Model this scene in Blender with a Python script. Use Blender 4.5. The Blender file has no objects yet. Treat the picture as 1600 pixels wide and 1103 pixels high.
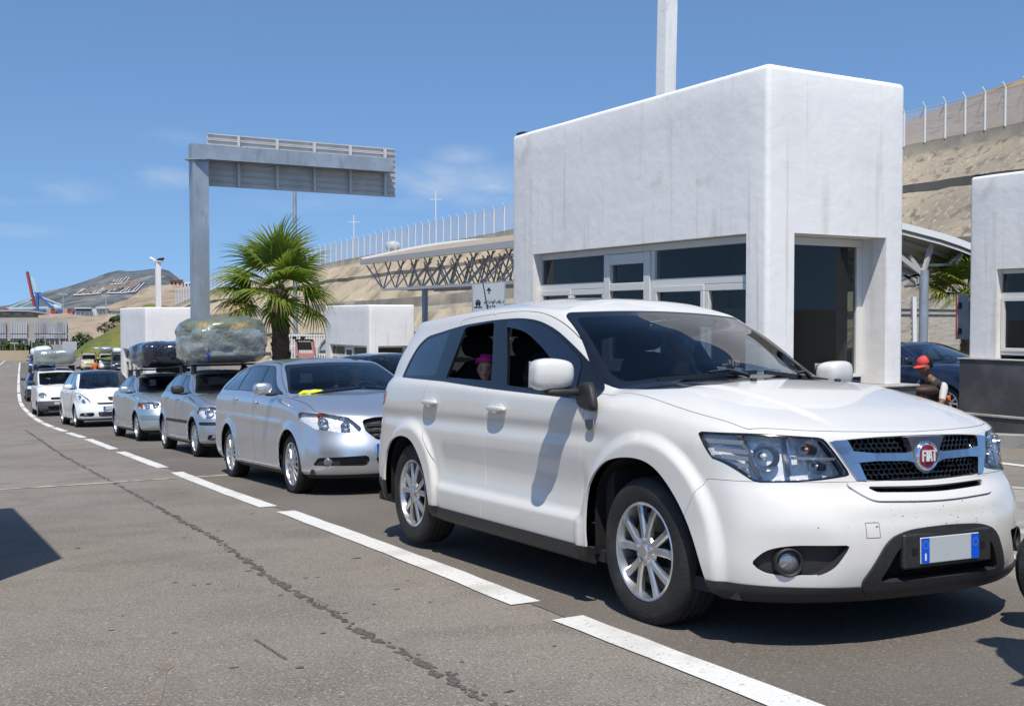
import bpy, bmesh, math, random
import numpy as np
from mathutils import Vector, Matrix, Euler
from mathutils import noise as mnoise

# ---------------------------------------------------------------- camera, world, sun, exposure
SC = bpy.context.scene
COL = SC.collection
CAM_H = 1.23
PITCH = math.atan((551.5 - 497) / 1700.0)
cam_d = bpy.data.cameras.new('camera')
cam_d.sensor_width = 36.0
cam_d.lens = 36.0 * 1700.0 / 1600.0
cam_d.clip_start = 0.05
cam_d.clip_end = 20000
cam = bpy.data.objects.new('camera', cam_d)
COL.objects.link(cam)
cam.location = (0, 0, CAM_H)
cam.rotation_euler = (math.radians(90) - PITCH, 0, 0)
SC.camera = cam

SUN_DIR = Vector((-0.03, -0.52, 1.0)).normalized()      # towards the sun
sun_el = math.asin(SUN_DIR.z)
sun_az = math.atan2(SUN_DIR.x, SUN_DIR.y)                 # clockwise from +Y
world = bpy.data.worlds.new("World")
SC.world = world
world.use_nodes = True
wn = world.node_tree.nodes
wl = world.node_tree.links
for n_ in list(wn):
    wn.remove(n_)
w_out = wn.new('ShaderNodeOutputWorld')
w_bg = wn.new('ShaderNodeBackground')
w_sky = wn.new('ShaderNodeTexSky')
w_sky.sky_type = 'NISHITA'
w_sky.sun_disc = False
w_sky.sun_elevation = sun_el
w_sky.sun_rotation = sun_az
w_sky.altitude = 0
w_sky.air_density = 1.0
w_sky.dust_density = 0.35
w_sky.ozone_density = 3.0
w_bg.inputs['Strength'].default_value = 0.130
# thin clouds low over the hills, placed by direction in the sky
w_tc = wn.new('ShaderNodeTexCoord')
w_map = wn.new('ShaderNodeMapping')
w_map.inputs['Scale'].default_value = (9, 9, 24.0)
w_map.inputs['Location'].default_value = (0.35, 0.2, 0.55)
w_noi = wn.new('ShaderNodeTexNoise')
w_noi.inputs['Scale'].default_value = 1.6
w_noi.inputs['Detail'].default_value = 7
w_noi.inputs['Roughness'].default_value = 0.55
w_rmp = wn.new('ShaderNodeValToRGB')
w_rmp.color_ramp.elements[0].position = 0.36
w_rmp.color_ramp.elements[1].position = 0.68
w_sep = wn.new('ShaderNodeSeparateXYZ')
w_band = wn.new('ShaderNodeMapRange')
w_band.inputs['From Min'].default_value = 0.16
w_band.inputs['From Max'].default_value = 0.06
w_mul = wn.new('ShaderNodeMath'); w_mul.operation = 'MULTIPLY'
# a few small fair-weather clouds: azimuth and elevation as tangents, half width, half height, strength
w_clouds = None
for az, el, hw, hh, st in ((-.425, .118, .055, .011, .55), (-.47, .112, .03, .008, .45), (-.325, .128, .030, .010, .75), (-.07, .125, .050, .017, .8), (-.02, .118, .04, .022, .75), (-.045, .148, .028, .010, .5), (-.115, .108, .05, .010, .4), (-.31, .165, .03, .008, .25), (-.46, .08, .04, .006, .35), (-.20, .105, .05, .009, .3), (.62, .22, .08, .02, .4), (-.9, .14, .12, .02, .6), (.9, .13, .12, .02, .6)):
    L = math.sqrt(1 + az * az + el * el)
    a_ = wn.new('ShaderNodeVectorMath'); a_.operation = 'SUBTRACT'; a_.inputs[1].default_value = (az / L, 1 / L, el / L)
    b_ = wn.new('ShaderNodeVectorMath'); b_.operation = 'MULTIPLY'; b_.inputs[1].default_value = (1 / hw, 6, 1 / hh)
    c_ = wn.new('ShaderNodeVectorMath'); c_.operation = 'LENGTH'
    d_ = wn.new('ShaderNodeMapRange'); d_.inputs['From Min'].default_value = 1.25; d_.inputs['From Max'].default_value = .1; d_.inputs['To Max'].default_value = st
    wl.new(w_tc.outputs['Generated'], a_.inputs[0]); wl.new(a_.outputs['Vector'], b_.inputs[0]); wl.new(b_.outputs['Vector'], c_.inputs[0]); wl.new(c_.outputs['Value'], d_.inputs['Value'])
    if w_clouds is None: w_clouds = d_.outputs['Result']
    else:
        e_ = wn.new('ShaderNodeMath'); e_.operation = 'MAXIMUM'; wl.new(w_clouds, e_.inputs[0]); wl.new(d_.outputs['Result'], e_.inputs[1]); w_clouds = e_.outputs['Value']
w_mul2 = wn.new('ShaderNodeMath'); w_mul2.operation = 'MULTIPLY'
w_mul2.inputs[1].default_value = 0.75
w_mix = wn.new('ShaderNodeMixRGB')
w_mix.inputs['Color2'].default_value = (5.2, 5.6, 6.2, 1)
w_tint = wn.new('ShaderNodeMixRGB'); w_tint.blend_type = 'MULTIPLY'
w_tint.inputs['Fac'].default_value = 1.0
w_tint.inputs['Color2'].default_value = (0.84, 0.99, 1.10, 1)
wl.new(w_tc.outputs['Generated'], w_map.inputs['Vector'])
wl.new(w_map.outputs['Vector'], w_noi.inputs['Vector'])
wl.new(w_noi.outputs['Fac'], w_rmp.inputs['Fac'])
wl.new(w_tc.outputs['Generated'], w_sep.inputs['Vector'])
wl.new(w_sep.outputs['Z'], w_band.inputs['Value'])
wl.new(w_rmp.outputs['Color'], w_mul.inputs[0])
wl.new(w_clouds, w_mul.inputs[1])
wl.new(w_mul.outputs['Value'], w_mul2.inputs[0])
wl.new(w_mul2.outputs['Value'], w_mix.inputs['Fac'])
# clear dry air: look the sky colour up a little above the true direction so the blue reaches low down
w_hi = wn.new('ShaderNodeVectorMath'); w_hi.operation = 'MULTIPLY_ADD'
w_hi.inputs[1].default_value = (1, 1, 0.84)
w_hi.inputs[2].default_value = (0, 0, 0.16)
w_nrm = wn.new('ShaderNodeVectorMath'); w_nrm.operation = 'NORMALIZE'
wl.new(w_tc.outputs['Generated'], w_hi.inputs[0]); wl.new(w_hi.outputs['Vector'], w_nrm.inputs[0])
wl.new(w_nrm.outputs['Vector'], w_sky.inputs['Vector'])
wl.new(w_sky.outputs['Color'], w_tint.inputs['Color1'])
wl.new(w_tint.outputs['Color'], w_mix.inputs['Color1'])
wl.new(w_mix.outputs['Color'], w_bg.inputs['Color'])
wl.new(w_bg.outputs['Background'], w_out.inputs['Surface'])

sun_d = bpy.data.lights.new('sun', 'SUN')
sun_d.energy = 4.7
sun_d.angle = math.radians(0.53)
sun_d.color = (1.0, 0.95, 0.865)
sun = bpy.data.objects.new('sun', sun_d)
COL.objects.link(sun)
sun.rotation_euler = SUN_DIR.to_track_quat('Z', 'Y').to_euler()
sun.location = (0, -20, 40)

SC.view_settings.view_transform = 'Standard'
SC.view_settings.look = 'None'
SC.view_settings.gamma = 1.0
SC.view_settings.exposure = 0.06
SC.view_settings.use_curve_mapping = False
SC.render.engine = 'CYCLES'
SC.cycles.max_bounces = 10
SC.cycles.transparent_max_bounces = 24
SC.cycles.caustics_reflective = False
SC.cycles.caustics_refractive = False
# ---------------------------------------------------------------- helpers
R_ = math.radians
rng = random.Random(7)

def lane_z(y):
    if not hasattr(lane_z, 'c'):
        ys = [-30, 0, 6.935, 13.8, 20, 25, 33, 44, 58, 72, 90, 115, 160, 260, 600, 6000]
        zs = [1.2, -1.13, -1.56, -2.06, -2.43, -2.73, -3.215, -3.85, -4.30, -4.60, -5.02, -5.6, -6.2, -7.0, -9, -30]
        x = np.array(ys, float); v = np.array(zs, float) + CAM_H
        d = np.diff(v) / np.diff(x)
        lane_z.c = (x, v, np.r_[d[0], (d[1:] + d[:-1]) / 2, d[-1]])
    x, v, m = lane_z.c
    y = min(max(y, x[0]), x[-1])
    i = min(max(int(np.searchsorted(x, y)) - 1, 0), len(x) - 2)
    h = x[i + 1] - x[i]; t = (y - x[i]) / h
    return float(v[i] * (2 * t**3 - 3 * t * t + 1) + h * m[i] * (t**3 - 2 * t * t + t) + v[i + 1] * (-2 * t**3 + 3 * t * t) + h * m[i + 1] * (t**3 - t * t))

def ground_z(x, y):
    """height of the paved ground: falls away from the camera, rises gently to the right"""
    c = min(max(x - (4.27 - .505 * y), -14), 20)
    fade = 1.0 if y < 45 else max(0.0, 1 - (y - 45) / 45)
    return lane_z(y) + (.03 * c + .025 * max(0, c - 9)) * fade

def ray(px, py):
    c, s = math.cos(PITCH), math.sin(PITCH)
    return Vector((0, c, -s)) + Vector((1, 0, 0)) * ((px - 800) / 1700.0) + Vector((0, s, c)) * ((551.5 - py) / 1700.0)

def on_ground(px, py):
    """the ground point under a viewing direction"""
    d = ray(px, py); lo, hi = 0.5, 900.0
    f = lambda t: CAM_H + d.z * t - ground_z(d.x * t, d.y * t)
    for _ in range(60):
        mid = (lo + hi) / 2
        if f(mid) > 0: lo = mid
        else: hi = mid
    t = (lo + hi) / 2
    return Vector((d.x * t, d.y * t, ground_z(d.x * t, d.y * t)))

def at(px, py, Y):
    d = ray(px, py); t = Y / d.y
    return Vector((d.x * t, Y, CAM_H + d.z * t))

def link(o, parent=None):
    COL.objects.link(o)
    if parent is not None:
        o.parent = parent
    return o

def tag(o, label=None, cat=None, group=None, kind=None):
    if label: o['label'] = label
    if cat: o['category'] = cat
    if group: o['group'] = group
    if kind: o['kind'] = kind
    return o

def empty(name, loc=(0, 0, 0), rotz=0.0, label=None, cat=None, group=None, parent=None):
    o = bpy.data.objects.new(name, None)
    o.empty_display_size = 0.2
    link(o, parent)
    o.location = loc
    o.rotation_euler = (0, 0, rotz)
    return tag(o, label, cat, group)

def copy_tree(o, parent=None):
    c = o.copy()
    link(c)
    c.parent = parent
    for ch in list(o.children):
        copy_tree(ch, c)
    return c

class MB:
    """collects simple shapes and links them as one mesh object"""
    def __init__(self):
        self.v = []; self.f = []; self.m = []; self.cur = 0
    def mat(self, i):
        self.cur = i; return self
    def add(self, vs, fs):
        b = len(self.v)
        self.v += [tuple(float(c) for c in v) for v in vs]
        for f in fs:
            self.f.append(tuple(i + b for i in f)); self.m.append(self.cur)
        return self
    def quad(self, a, b, c, d): return self.add([a, b, c, d], [(0, 1, 2, 3)])
    def box(self, lo, hi, M=None, bev=0.0):
        x0, y0, z0 = lo; x1, y1, z1 = hi
        if bev > 0:
            b = min(bev, (x1 - x0) / 2.01, (y1 - y0) / 2.01, (z1 - z0) / 2.01)
            vs = []
            for x, sx in ((x0, 1), (x1, -1)):
                for y, sy in ((y0, 1), (y1, -1)):
                    for z, sz in ((z0, 1), (z1, -1)):
                        vs += [(x, y + sy * b, z + sz * b), (x + sx * b, y, z + sz * b), (x + sx * b, y + sy * b, z)]
            bm = bmesh.new()
            for v in vs: bm.verts.new(v)
            r = bmesh.ops.convex_hull(bm, input=bm.verts)
            bmesh.ops.dissolve_limit(bm, angle_limit=0.02, verts=bm.verts, edges=bm.edges)
            bm.verts.index_update()
            V = [v.co.copy() for v in bm.verts]
            if M is not None: V = [M @ v for v in V]
            F = [tuple(v.index for v in f.verts) for f in bm.faces]
            bm.free()
            return self.add(V, F)
        V = [Vector(c) for c in ((x0, y0, z0), (x1, y0, z0), (x1, y1, z0), (x0, y1, z0), (x0, y0, z1), (x1, y0, z1), (x1, y1, z1), (x0, y1, z1))]
        if M is not None: V = [M @ v for v in V]
        return self.add(V, [(0, 3, 2, 1), (4, 5, 6, 7), (0, 1, 5, 4), (1, 2, 6, 5), (2, 3, 7, 6), (3, 0, 4, 7)])
    def bar(self, a, b, w, h=None, up=(0, 0, 1)):
        """square bar from a to b"""
        a = Vector(a); b = Vector(b); h = h or w
        d = (b - a).normalized(); u = Vector(up)
        s = d.cross(u)
        if s.length < 1e-4: s = d.cross(Vector((1, 0, 0)))
        s.normalize(); u = s.cross(d).normalized()
        s *= w / 2; u *= h / 2
        V = [a - s - u, a + s - u, a + s + u, a - s + u, b - s - u, b + s - u, b + s + u, b - s + u]
        return self.add(V, [(3, 2, 1, 0), (4, 5, 6, 7), (0, 1, 5, 4), (1, 2, 6, 5), (2, 3, 7, 6), (3, 0, 4, 7)])
    def tube(self, pts, r, n=8, caps=True):
        """round tube along points; r a number or a list"""
        pts = [Vector(p) for p in pts]
        rs = r if isinstance(r, (list, tuple)) else [r] * len(pts)
        V = []; F = []
        u = None
        for i, p in enumerate(pts):
            d = (pts[min(i + 1, len(pts) - 1)] - pts[max(i - 1, 0)]).normalized()
            if u is None:
                u = d.orthogonal().normalized()
            else:
                u = (u - d * u.dot(d))
                u = u.normalized() if u.length > 1e-5 else d.orthogonal().normalized()
            w = d.cross(u)
            for k in range(n):
                a = 2 * math.pi * k / n
                V.append(p + (u * math.cos(a) + w * math.sin(a)) * rs[i])
        for i in range(len(pts) - 1):
            for k in range(n):
                F.append((i * n + k, i * n + (k + 1) % n, (i + 1) * n + (k + 1) % n, (i + 1) * n + k))
        if caps:
            F.append(tuple(range(n - 1, -1, -1)))
            F.append(tuple((len(pts) - 1) * n + k for k in range(n)))
        return self.add(V, F)
    def lathe(self, prof, n=32, axis='y', M=None, close=False):
        """profile (r, t) turned about an axis"""
        V = []; F = []
        m = len(prof)
        for k in range(n):
            a = 2 * math.pi * k / n
            for r, t in prof:
                c, s = r * math.cos(a), r * math.sin(a)
                v = Vector((c, t, s)) if axis == 'y' else Vector((c, s, t)) if axis == 'z' else Vector((t, c, s))
                V.append(M @ v if M is not None else v)
        for k in range(n):
            k2 = (k + 1) % n
            for i in range(m - 1):
                F.append((k * m + i, k * m + i + 1, k2 * m + i + 1, k2 * m + i))
        return self.add(V, F)
    def prism(self, poly, frm, to, cap=True):
        """poly list of 2-D points; frm, to map a 2-D point to 3-D"""
        n = len(poly)
        V = [frm(*p) for p in poly] + [to(*p) for p in poly]
        F = [(i, (i + 1) % n, n + (i + 1) % n, n + i) for i in range(n)]
        if cap:
            F += [tuple(range(n - 1, -1, -1)), tuple(range(n, 2 * n))]
        return self.add(V, F)
    def build(self, name, mats, parent=None, smooth=0, loc=None):
        me = bpy.data.meshes.new(name)
        me.from_pydata(self.v, [], self.f)
        if not isinstance(mats, (list, tuple)): mats = [mats]
        for m in mats: me.materials.append(m)
        if len(mats) > 1: me.polygons.foreach_set('material_index', self.m)
        bm = bmesh.new(); bm.from_mesh(me)
        bmesh.ops.recalc_face_normals(bm, faces=bm.faces)
        bm.to_mesh(me); bm.free()
        if smooth:
            me.polygons.foreach_set('use_smooth', [True] * len(me.polygons))
            try: me.set_sharp_from_angle(angle=R_(smooth))
            except Exception: pass
        me.update()
        o = bpy.data.objects.new(name, me)
        link(o, parent)
        if loc is not None: o.location = loc
        return o

def rounded(poly, r, n=4):
    """round the corners of a closed 2-D polygon"""
    P = [np.array(p[:2], float) for p in poly]
    rr = [p[2] if len(p) > 2 else r for p in poly]
    out = []
    m = len(P)
    for i in range(m):
        a, b, c = P[i - 1], P[i], P[(i + 1) % m]
        l1 = np.linalg.norm(a - b); l2 = np.linalg.norm(c - b)
        d = min(rr[i], l1 * .45, l2 * .45)
        if d < 1e-6:
            out.append(b); continue
        p0 = b + (a - b) / l1 * d; p1 = b + (c - b) / l2 * d
        for k in range(n + 1):
            t = k / n
            out.append(p0 * (1 - t)**2 + 2 * b * t * (1 - t) + p1 * t * t)
    return np.array(out)

def smooth_closed(poly, per=6):
    """closed Catmull-Rom through the points"""
    P = np.array(poly, float); n = len(P); out = []
    for i in range(n):
        p0, p1, p2, p3 = P[i - 1], P[i], P[(i + 1) % n], P[(i + 2) % n]
        for k in range(per):
            t = k / per
            out.append(.5 * (2 * p1 + (p2 - p0) * t + (2 * p0 - 5 * p1 + 4 * p2 - p3) * t * t + (3 * p1 - p0 - 3 * p2 + p3) * t**3))
    return np.array(out)

def poly_sdf(P, poly):
    """signed distance of points P (n,2) to a closed polygon, negative inside"""
    P = np.asarray(P, float); A = np.asarray(poly, float); B = np.roll(A, -1, 0)
    d2 = np.full(len(P), 1e18); inside = np.zeros(len(P), bool)
    for a, b in zip(A, B):
        e = b - a; w = P - a
        L = e @ e
        if L < 1e-16: continue
        t = np.clip(w @ e / L, 0, 1)
        q = w - t[:, None] * e
        d2 = np.minimum(d2, (q * q).sum(1))
        c = (a[1] > P[:, 1]) != (b[1] > P[:, 1])
        with np.errstate(divide='ignore', invalid='ignore'):
            xi = a[0] + (P[:, 1] - a[1]) / (b[1] - a[1]) * (b[0] - a[0])
        inside ^= c & (P[:, 0] < xi)
    d = np.sqrt(d2)
    return np.where(inside, -d, d)
# ---------------------------------------------------------------- materials
def mat(name, base=(.5, .5, .5), rough=.5, metal=0.0, coat=0.0, coat_rough=.03, spec=.5, noise=None, bump=None, emit=None, coords='Object', trans=0.0, ior=1.45, sheen=0):
    """noise = list of (scale, detail, colour2, lo, hi [,stretch]); bump = (scale, strength, detail)"""
    m = bpy.data.materials.new(name)
    m.use_nodes = True
    nt = m.node_tree; nd = nt.nodes; lk = nt.links
    b = nd['Principled BSDF']
    b.inputs['Base Color'].default_value = (*base, 1)
    b.inputs['Roughness'].default_value = rough
    b.inputs['Metallic'].default_value = metal
    b.inputs['Coat Weight'].default_value = coat
    b.inputs['Coat Roughness'].default_value = coat_rough
    b.inputs['Specular IOR Level'].default_value = spec
    b.inputs['Transmission Weight'].default_value = trans
    b.inputs['IOR'].default_value = ior
    if sheen: b.inputs['Sheen Weight'].default_value = sheen
    tc = None
    if noise or bump:
        tc = nd.new('ShaderNodeTexCoord')
    if noise:
        prev = None
        for item in noise:
            sc, det, c2, lo, hi = item[:5]
            n = nd.new('ShaderNodeTexNoise'); n.inputs['Scale'].default_value = sc; n.inputs['Detail'].default_value = det
            if len(item) > 5:
                mp = nd.new('ShaderNodeMapping'); mp.inputs['Scale'].default_value = item[5]
                if len(item) > 6: mp.inputs['Rotation'].default_value = item[6]
                lk.new(tc.outputs[coords], mp.inputs['Vector']); lk.new(mp.outputs['Vector'], n.inputs['Vector'])
            else:
                lk.new(tc.outputs[coords], n.inputs['Vector'])
            r = nd.new('ShaderNodeMapRange')
            r.inputs['From Min'].default_value = lo; r.inputs['From Max'].default_value = hi
            lk.new(n.outputs['Fac'], r.inputs['Value'])
            mx = nd.new('ShaderNodeMixRGB')
            if prev is None: mx.inputs['Color1'].default_value = (*base, 1)
            else: lk.new(prev, mx.inputs['Color1'])
            mx.inputs['Color2'].default_value = (*c2, 1)
            lk.new(r.outputs['Result'], mx.inputs['Fac'])
            prev = mx.outputs['Color']
        lk.new(prev, b.inputs['Base Color'])
    if bump:
        n = nd.new('ShaderNodeTexNoise'); n.inputs['Scale'].default_value = bump[0]
        n.inputs['Detail'].default_value = bump[2] if len(bump) > 2 else 4
        lk.new(tc.outputs[coords], n.inputs['Vector'])
        bp = nd.new('ShaderNodeBump'); bp.inputs['Strength'].default_value = bump[1]
        bp.inputs['Distance'].default_value = bump[3] if len(bump) > 3 else .02
        lk.new(n.outputs['Fac'], bp.inputs['Height']); lk.new(bp.outputs['Normal'], b.inputs['Normal'])
    if emit:
        b.inputs['Emission Color'].default_value = (*emit[0], 1); b.inputs['Emission Strength'].default_value = emit[1]
    return m

def glass(name, tint=(.5, .6, .6), refl=1.0, rough=0.0, ior=1.5):
    """thin pane: clear tinted body with a Fresnel reflection"""
    m = bpy.data.materials.new(name); m.use_nodes = True
    nt = m.node_tree; nd = nt.nodes; lk = nt.links
    for n in list(nd): nd.remove(n)
    out = nd.new('ShaderNodeOutputMaterial'); mix = nd.new('ShaderNodeMixShader')
    tr = nd.new('ShaderNodeBsdfTransparent'); tr.inputs['Color'].default_value = (*tint, 1)
    gl = nd.new('ShaderNodeBsdfGlossy'); gl.inputs['Roughness'].default_value = rough
    fr = nd.new('ShaderNodeLayerWeight'); fr.inputs['Blend'].default_value = .5
    pw = nd.new('ShaderNodeMath'); pw.operation = 'POWER'; pw.inputs[1].default_value = 4.6
    md = nd.new('ShaderNodeMath'); md.operation = 'MULTIPLY_ADD'; md.inputs[1].default_value = .93; md.inputs[2].default_value = .045
    ml = nd.new('ShaderNodeMath'); ml.operation = 'MULTIPLY'; ml.inputs[1].default_value = refl
    ml.use_clamp = True
    lk.new(fr.outputs['Facing'], pw.inputs[0]); lk.new(pw.outputs['Value'], md.inputs[0]); lk.new(md.outputs['Value'], ml.inputs[0]); lk.new(ml.outputs['Value'], mix.inputs['Fac'])
    lk.new(tr.outputs['BSDF'], mix.inputs[1]); lk.new(gl.outputs['BSDF'], mix.inputs[2])
    lk.new(mix.outputs['Shader'], out.inputs['Surface'])
    return m

def car_paint(name, col, metal=0.0, rough=.42, dirt=.25, flake=False):
    m = mat(name, col, rough, metal, coat=1.0, coat_rough=.05,
            noise=[(2.3, 6, tuple(c * (1 - dirt) + .03 * dirt for c in col), .45, 1.1)])
    return m

def leafy(m, share, col):
    """let light through a leaf"""
    nt = m.node_tree; out = [n for n in nt.nodes if n.type == 'OUTPUT_MATERIAL'][0]; b = nt.nodes['Principled BSDF']
    t = nt.nodes.new('ShaderNodeBsdfTranslucent'); t.inputs['Color'].default_value = (*col, 1)
    x = nt.nodes.new('ShaderNodeMixShader'); x.inputs[0].default_value = share
    nt.links.new(b.outputs['BSDF'], x.inputs[1]); nt.links.new(t.outputs['BSDF'], x.inputs[2]); nt.links.new(x.outputs['Shader'], out.inputs['Surface'])

M = {}
M['white_paint'] = car_paint('white_car_paint', (.66, .642, .60), 0, .4, .10)
M['silver_paint'] = car_paint('silver_car_paint', (.62, .65, .69), .82, .31, .10)
M['golf_paint'] = car_paint('grey_silver_car_paint', (.47, .50, .54), .82, .32, .12)
M['megane_paint'] = car_paint('green_silver_car_paint', (.50, .585, .59), .8, .33, .10)
M['white_paint_b'] = car_paint('bright_white_car_paint', (.78, .78, .77), 0, .4, .08)
M['navy_paint'] = car_paint('navy_car_paint', (.012, .018, .05), .3, .3, .2)
M['blue_paint'] = car_paint('blue_car_paint', (.02, .05, .19), .3, .3, .2)
M['dark_paint'] = car_paint('dark_car_paint', (.02, .024, .032), .3, .3, .2)
M['grey_paint'] = car_paint('grey_car_paint', (.25, .26, .28), .5, .35, .2)
M['red_paint'] = car_paint('red_car_paint', (.35, .03, .03), .1, .35, .2)
M['inner'] = mat('dark_cabin_lining', (.022, .022, .025), .85)
M['headliner'] = mat('cabin_headliner', (.20, .19, .175), .9)
M['black_trim'] = mat('black_gloss_trim', (.008, .009, .012), .16, coat=.3)
M['black_plastic'] = mat('black_bumper_plastic', (.022, .022, .023), .55, noise=[(60, 3, (.035, .034, .032), .5, .8)], bump=(180, .12))
M['rubber'] = mat('tyre_rubber', (.018, .018, .018), .75, noise=[(9, 5, (.042, .040, .037), .5, .8)], bump=(90, .3))
M['well'] = mat('wheel_well_black', (.006, .006, .006), .9)
M['chrome'] = mat('chrome', (.80, .81, .83), .08, 1.0)
M['satin_chrome'] = mat('satin_chrome', (.60, .62, .66), .22, 1.0)
M['alloy'] = mat('alloy_rim', (.60, .61, .62), .30, .85, coat=.5, noise=[(14, 4, (.42, .42, .41), .5, .85)])
M['steel_dark'] = mat('brake_steel', (.12, .115, .11), .45, .8)
M['windshield'] = glass('windshield_glass', (.66, .76, .80), 1.15)
M['window'] = glass('tinted_side_glass', (.30, .36, .42), 1.8)
M['dark_window'] = glass('dark_privacy_glass', (.05, .065, .09), 2.2)
M['lens'] = glass('headlight_lens', (.96, .97, .98), .8)
M['amber'] = mat('amber_lens', (.75, .24, .03), .15, coat=1)
M['red_lens'] = mat('red_tail_lens', (.35, .01, .015), .12, coat=1)
M['seat'] = mat('dark_seat_fabric', (.018, .018, .02), .85)
M['beige'] = mat('beige_pillar_trim', (.45, .42, .36), .7)
M['plate_white'] = mat('plate_grey_white', (.46, .49, .50), .35)
M['plate_blue'] = mat('plate_blue', (.0, .09, .62), .35)
M['badge_red'] = mat('badge_red', (.22, .008, .03), .2, coat=1)
M['white_text'] = mat('white_lettering', (.75, .75, .75), .4)
M['lamp_bulb'] = mat('frosted_bulb', (.6, .62, .64), .2, .3)
M['grey_bumper'] = mat('grey_bumper_plastic', (.07, .072, .075), .55)
M['beige_paint'] = car_paint('beige_car_paint', (.52, .44, .26), 0, .4, .2)
M['skin'] = mat('skin', (.48, .27, .19), .55)
M['skin_dark'] = mat('tanned_skin', (.22, .115, .07), .55)
M['hair'] = mat('dark_hair', (.012, .009, .008), .6)
# ---------------------------------------------------------------- car bodies: a smooth shell cut into panels
def makima(x, Y, xq, cyclic=False):
    x = np.asarray(x, float); Y = np.asarray(Y, float)
    if cyclic:       # Y[0] is repeated at the end by the caller
        n = len(x); per = x[-1] - x[0]
        x = np.r_[x[-4:-1] - per, x, x[1:4] + per]
        Y = np.concatenate([Y[-4:-1], Y, Y[1:4]])
    h = np.diff(x)[:, None]
    d = np.diff(Y, axis=0) / h
    d = np.concatenate([[3 * d[0] - 2 * d[1]], [2 * d[0] - d[1]], d, [2 * d[-1] - d[-2]], [3 * d[-1] - 2 * d[-2]]]) if len(d) > 1 else np.concatenate([d] * 5)
    w1 = np.abs(d[3:] - d[2:-1]) + np.abs(d[3:] + d[2:-1]) / 2
    w2 = np.abs(d[1:-2] - d[:-3]) + np.abs(d[1:-2] + d[:-3]) / 2
    s = w1 + w2
    m = np.where(s < 1e-9, (d[1:-2] + d[2:-1]) / 2, (w1 * d[1:-2] + w2 * d[2:-1]) / np.maximum(s, 1e-9))
    i = np.clip(np.searchsorted(x, xq, side='right') - 1, 0, len(x) - 2)
    hh = (x[i + 1] - x[i])[:, None]; t = ((xq - x[i])[:, None]) / hh
    return (Y[i] * (2 * t**3 - 3 * t * t + 1) + hh * m[i] * (t**3 - 2 * t * t + t)
            + Y[i + 1] * (-2 * t**3 + 3 * t * t) + hh * m[i + 1] * (t**3 - t * t))

def knots(k, x):
    k = np.asarray(k, float)
    if len(k) == 1: return np.full(np.shape(x), k[0, 1])
    x = np.asarray(x, float)
    xc = np.clip(x, k[0, 0], k[-1, 0]).ravel()
    if len(k) == 2: return np.interp(x, k[:, 0], k[:, 1])
    return makima(k[:, 0], k[:, 1:2], xc)[:, 0].reshape(x.shape)

NR, NS1, NS2, NF = 6, 7, 4, 6
def low_row(xr, xf, Lr, Lf, W, Z, xA, nr=2.6, nf=2.4, zf=None):
    """one plan outline of the lower body, rear centre to front centre"""
    ph = np.linspace(0, math.pi / 2, NR + 1)
    x = list(xr + Lr - Lr * np.cos(ph)**(2 / nr)); y = list(knots(W, xr + Lr) * np.sin(ph)**(2 / nr))
    xs = np.linspace(xr + Lr, xA, NS1 + 1)[1:]
    x += list(xs); y += list(knots(W, xs))
    xs = np.linspace(xA, xf - Lf, NS2 + 1)[1:]
    x += list(xs); y += list(knots(W, xs))
    ph = np.linspace(math.pi / 2, 0, NF + 1)[1:]
    x += list(xf - Lf + Lf * np.cos(ph)**(2 / nf)); y += list(knots(W, xf - Lf) * np.sin(ph)**(2 / nf))
    x = np.array(x); y = np.array(y)
    return np.stack([x, y, knots(Z, x)], 1)

def top_row(xr, xA, Lr, WA, W, bow, Z, nr=3.0, nw=2.2):
    """one plan outline of the greenhouse: the windscreen bows forward from the pillar at xA"""
    ph = np.linspace(0, math.pi / 2, NR + 1)
    x = list(xr + Lr - Lr * np.cos(ph)**(2 / nr)); y = list(knots(W, xr + Lr) * np.sin(ph)**(2 / nr))
    xs = np.linspace(xr + Lr, xA, NS1 + 1)[1:]
    x += list(xs); y += list(knots(W, xs))
    q = np.r_[np.linspace(0, .30, NS2 + 1)[1:], np.linspace(.30, 1, NF + 1)[1:]]
    WA = float(knots(W, xA))
    yy = WA * (1 - q)
    x += list(xA + bow * (1 - (yy / WA)**nw)); y += list(yy)
    x = np.array(x); y = np.array(y)
    return np.stack([x, y, knots(Z, x)], 1)

class Piece:
    def __init__(self, V, N, F):
        self.V, self.N, self.F = V, N, F

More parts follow.
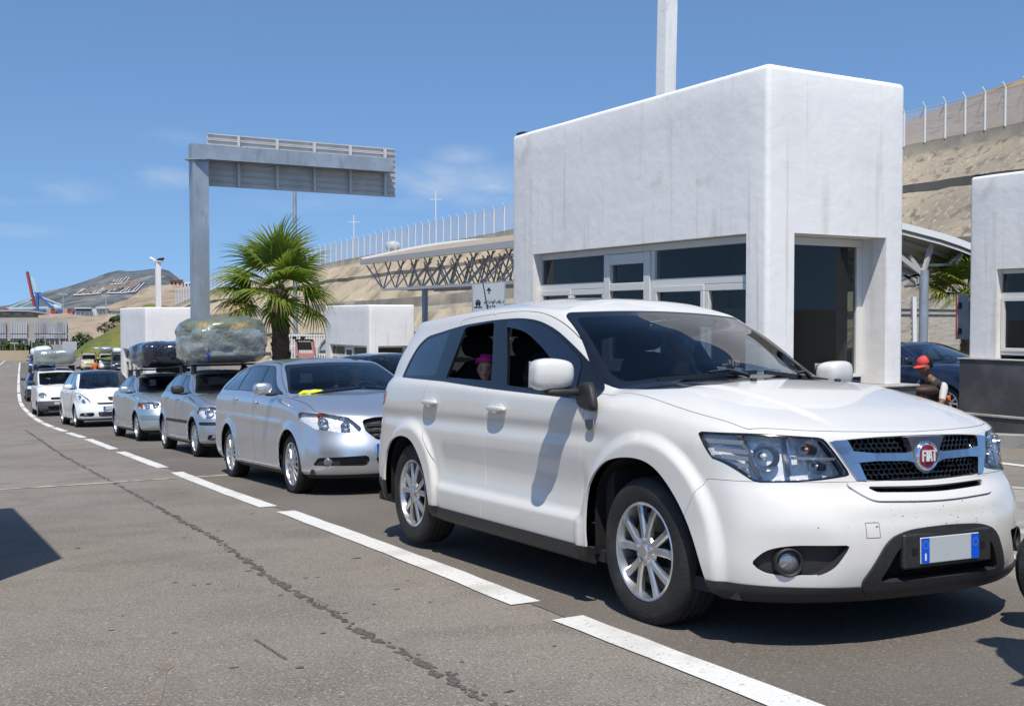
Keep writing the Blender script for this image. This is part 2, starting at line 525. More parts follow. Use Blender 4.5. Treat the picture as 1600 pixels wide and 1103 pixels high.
def shell(sp):
    """whole outer skin as one Piece"""
    rows = list(sp['rows'])                       # low rows (ending with the hood edge), then top rows
    nl = sp['n_low']
    low = rows[:nl]; top = rows[nl:]
    net = list(low)
    a, b = low[-1], top[0]
    Lh = np.linalg.norm(b - a, axis=1); w = Lh / Lh.max()
    w = np.clip((w - .12) / .5, 0, 1)
    for t, bump in sp['hood']:
        p = a * (1 - t) + b * t
        p = p.copy(); p[:, 2] += bump * w
        net.append(p)
    net += list(top)
    e = top[-1]
    sx0, sx1 = e[:, 0].min() + sp['spine'][0], e[:, 0].max() - sp['spine'][1]
    c = e.copy(); c[:, 1] = 0; c[:, 0] = np.clip(e[:, 0], sx0, sx1)
    zc = knots(sp['spine_z'], c[:, 0])
    for t in (.06, .2, .5, 1.0):
        p = e * (1 - t) + c * t
        u = 1 - (1 - t)**2.2
        p[:, 2] = e[:, 2] * (1 - u) + zc * u
        net.append(p)
    net = np.array(net)                            # (k, s, 3)
    full = np.concatenate([net, net[:, -2:0:-1] * np.array([1, -1, 1]), net[:, :1]], axis=1)
    res = sp['res']
    ds = np.linalg.norm(np.diff(full, axis=1), axis=2).mean(0)
    dsm = np.percentile(np.linalg.norm(np.diff(full, axis=1), axis=2), 80, axis=0)
    dk = np.linalg.norm(np.diff(full, axis=0), axis=2)
    dkm = np.percentile(dk, 80, axis=1); dka = dk.mean(1)
    ps = np.r_[0, np.cumsum(np.maximum(ds, 1e-3))]; pk = np.r_[0, np.cumsum(np.maximum(dka, 4e-3))]
    qs = np.concatenate([np.linspace(ps[i], ps[i + 1], max(1, int(round(dsm[i] / res))) + 1)[:-1] for i in range(len(ds))])
    qk = np.concatenate([np.linspace(pk[i], pk[i + 1], max(1, int(round(dkm[i] / res))) + 1)[:-1] for i in range(len(dka))] + [[pk[-1]]])
    G = np.stack([makima(ps, full[k], qs, True) for k in range(len(full))])       # k, S, 3
    G = np.stack([makima(pk, G[:, s], qk) for s in range(G.shape[1])], 1)         # K, S, 3
    def normals(G):
        ts = np.roll(G, -1, 1) - np.roll(G, 1, 1)
        tk = np.empty_like(G); tk[1:-1] = G[2:] - G[:-2]; tk[0] = G[1] - G[0]; tk[-1] = G[-1] - G[-2]
        n = np.cross(tk, ts)
        L = np.linalg.norm(n, axis=2, keepdims=True)
        n = np.where(L > 1e-10, n / np.maximum(L, 1e-10), np.array([0, 0, 1.0]))
        n[-1] = (0, 0, 1)
        return n
    # relax ripples a little
    for _ in range(sp.get('relax', 2)):
        H = G.copy()
        H[1:-1] += .25 * (G[2:] + G[:-2] - 2 * G[1:-1])
        H += .25 * (np.roll(H, 1, 1) + np.roll(H, -1, 1) - 2 * H)
        H[-1, :, 1] = 0
        G = H
    N = normals(G)
    if sp.get('disp'):
        P = G.reshape(-1, 3); Nn = N.reshape(-1, 3)
        off = sp['disp'](P, Nn)
        hz = Nn * np.array([1, 1, .15]); hz /= np.maximum(np.linalg.norm(hz, axis=1, keepdims=True), 1e-6)
        G = (P + hz * off[:, None]).reshape(G.shape)
        if sp.get('dz'):
            G[..., 2] += sp['dz'](P, Nn).reshape(K_ := G.shape[:2])
        N = normals(G)
    K, S, _ = G.shape
    idx = np.arange(K * S).reshape(K, S)
    a = idx[:-1]; b = np.roll(idx, -1, 1)[:-1]; c = np.roll(idx, -1, 1)[1:]; d = idx[1:]
    F = np.stack([a, d, c, b], -1).reshape(-1, 4)
    return Piece(G.reshape(-1, 3), N.reshape(-1, 3), [tuple(f) for f in F.tolist()])

def compact(p, F):
    used = sorted({i for f in F for i in f})
    if not used: return None
    mp = {u: i for i, u in enumerate(used)}
    return Piece(p.V[used], p.N[used], [tuple(mp[i] for i in f) for f in F])

def split(p, fn):
    """cut a piece by an implicit function: (inside f<0, outside)"""
    f = fn(p.V, p.N)
    f = np.where(np.abs(f) < 2e-5, 2e-5, f)
    neg = f < 0
    negl = neg.tolist()
    Fi, Fo, Fx = [], [], []
    for fc in p.F:
        s = sum(negl[i] for i in fc)
        (Fi if s == len(fc) else Fo if s == 0 else Fx).append(fc)
    if not Fx:
        return (compact(p, Fi) if Fi else None), (compact(p, Fo) if Fo else None)
    ed = {}
    for fc in Fx:
        for i in range(len(fc)):
            a, b = fc[i], fc[(i + 1) % len(fc)]
            if negl[a] != negl[b]:
                k = (a, b) if a < b else (b, a)
                if k not in ed: ed[k] = len(ed)
    E_ = np.array(list(ed.keys()))
    A, B = p.V[E_[:, 0]], p.V[E_[:, 1]]; NA, NB = p.N[E_[:, 0]], p.N[E_[:, 1]]
    lo = np.zeros(len(E_)); hi = np.ones(len(E_)); sa = neg[E_[:, 0]]
    for _ in range(9):
        t = (lo + hi) / 2
        ft = fn(A + (B - A) * t[:, None], NA + (NB - NA) * t[:, None]) < 0
        same = ft == sa
        lo = np.where(same, t, lo); hi = np.where(same, hi, t)
    t = ((lo + hi) / 2)[:, None]
    n0 = len(p.V)
    V = np.concatenate([p.V, A + (B - A) * t]); Nn = NA + (NB - NA) * t
    Nn /= np.maximum(np.linalg.norm(Nn, axis=1, keepdims=True), 1e-9)
    N = np.concatenate([p.N, Nn])
    for fc in Fx:
        i_, o_ = [], []
        for i in range(len(fc)):
            a, b = fc[i], fc[(i + 1) % len(fc)]
            (i_ if negl[a] else o_).append(a)
            if negl[a] != negl[b]:
                e = n0 + ed[(a, b) if a < b else (b, a)]
                i_.append(e); o_.append(e)
        if len(i_) > 2: Fi.append(tuple(i_))
        if len(o_) > 2: Fo.append(tuple(o_))
    q = Piece(V, N, None)
    return (compact(q, Fi) if Fi else None), (compact(q, Fo) if Fo else None)

def boundary(F):
    es = {}
    for f in F:
        for i in range(len(f)):
            a, b = f[i], f[(i + 1) % len(f)]
            if (b, a) in es: del es[(b, a)]
            else: es[(a, b)] = 1
    return list(es.keys())

def mesh_from(name, V, F, loopN, mats, mi, parent):
    me = bpy.data.meshes.new(name)
    me.from_pydata([tuple(v) for v in V.tolist()], [], F)
    for m in mats: me.materials.append(m)
    if len(mats) > 1: me.polygons.foreach_set('material_index', mi)
    me.polygons.foreach_set('use_smooth', [True] * len(F))
    me.update()
    if len(me.loops) == len(loopN):
        me.normals_split_custom_set(loopN)
    o = bpy.data.objects.new(name, me)
    return link(o, parent)

def panel(name, p, mats, parent, t=.012, push=0.0):
    """a sheet of bodywork with thickness and folded edges; mats = outside, inside"""
    if not isinstance(mats, (list, tuple)): mats = [mats, mats]
    n = len(p.V)
    V0 = p.V + p.N * push
    if t <= 0:
        LN = [tuple(p.N[i]) for f in p.F for i in f]
        return mesh_from(name, V0, p.F, LN, [mats[0]], None, parent)
    V = np.concatenate([V0, V0 - p.N * t])
    F = list(p.F); mi = [0] * len(F)
    NL = p.N.tolist()
    LN = [tuple(NL[i]) for f in p.F for i in f]
    for f in p.F:
        g = tuple(i + n for i in reversed(f)); F.append(g); mi.append(1)
        LN += [tuple(-c for c in NL[i - n]) for i in g]
    for a, b in boundary(p.F):
        g = (b, a, a + n, b + n)
        e = V[a] - V[b]; w = V[a + n] - V[a]
        nn = np.cross(e, w); l = np.linalg.norm(nn)
        nn = tuple((nn / l).tolist()) if l > 1e-9 else (0, 0, 1)
        F.append(g); mi.append(0); LN += [nn] * 4
    return mesh_from(name, V, F, LN, mats, mi, parent)

def bucket(name, p, mats, parent, off):
    """a recess: the cut-out pushed in by off (vector or depth along the normals) with side walls"""
    n = len(p.V)
    W = p.V + (p.N * -off if np.isscalar(off) else np.asarray(off, float))
    V = np.concatenate([p.V, W])
    if not isinstance(mats, (list, tuple)): mats = [mats, mats]
    F, mi, LN = [], [], []
    NL = p.N.tolist()
    for f in p.F:
        F.append(tuple(i + n for i in f)); mi.append(0); LN += [tuple(NL[i]) for i in f]
    for a, b in boundary(p.F):
        g = (a, b, b + n, a + n)
        nn = np.cross(V[b] - V[a], V[b + n] - V[b]); l = np.linalg.norm(nn)
        nn = tuple((nn / l).tolist()) if l > 1e-9 else (0, 0, 1)
        F.append(g); mi.append(1); LN += [nn] * 4
    return mesh_from(name, V, F, LN, mats, mi, parent)

def fside(poly, s=0, ymin=.3, grow=0.0):
    """side-view outline on the right (s=-1), left (s=1) or both flanks"""
    poly = np.asarray(poly, float)
    def fn(V, N):
        d = poly_sdf(V[:, [0, 2]], poly) - grow
        yy = np.abs(V[:, 1]) if s == 0 else V[:, 1] * s
        return np.maximum(d, ymin - yy)
    return fn
def ffront(poly, xmin=.9, grow=0.0, s=0):
    """front-view outline (y, z); s=-1/1 mirrors it to one side"""
    poly = np.asarray(poly, float)
    def fn(V, N):
        q = V[:, 1:3] if s == 0 else np.stack([V[:, 1] * s, V[:, 2]], 1)
        return np.maximum(poly_sdf(q, poly) - grow, xmin - V[:, 0])
    return fn
def ftop(poly, zmin=.8, grow=0.0):
    """plan outline (x, |y|)"""
    poly = np.asarray(poly, float)
    def fn(V, N):
        return np.maximum(poly_sdf(np.stack([V[:, 0], np.abs(V[:, 1])], 1), poly) - grow, zmin - V[:, 2])
    return fn
def mirror_y(poly):
    return np.asarray(poly, float)

def ray_to(p, yz):
    """front surface point of a piece nearest to a front-view position"""
    d = (p.V[:, 1] - yz[0])**2 + (p.V[:, 2] - yz[1])**2
    d = d - p.V[:, 0] * 1e-4
    return p.V[int(np.argmin(np.where(p.V[:, 0] > .8, d, 1e9)))]

# ---- wheels (the outer face looks along -y)
def make_wheel(R, rr, w, kind, hi=True):
    """returns meshes for tyre, rim and brake disc; R tyre radius, rr rim radius, w width; outer sidewall at y=0"""
    n = 72 if hi else 28
    t = MB()
    prof = [(rr - .005, .022), (rr + .006, .008), (rr + .02, .002), ((R + rr) / 2 + .01, -.006), (R - .03, .0), (R - .012, .012), (R - .003, .028)]
    if hi:
        for c in (.25, .5, .75):
            y = .02 + (w - .04) * c
            prof += [(R, y - .012), (R - .009, y - .009), (R - .009, y + .009), (R, y + .012)] if True else []
    prof += [(R - .003, w - .028), (R - .02, w - .006), (rr, w)]
    t.lathe(prof, n)
    if hi:
        for k in range(0):
            a = 2 * math.pi * k / 64
            Mx = Matrix.Rotation(-a, 4, 'Y') @ Matrix.Translation((R - .0055, 0, 0))
            t.box((-.006, .006, -.0105), (.006, .036, .0105), Mx, .003)
    tyre = t.build('tyre', M['rubber'], smooth=40)
    r = MB()
    r.lathe([(rr + .008, .006), (rr + .002, .002), (rr - .006, .006), (rr - .012, .03), (rr - .022, .06), (rr - .03, w - .03), (rr, w - .004)], n)
    hub_y = .018
    if kind == 'ten':           # five split spokes
        for k in range(5):
            for s in (-1, 1):
                a0 = 2 * math.pi * k / 5 + math.pi / 2 + s * .155; a1 = 2 * math.pi * k / 5 + math.pi / 2 + s * .30
                spoke(r, a0, a1, .042, rr - .008, .040, .048, .010, .022, .03)
    elif kind == 'many':
        for k in range(13):
            a0 = 2 * math.pi * k / 13 + .2
            spoke(r, a0, a0 + .06, .05, rr - .006, .024, .030, .006, .02, .03)
    elif kind == 'five':
        for k in range(5):
            a0 = 2 * math.pi * k / 5 + .3
            spoke(r, a0, a0, .05, rr - .006, .075, .062, .008, .02, .035)
    elif kind == 'cover':
        r.lathe([(rr - .004, .012), (rr * .8, .0), (rr * .45, -.004), (.03, .002), (.001, .002)], n)
        for k in range(8):
            a0 = 2 * math.pi * k / 8
            spoke(r, a0, a0, rr * .5, rr * .9, .05, .06, -.006, -.002, .012)
    r.lathe([(.078, .03), (.070, .016), (.045, .010), (.034, .006), (.030, .001), (.0005, .001)], 24 if hi else 10)
    if hi:
        for k in range(5):
            a = 2 * math.pi * k / 5 + math.pi / 2
            Mx = Matrix.Translation((.056 * math.cos(a), 0, .056 * math.sin(a)))
            r.lathe([(.011, .02), (.011, .004), (.008, .001), (.0005, .001)], 10, M=Mx)
    rim = r.build('rim', M['alloy'], smooth=35)
    d = MB()
    d.lathe([(rr - .045, .10), (rr - .045, .085), (.09, .085), (.085, .07), (.0005, .07)], n)
    d.box((rr * .45, .07, -.09), (rr - .05, .12, .09), Matrix.Rotation(-.5, 4, 'Y'), .012)
    disc = d.build('brake_disc', M['steel_dark'], smooth=35)
    return tyre, rim, disc

def spoke(mb, a0, a1, r0, r1, w0, w1, y0, y1, th):
    """bevelled spoke from the hub (a0, r0) to the rim (a1, r1)"""
    secs = []
    for t in (0, .35, .7, 1):
        a = a0 + (a1 - a0) * t; r = r0 + (r1 - r0) * t; w = w0 + (w1 - w0) * t
        if 0 < t < 1: w *= .88
        y = y0 + (y1 - y0) * t**1.5
        c = Vector((math.cos(a) * r, 0, math.sin(a) * r)); s = Vector((-math.sin(a), 0, math.cos(a)))
        secs.append([c - s * w / 2 + Vector((0, y + th, 0)), c - s * w / 2 + Vector((0, y + .008, 0)), c - s * w * .28 + Vector((0, y, 0)),
                     c + s * w * .28 + Vector((0, y, 0)), c + s * w / 2 + Vector((0, y + .008, 0)), c + s * w / 2 + Vector((0, y + th, 0))])
    V = [v for s in secs for v in s]; F = []
    for i in range(3):
        for k in range(5):
            F.append((i * 6 + k, i * 6 + k + 1, (i + 1) * 6 + k + 1, (i + 1) * 6 + k))
    mb.add(V, F)

WHEELS = {}
def wheel_on(car, x, y, R, rr, w, kind, hi, steer=0.0):
    key = (R, rr, w, kind, hi)
    if key not in WHEELS:
        WHEELS[key] = [o.data for o in (lambda t: t)(make_wheel(*key))]
        for me in WHEELS[key]:
            for o in [o for o in bpy.data.objects if o.data == me]: bpy.data.objects.remove(o)
    root = empty('wheel', (x, y, R), (math.pi if y > 0 else 0) + steer, parent=car)
    for nm, me in zip(('tyre', 'rim', 'brake_disc'), WHEELS[key]):
        o = bpy.data.objects.new(nm, me); link(o, root)
        o.location = (0, 0, 0)
    return root

def superbox(name, size, mat_, parent, loc, n=3.2, sub=4, rot=(0, 0, 0), shape=None, smooth=True, mats=None):
    """rounded block (cushions, mirror caps, headrests): a superellipsoid, optionally reshaped"""
    bm = bmesh.new()
    bmesh.ops.create_cube(bm, size=2)
    bmesh.ops.subdivide_edges(bm, edges=bm.edges, cuts=2**sub // 2, use_grid_fill=True)
    for v in bm.verts:
        c = v.co; L = (abs(c.x)**n + abs(c.y)**n + abs(c.z)**n)**(1 / n)
        v.co = Vector((c.x / L * size[0] / 2, c.y / L * size[1] / 2, c.z / L * size[2] / 2))
        if shape: v.co = shape(v.co.copy())
    me = bpy.data.meshes.new(name); bm.to_mesh(me); bm.free()
    me.materials.append(mat_)
    me.polygons.foreach_set('use_smooth', [smooth] * len(me.polygons))
    o = bpy.data.objects.new(name, me); link(o, parent)
    o.location = loc; o.rotation_euler = rot
    return o
# ---------------------------------------------------------------- ground, markings, stains
M['asphalt'] = mat('asphalt', (.205, .178, .148), .88,
                   noise=[(.16, 5, (.25, .222, .188), .42, .75), (.9, 6, (.135, .115, .096), .48, .78), (.45, 3, (.165, .125, .09), .58, .85, (1, .35, 1)), (2.6, 6, (.16, .138, .115), .54, .76), (75, 2, (.36, .325, .275), .53, .74), (105, 2, (.05, .045, .04), .555, .72)], bump=(120, .7, 2, .007))
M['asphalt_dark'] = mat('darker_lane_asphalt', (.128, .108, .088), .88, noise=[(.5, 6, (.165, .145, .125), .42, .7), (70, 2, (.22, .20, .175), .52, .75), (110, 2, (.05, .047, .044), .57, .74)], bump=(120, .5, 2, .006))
M['road_paint'] = mat('worn_white_road_paint', (.66, .65, .62), .7, noise=[(2.2, 6, (.48, .46, .42), .48, .75), (45, 3, (.30, .28, .25), .60, .72)], bump=(90, .4, 2, .004))
M['cream_paint'] = mat('worn_cream_road_paint', (.55, .47, .35), .75, noise=[(6, 6, (.20, .18, .155), .42, .66)])
M['oil'] = mat('oil_stain', (.070, .061, .052), .85, noise=[(14, 4, (.105, .092, .078), .42, .66), (60, 2, (.16, .142, .12), .52, .72)])
M['rust_stain'] = mat('rusty_stain', (.165, .128, .096), .85, noise=[(9, 5, (.185, .158, .130), .40, .58), (60, 2, (.30, .265, .225), .52, .72)])
M['kerb'] = mat('concrete_kerb', (.42, .40, .36), .85, noise=[(3, 6, (.30, .28, .25), .45, .7)], bump=(40, .4))
M['paving'] = mat('island_paving', (.30, .28, .25), .85, noise=[(3, 6, (.22, .2, .18), .45, .7)], bump=(40, .4))

def build_ground():
    ys = list(np.arange(-14, 130, 1.0)) + list(np.arange(130, 300, 10)) + [300, 400, 600, 1000, 2000, 5000]
    xs = [-4000, -1500, -600, -250, -120, -70] + list(np.arange(-50, 36, 2.0)) + [45, 60, 120, 250, 600, 1500, 4000]
    V = [(x, y, ground_z(x, y)) for y in ys for x in xs]
    n = len(xs)
    F = [(j * n + i, j * n + i + 1, (j + 1) * n + i + 1, (j + 1) * n + i) for j in range(len(ys) - 1) for i in range(n - 1)]
    m = MB(); m.add(V, F)
    o = m.build('ground', M['asphalt'], smooth=60)
    tag(o, 'grey brown sunlit asphalt sloping away under the queue of cars', 'ground', kind='structure')
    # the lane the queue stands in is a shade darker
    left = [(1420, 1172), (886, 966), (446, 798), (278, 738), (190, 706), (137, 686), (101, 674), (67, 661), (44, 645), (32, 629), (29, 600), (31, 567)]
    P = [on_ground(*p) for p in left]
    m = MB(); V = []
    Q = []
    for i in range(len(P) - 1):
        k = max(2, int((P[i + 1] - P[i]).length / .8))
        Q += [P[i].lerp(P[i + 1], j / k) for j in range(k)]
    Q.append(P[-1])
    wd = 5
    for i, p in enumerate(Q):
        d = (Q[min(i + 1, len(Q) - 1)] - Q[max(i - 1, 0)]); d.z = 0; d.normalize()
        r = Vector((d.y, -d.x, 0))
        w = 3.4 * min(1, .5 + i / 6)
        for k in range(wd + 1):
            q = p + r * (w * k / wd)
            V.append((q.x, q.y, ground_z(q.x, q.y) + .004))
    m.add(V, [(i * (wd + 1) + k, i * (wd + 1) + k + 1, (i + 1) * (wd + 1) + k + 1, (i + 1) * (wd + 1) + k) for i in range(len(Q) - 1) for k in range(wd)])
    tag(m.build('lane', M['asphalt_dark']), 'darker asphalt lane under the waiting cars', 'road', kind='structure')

def strip(mb, a, b, w, dz=.0060, jag=0.0, n=None):
    d = b - a; L = d.length; d.normalize(); r = Vector((d.y, -d.x, 0)).normalized()
    n = n or max(1, int(L / .25)); V = []
    for i in range(n + 1):
        p = a.lerp(b, i / n)
        for s in (-1, 1):
            q = p + r * (s * (w / 2 + (rng.uniform(-jag, jag) if jag else 0)))
            V.append((q.x, q.y, ground_z(q.x, q.y) + dz))
    mb.add(V, [(2 * i, 2 * i + 1, 2 * i + 3, 2 * i + 2) for i in range(n)])

def build_markings():
    m = MB()
    dashes = [[(1420, 1172), (886, 966)], [(822, 943), (446, 799)], [(420, 792), (276, 738)], [(255, 731), (188, 706)], [(178, 702), (137, 686)], [(131, 684), (106, 676)], [(102, 674), (84, 668)],
              [(81, 667), (67, 661)], [(65, 660), (54, 653)], [(53, 652), (44.5, 645)], [(43.5, 644), (37, 637)], [(36, 636), (32, 629)], [(31.5, 628), (29.5, 615)], [(29.3, 613), (29, 600)], [(29, 599), (29.5, 583)], [(29.5, 582), (31, 567)]]
    for a, b in dashes:
        strip(m, on_ground(*a), on_ground(*b), .175, jag=.006)
    tag(m.build('lane_marking', M['road_paint']), 'broken white edge line curving beside the queue of cars', 'road marking', kind='structure')
    m = MB()
    strip(m, on_ground(-60, 769), on_ground(356, 742), .11, jag=.010)
    tag(m.build('stop_line', M['cream_paint']), 'thin cream line across the asphalt', 'road marking', kind='structure')
    m = MB()
    for a, b in (((1540, 721), (1640, 733)), ((1575, 868), (1660, 885)), ((0, 570), (8, 563)), ((10, 572), (17, 571))):
        strip(m, on_ground(*a), on_ground(*b), .15, jag=.006)
    tag(m.build('far_lane_marking', M['road_paint']), 'white line at the right edge of the road', 'road marking', kind='structure')
    # oil dripped along the lane
    path = [(40, 672), (100, 713), (180, 755), (260, 800), (330, 838), (392, 880), (440, 915), (500, 945), (560, 985), (640, 1025), (735, 1080), (790, 1110)]
    W = [on_ground(*p) for p in path]
    m = MB(); lev = [0]
    def blob(c, r, along, asp):
        n = 11; V = []
        s = Vector((along.y, -along.x, 0))
        lev[0] += 1
        dz = .0022 + (lev[0] % 40) * .00003
        for k in range(n):
            a = 2 * math.pi * k / n; rr = r * rng.uniform(.6, 1.25)
            q = c + along * (math.cos(a) * rr * asp) + s * (math.sin(a) * rr)
            V.append((q.x, q.y, ground_z(q.x, q.y) + dz))
        m.add(V, [tuple(range(n))])
    for i in range(len(W) - 1):
        a, b = W[i], W[i + 1]; d = (b - a); L = d.length; d.normalize()
        t = 0
        while t < L:
            p = a + d * t + Vector((d.y, -d.x, 0)) * rng.gauss(0, .016)
            if rng.random() < .90: blob(p, rng.uniform(.007, .016) * (2.0 if rng.random() < .12 else 1), d, rng.uniform(1.2, 3.2))
            t += rng.uniform(.012, .045)
    for _ in range(50):
        i = rng.randrange(2, len(W) - 1)
        p = W[i].lerp(W[i + 1], rng.random()) + Vector((rng.gauss(0, .55), rng.gauss(0, .8), 0))
        blob(p, rng.uniform(.006, .018), Vector((1, .2, 0)).normalized(), rng.uniform(1.2, 2.2))
    for _ in range(40):
        p = on_ground(rng.uniform(0, 900), rng.uniform(760, 1090))
        blob(p, rng.uniform(.003, .010), Vector((1, .1, 0)).normalized(), rng.uniform(1.0, 2.2))
    for a, b in (((400, 1000), (450, 1032)),):
        A, B = on_ground(*a), on_ground(*b)
        for k in range(14): blob(A.lerp(B, k / 14), rng.uniform(.006, .012), (B - A).normalized(), 2.4)
    tag(m.build('oil_stains', M['oil']), 'dark oil drips trailing along the asphalt', 'stain', kind='structure')
    m = MB()
    pts = [(228, 1103), (238, 1075), (250, 1045), (236, 1038), (246, 1036), (262, 1036), (274, 1040), (262, 1048), (256, 1075), (250, 1103)]
    G = [on_ground(*p) for p in pts]
    m.add([(g.x, g.y, g.z + .0021) for g in G], [(0, 1, 8, 9), (1, 2, 7, 8), (2, 3, 4, 5, 6, 7)])
    tag(m.build('rust_stain', M['rust_stain']), 'brown rusty stain on the asphalt', 'stain', kind='structure')
build_ground()
build_markings()
# ---------------------------------------------------------------- land: shotcrete slope, hillside, mountain, banks
M['shotcrete'] = mat('beige_shotcrete', (.40, .325, .225), .92, coords='Object',
    noise=[(.11, 5, (.33, .265, .18), .40, .70), (.32, 8, (.20, .165, .12), .50, .64, (1.3, .8, .25)), (.8, 6, (.50, .42, .30), .55, .80, (.9, .4, .22)), (2.2, 6, (.20, .165, .125), .60, .85)], bump=(1.3, .7, 8, .12))
M['old_shotcrete'] = mat('weathered_grey_shotcrete', (.36, .30, .215), .92, noise=[(.06, 5, (.27, .23, .175), .45, .6), (1.1, 7, (.165, .14, .11), .53, .66, (1.4, .9, .085), (0, .72, 0)), (2.2, 6, (.45, .385, .28), .55, .72, (1.5, .9, .07), (0, .72, 0)), (2.5, 6, (.15, .13, .105), .58, .82)], bump=(1.3, .6, 8, .09))
M['band'] = mat('bench_concrete', (.30, .265, .21), .9, noise=[(.5, 6, (.20, .18, .15), .45, .7)], bump=(2, .5))
M['scrub'] = mat('dry_scrub_hillside', (.30, .215, .12), .95, noise=[(.12, 6, (.22, .15, .085), .42, .66), (.55, 7, (.085, .085, .045), .56, .68), (2.2, 5, (.38, .29, .17), .55, .8)], bump=(.8, .9, 6, .5))
M['mountain'] = mat('hazy_mountain_scrub', (.100, .115, .130), .95, noise=[(.008, 8, (.165, .155, .15), .48, .62), (.03, 8, (.052, .072, .075), .46, .60), (.02, 6, (.27, .245, .22), .58, .70, (1, .5, 1))], bump=(.02, .8, 8, 10))  # blue-grey distance haze is mixed into the scrub colour
M['cleared'] = mat('cleared_reddish_ground', (.19, .148, .125), .95, noise=[(.02, 6, (.16, .14, .125), .45, .68)])
M['white_stone'] = mat('whitewashed_stones', (.46, .46, .46), .9, noise=[(.2, 4, (.30, .29, .28), .5, .7)])
M['brown_bank'] = mat('brown_earth_bank', (.30, .235, .165), .95, noise=[(.03, 7, (.40, .33, .25), .45, .7), (.12, 7, (.17, .13, .09), .50, .74, (1, 1, .3))], bump=(.2, .9, 8, 1))
M['grass_bank'] = mat('green_grass_bank', (.17, .165, .025), .95, noise=[(.10, 6, (.085, .105, .022), .45, .64), (.5, 7, (.055, .070, .030), .54, .72), (2, 5, (.23, .21, .045), .55, .8)], bump=(1.2, .8, 6, .3))

def wpt(px, py, Y): return at(px, py, Y)

# the line of the fence along the top of the slope
TOP = [at(1900, 128, 62), at(1600, 190, 79), at(1413, 228, 91), at(1100, 292, 107), at(796, 359, 127), at(640, 387, 150), at(492, 415, 180), at(400, 437, 203), at(326, 455, 222), at(268, 479, 246)]
def curve(P, n):
    P = [Vector(p) for p in P]
    L = [0]
    for a, b in zip(P[:-1], P[1:]): L.append(L[-1] + (b - a).length)
    out = makima_pts(L, P, n)
    return out
def makima_pts(L, P, n):
    Y = np.array([list(p) for p in P]); x = np.array(L); d = np.diff(Y, axis=0) / np.diff(x)[:, None]
    m = np.concatenate([d[:1], (d[1:] + d[:-1]) / 2, d[-1:]])
    q = np.linspace(0, x[-1], n); out = []
    for v in q:
        i = min(max(int(np.searchsorted(x, v, side='right')) - 1, 0), len(x) - 2); h = x[i + 1] - x[i]; t = (v - x[i]) / h
        out.append(Vector(Y[i] * (2 * t**3 - 3 * t * t + 1) + h * m[i] * (t**3 - 2 * t * t + t) + Y[i + 1] * (-2 * t**3 + 3 * t * t) + h * m[i + 1] * (t**3 - t * t)))
    return out

def build_slope():
    P = curve(TOP, 140)
    rowsv = []
    prof_n = 34
    V = []; Fm = []
    m = MB()
    for i, p in enumerate(P):
        d = P[min(i + 1, len(P) - 1)] - P[max(i - 1, 0)]; d.z = 0; d.normalize()
        nrm = Vector((-d.y, d.x, 0))
        if nrm.dot(Vector((-p.x, -p.y, 0))) < 0: nrm = -nrm
        D = 19.0
        toe = p + nrm * D
        zt = ground_z(toe.x, toe.y) - .6
        H = p.z - zt
        prof = []
        # (distance out, height below the top)
        prof.append((0.0, 0.0)); prof.append((.15, .95))             # curb wall under the fence
        for k in range(1, 14): t = k / 13; prof.append((.15 + 8.2 * t, .95 + (H * .46 - .95) * t))
        prof.append((8.9, H * .46 + .02)); prof.append((9.0, H * .46 + 1.2)); prof.append((9.9, H * .46 + 1.25))
        for k in range(1, 16): t = k / 15; prof.append((9.9 + (D - 9.9) * t, H * .46 + 1.25 + (H * .54 - 1.25) * t))
        for k, (o, dz) in enumerate(prof):
            q = p + nrm * o; q.z = p.z - dz
            if 1 < k and not (14 < k < 19):
                nz = mnoise.fractal(Vector((q.x * .16, q.y * .16, q.z * .3)), 1, 2, 5)
                q += nrm * (nz * (.34 if p.x < 18 else .20)) + Vector((0, 0, nz * .2))
                if k in (7, 24, 29): q -= nrm * .5
                if k in (6, 23, 28): q += nrm * .25
            V.append(q)
        prof_n = len(prof)
    m.v = [tuple(v) for v in V]
    for i in range(len(P) - 1):
        for k in range(prof_n - 1):
            m.f.append((i * prof_n + k, i * prof_n + k + 1, (i + 1) * prof_n + k + 1, (i + 1) * prof_n + k))
            mid = V[i * prof_n + k]
            m.m.append(2 if (k in (0, 6, 23, 28) or 14 <= k <= 17) else (1 if mid.x > 18 else 0))
    o = m.build('embankment', [M['shotcrete'], M['old_shotcrete'], M['band']], smooth=60)
    tag(o, 'beige sprayed concrete slope with a bench below the fence', 'slope', kind='structure')
    # hillside behind the fence
    m = MB(); V = []; n = 9
    for i, p in enumerate(P[:112]):
        d = P[min(i + 1, len(P) - 1)] - P[max(i - 1, 0)]; d.z = 0; d.normalize()
        back = Vector((d.y, -d.x, 0))
        if back.y < 0: back = -back
        u = i / 139
        rise = 12.8 * max(0, 1 - max(0, u - .12) / .38)**1.0 * (1 if u > .12 else 1)
        for k in range(n):
            t = k / (n - 1)
            q = p + back * (.6 + 34 * t); q.z = p.z - .15 + rise * t + mnoise.fractal(Vector((q.x * .05, q.y * .05, 0)), 1, 2, 5) * 1.6 * min(1, t * 3) * min(1, rise)
            V.append(q)
    m.add(V, [(i * n + k, i * n + k + 1, (i + 1) * n + k + 1, (i + 1) * n + k) for i in range(111) for k in range(n - 1)])
    tag(m.build('hillside', M['scrub'], smooth=60), 'dry brown hillside rising behind the fence at the right', 'hill', kind='structure')
    return P

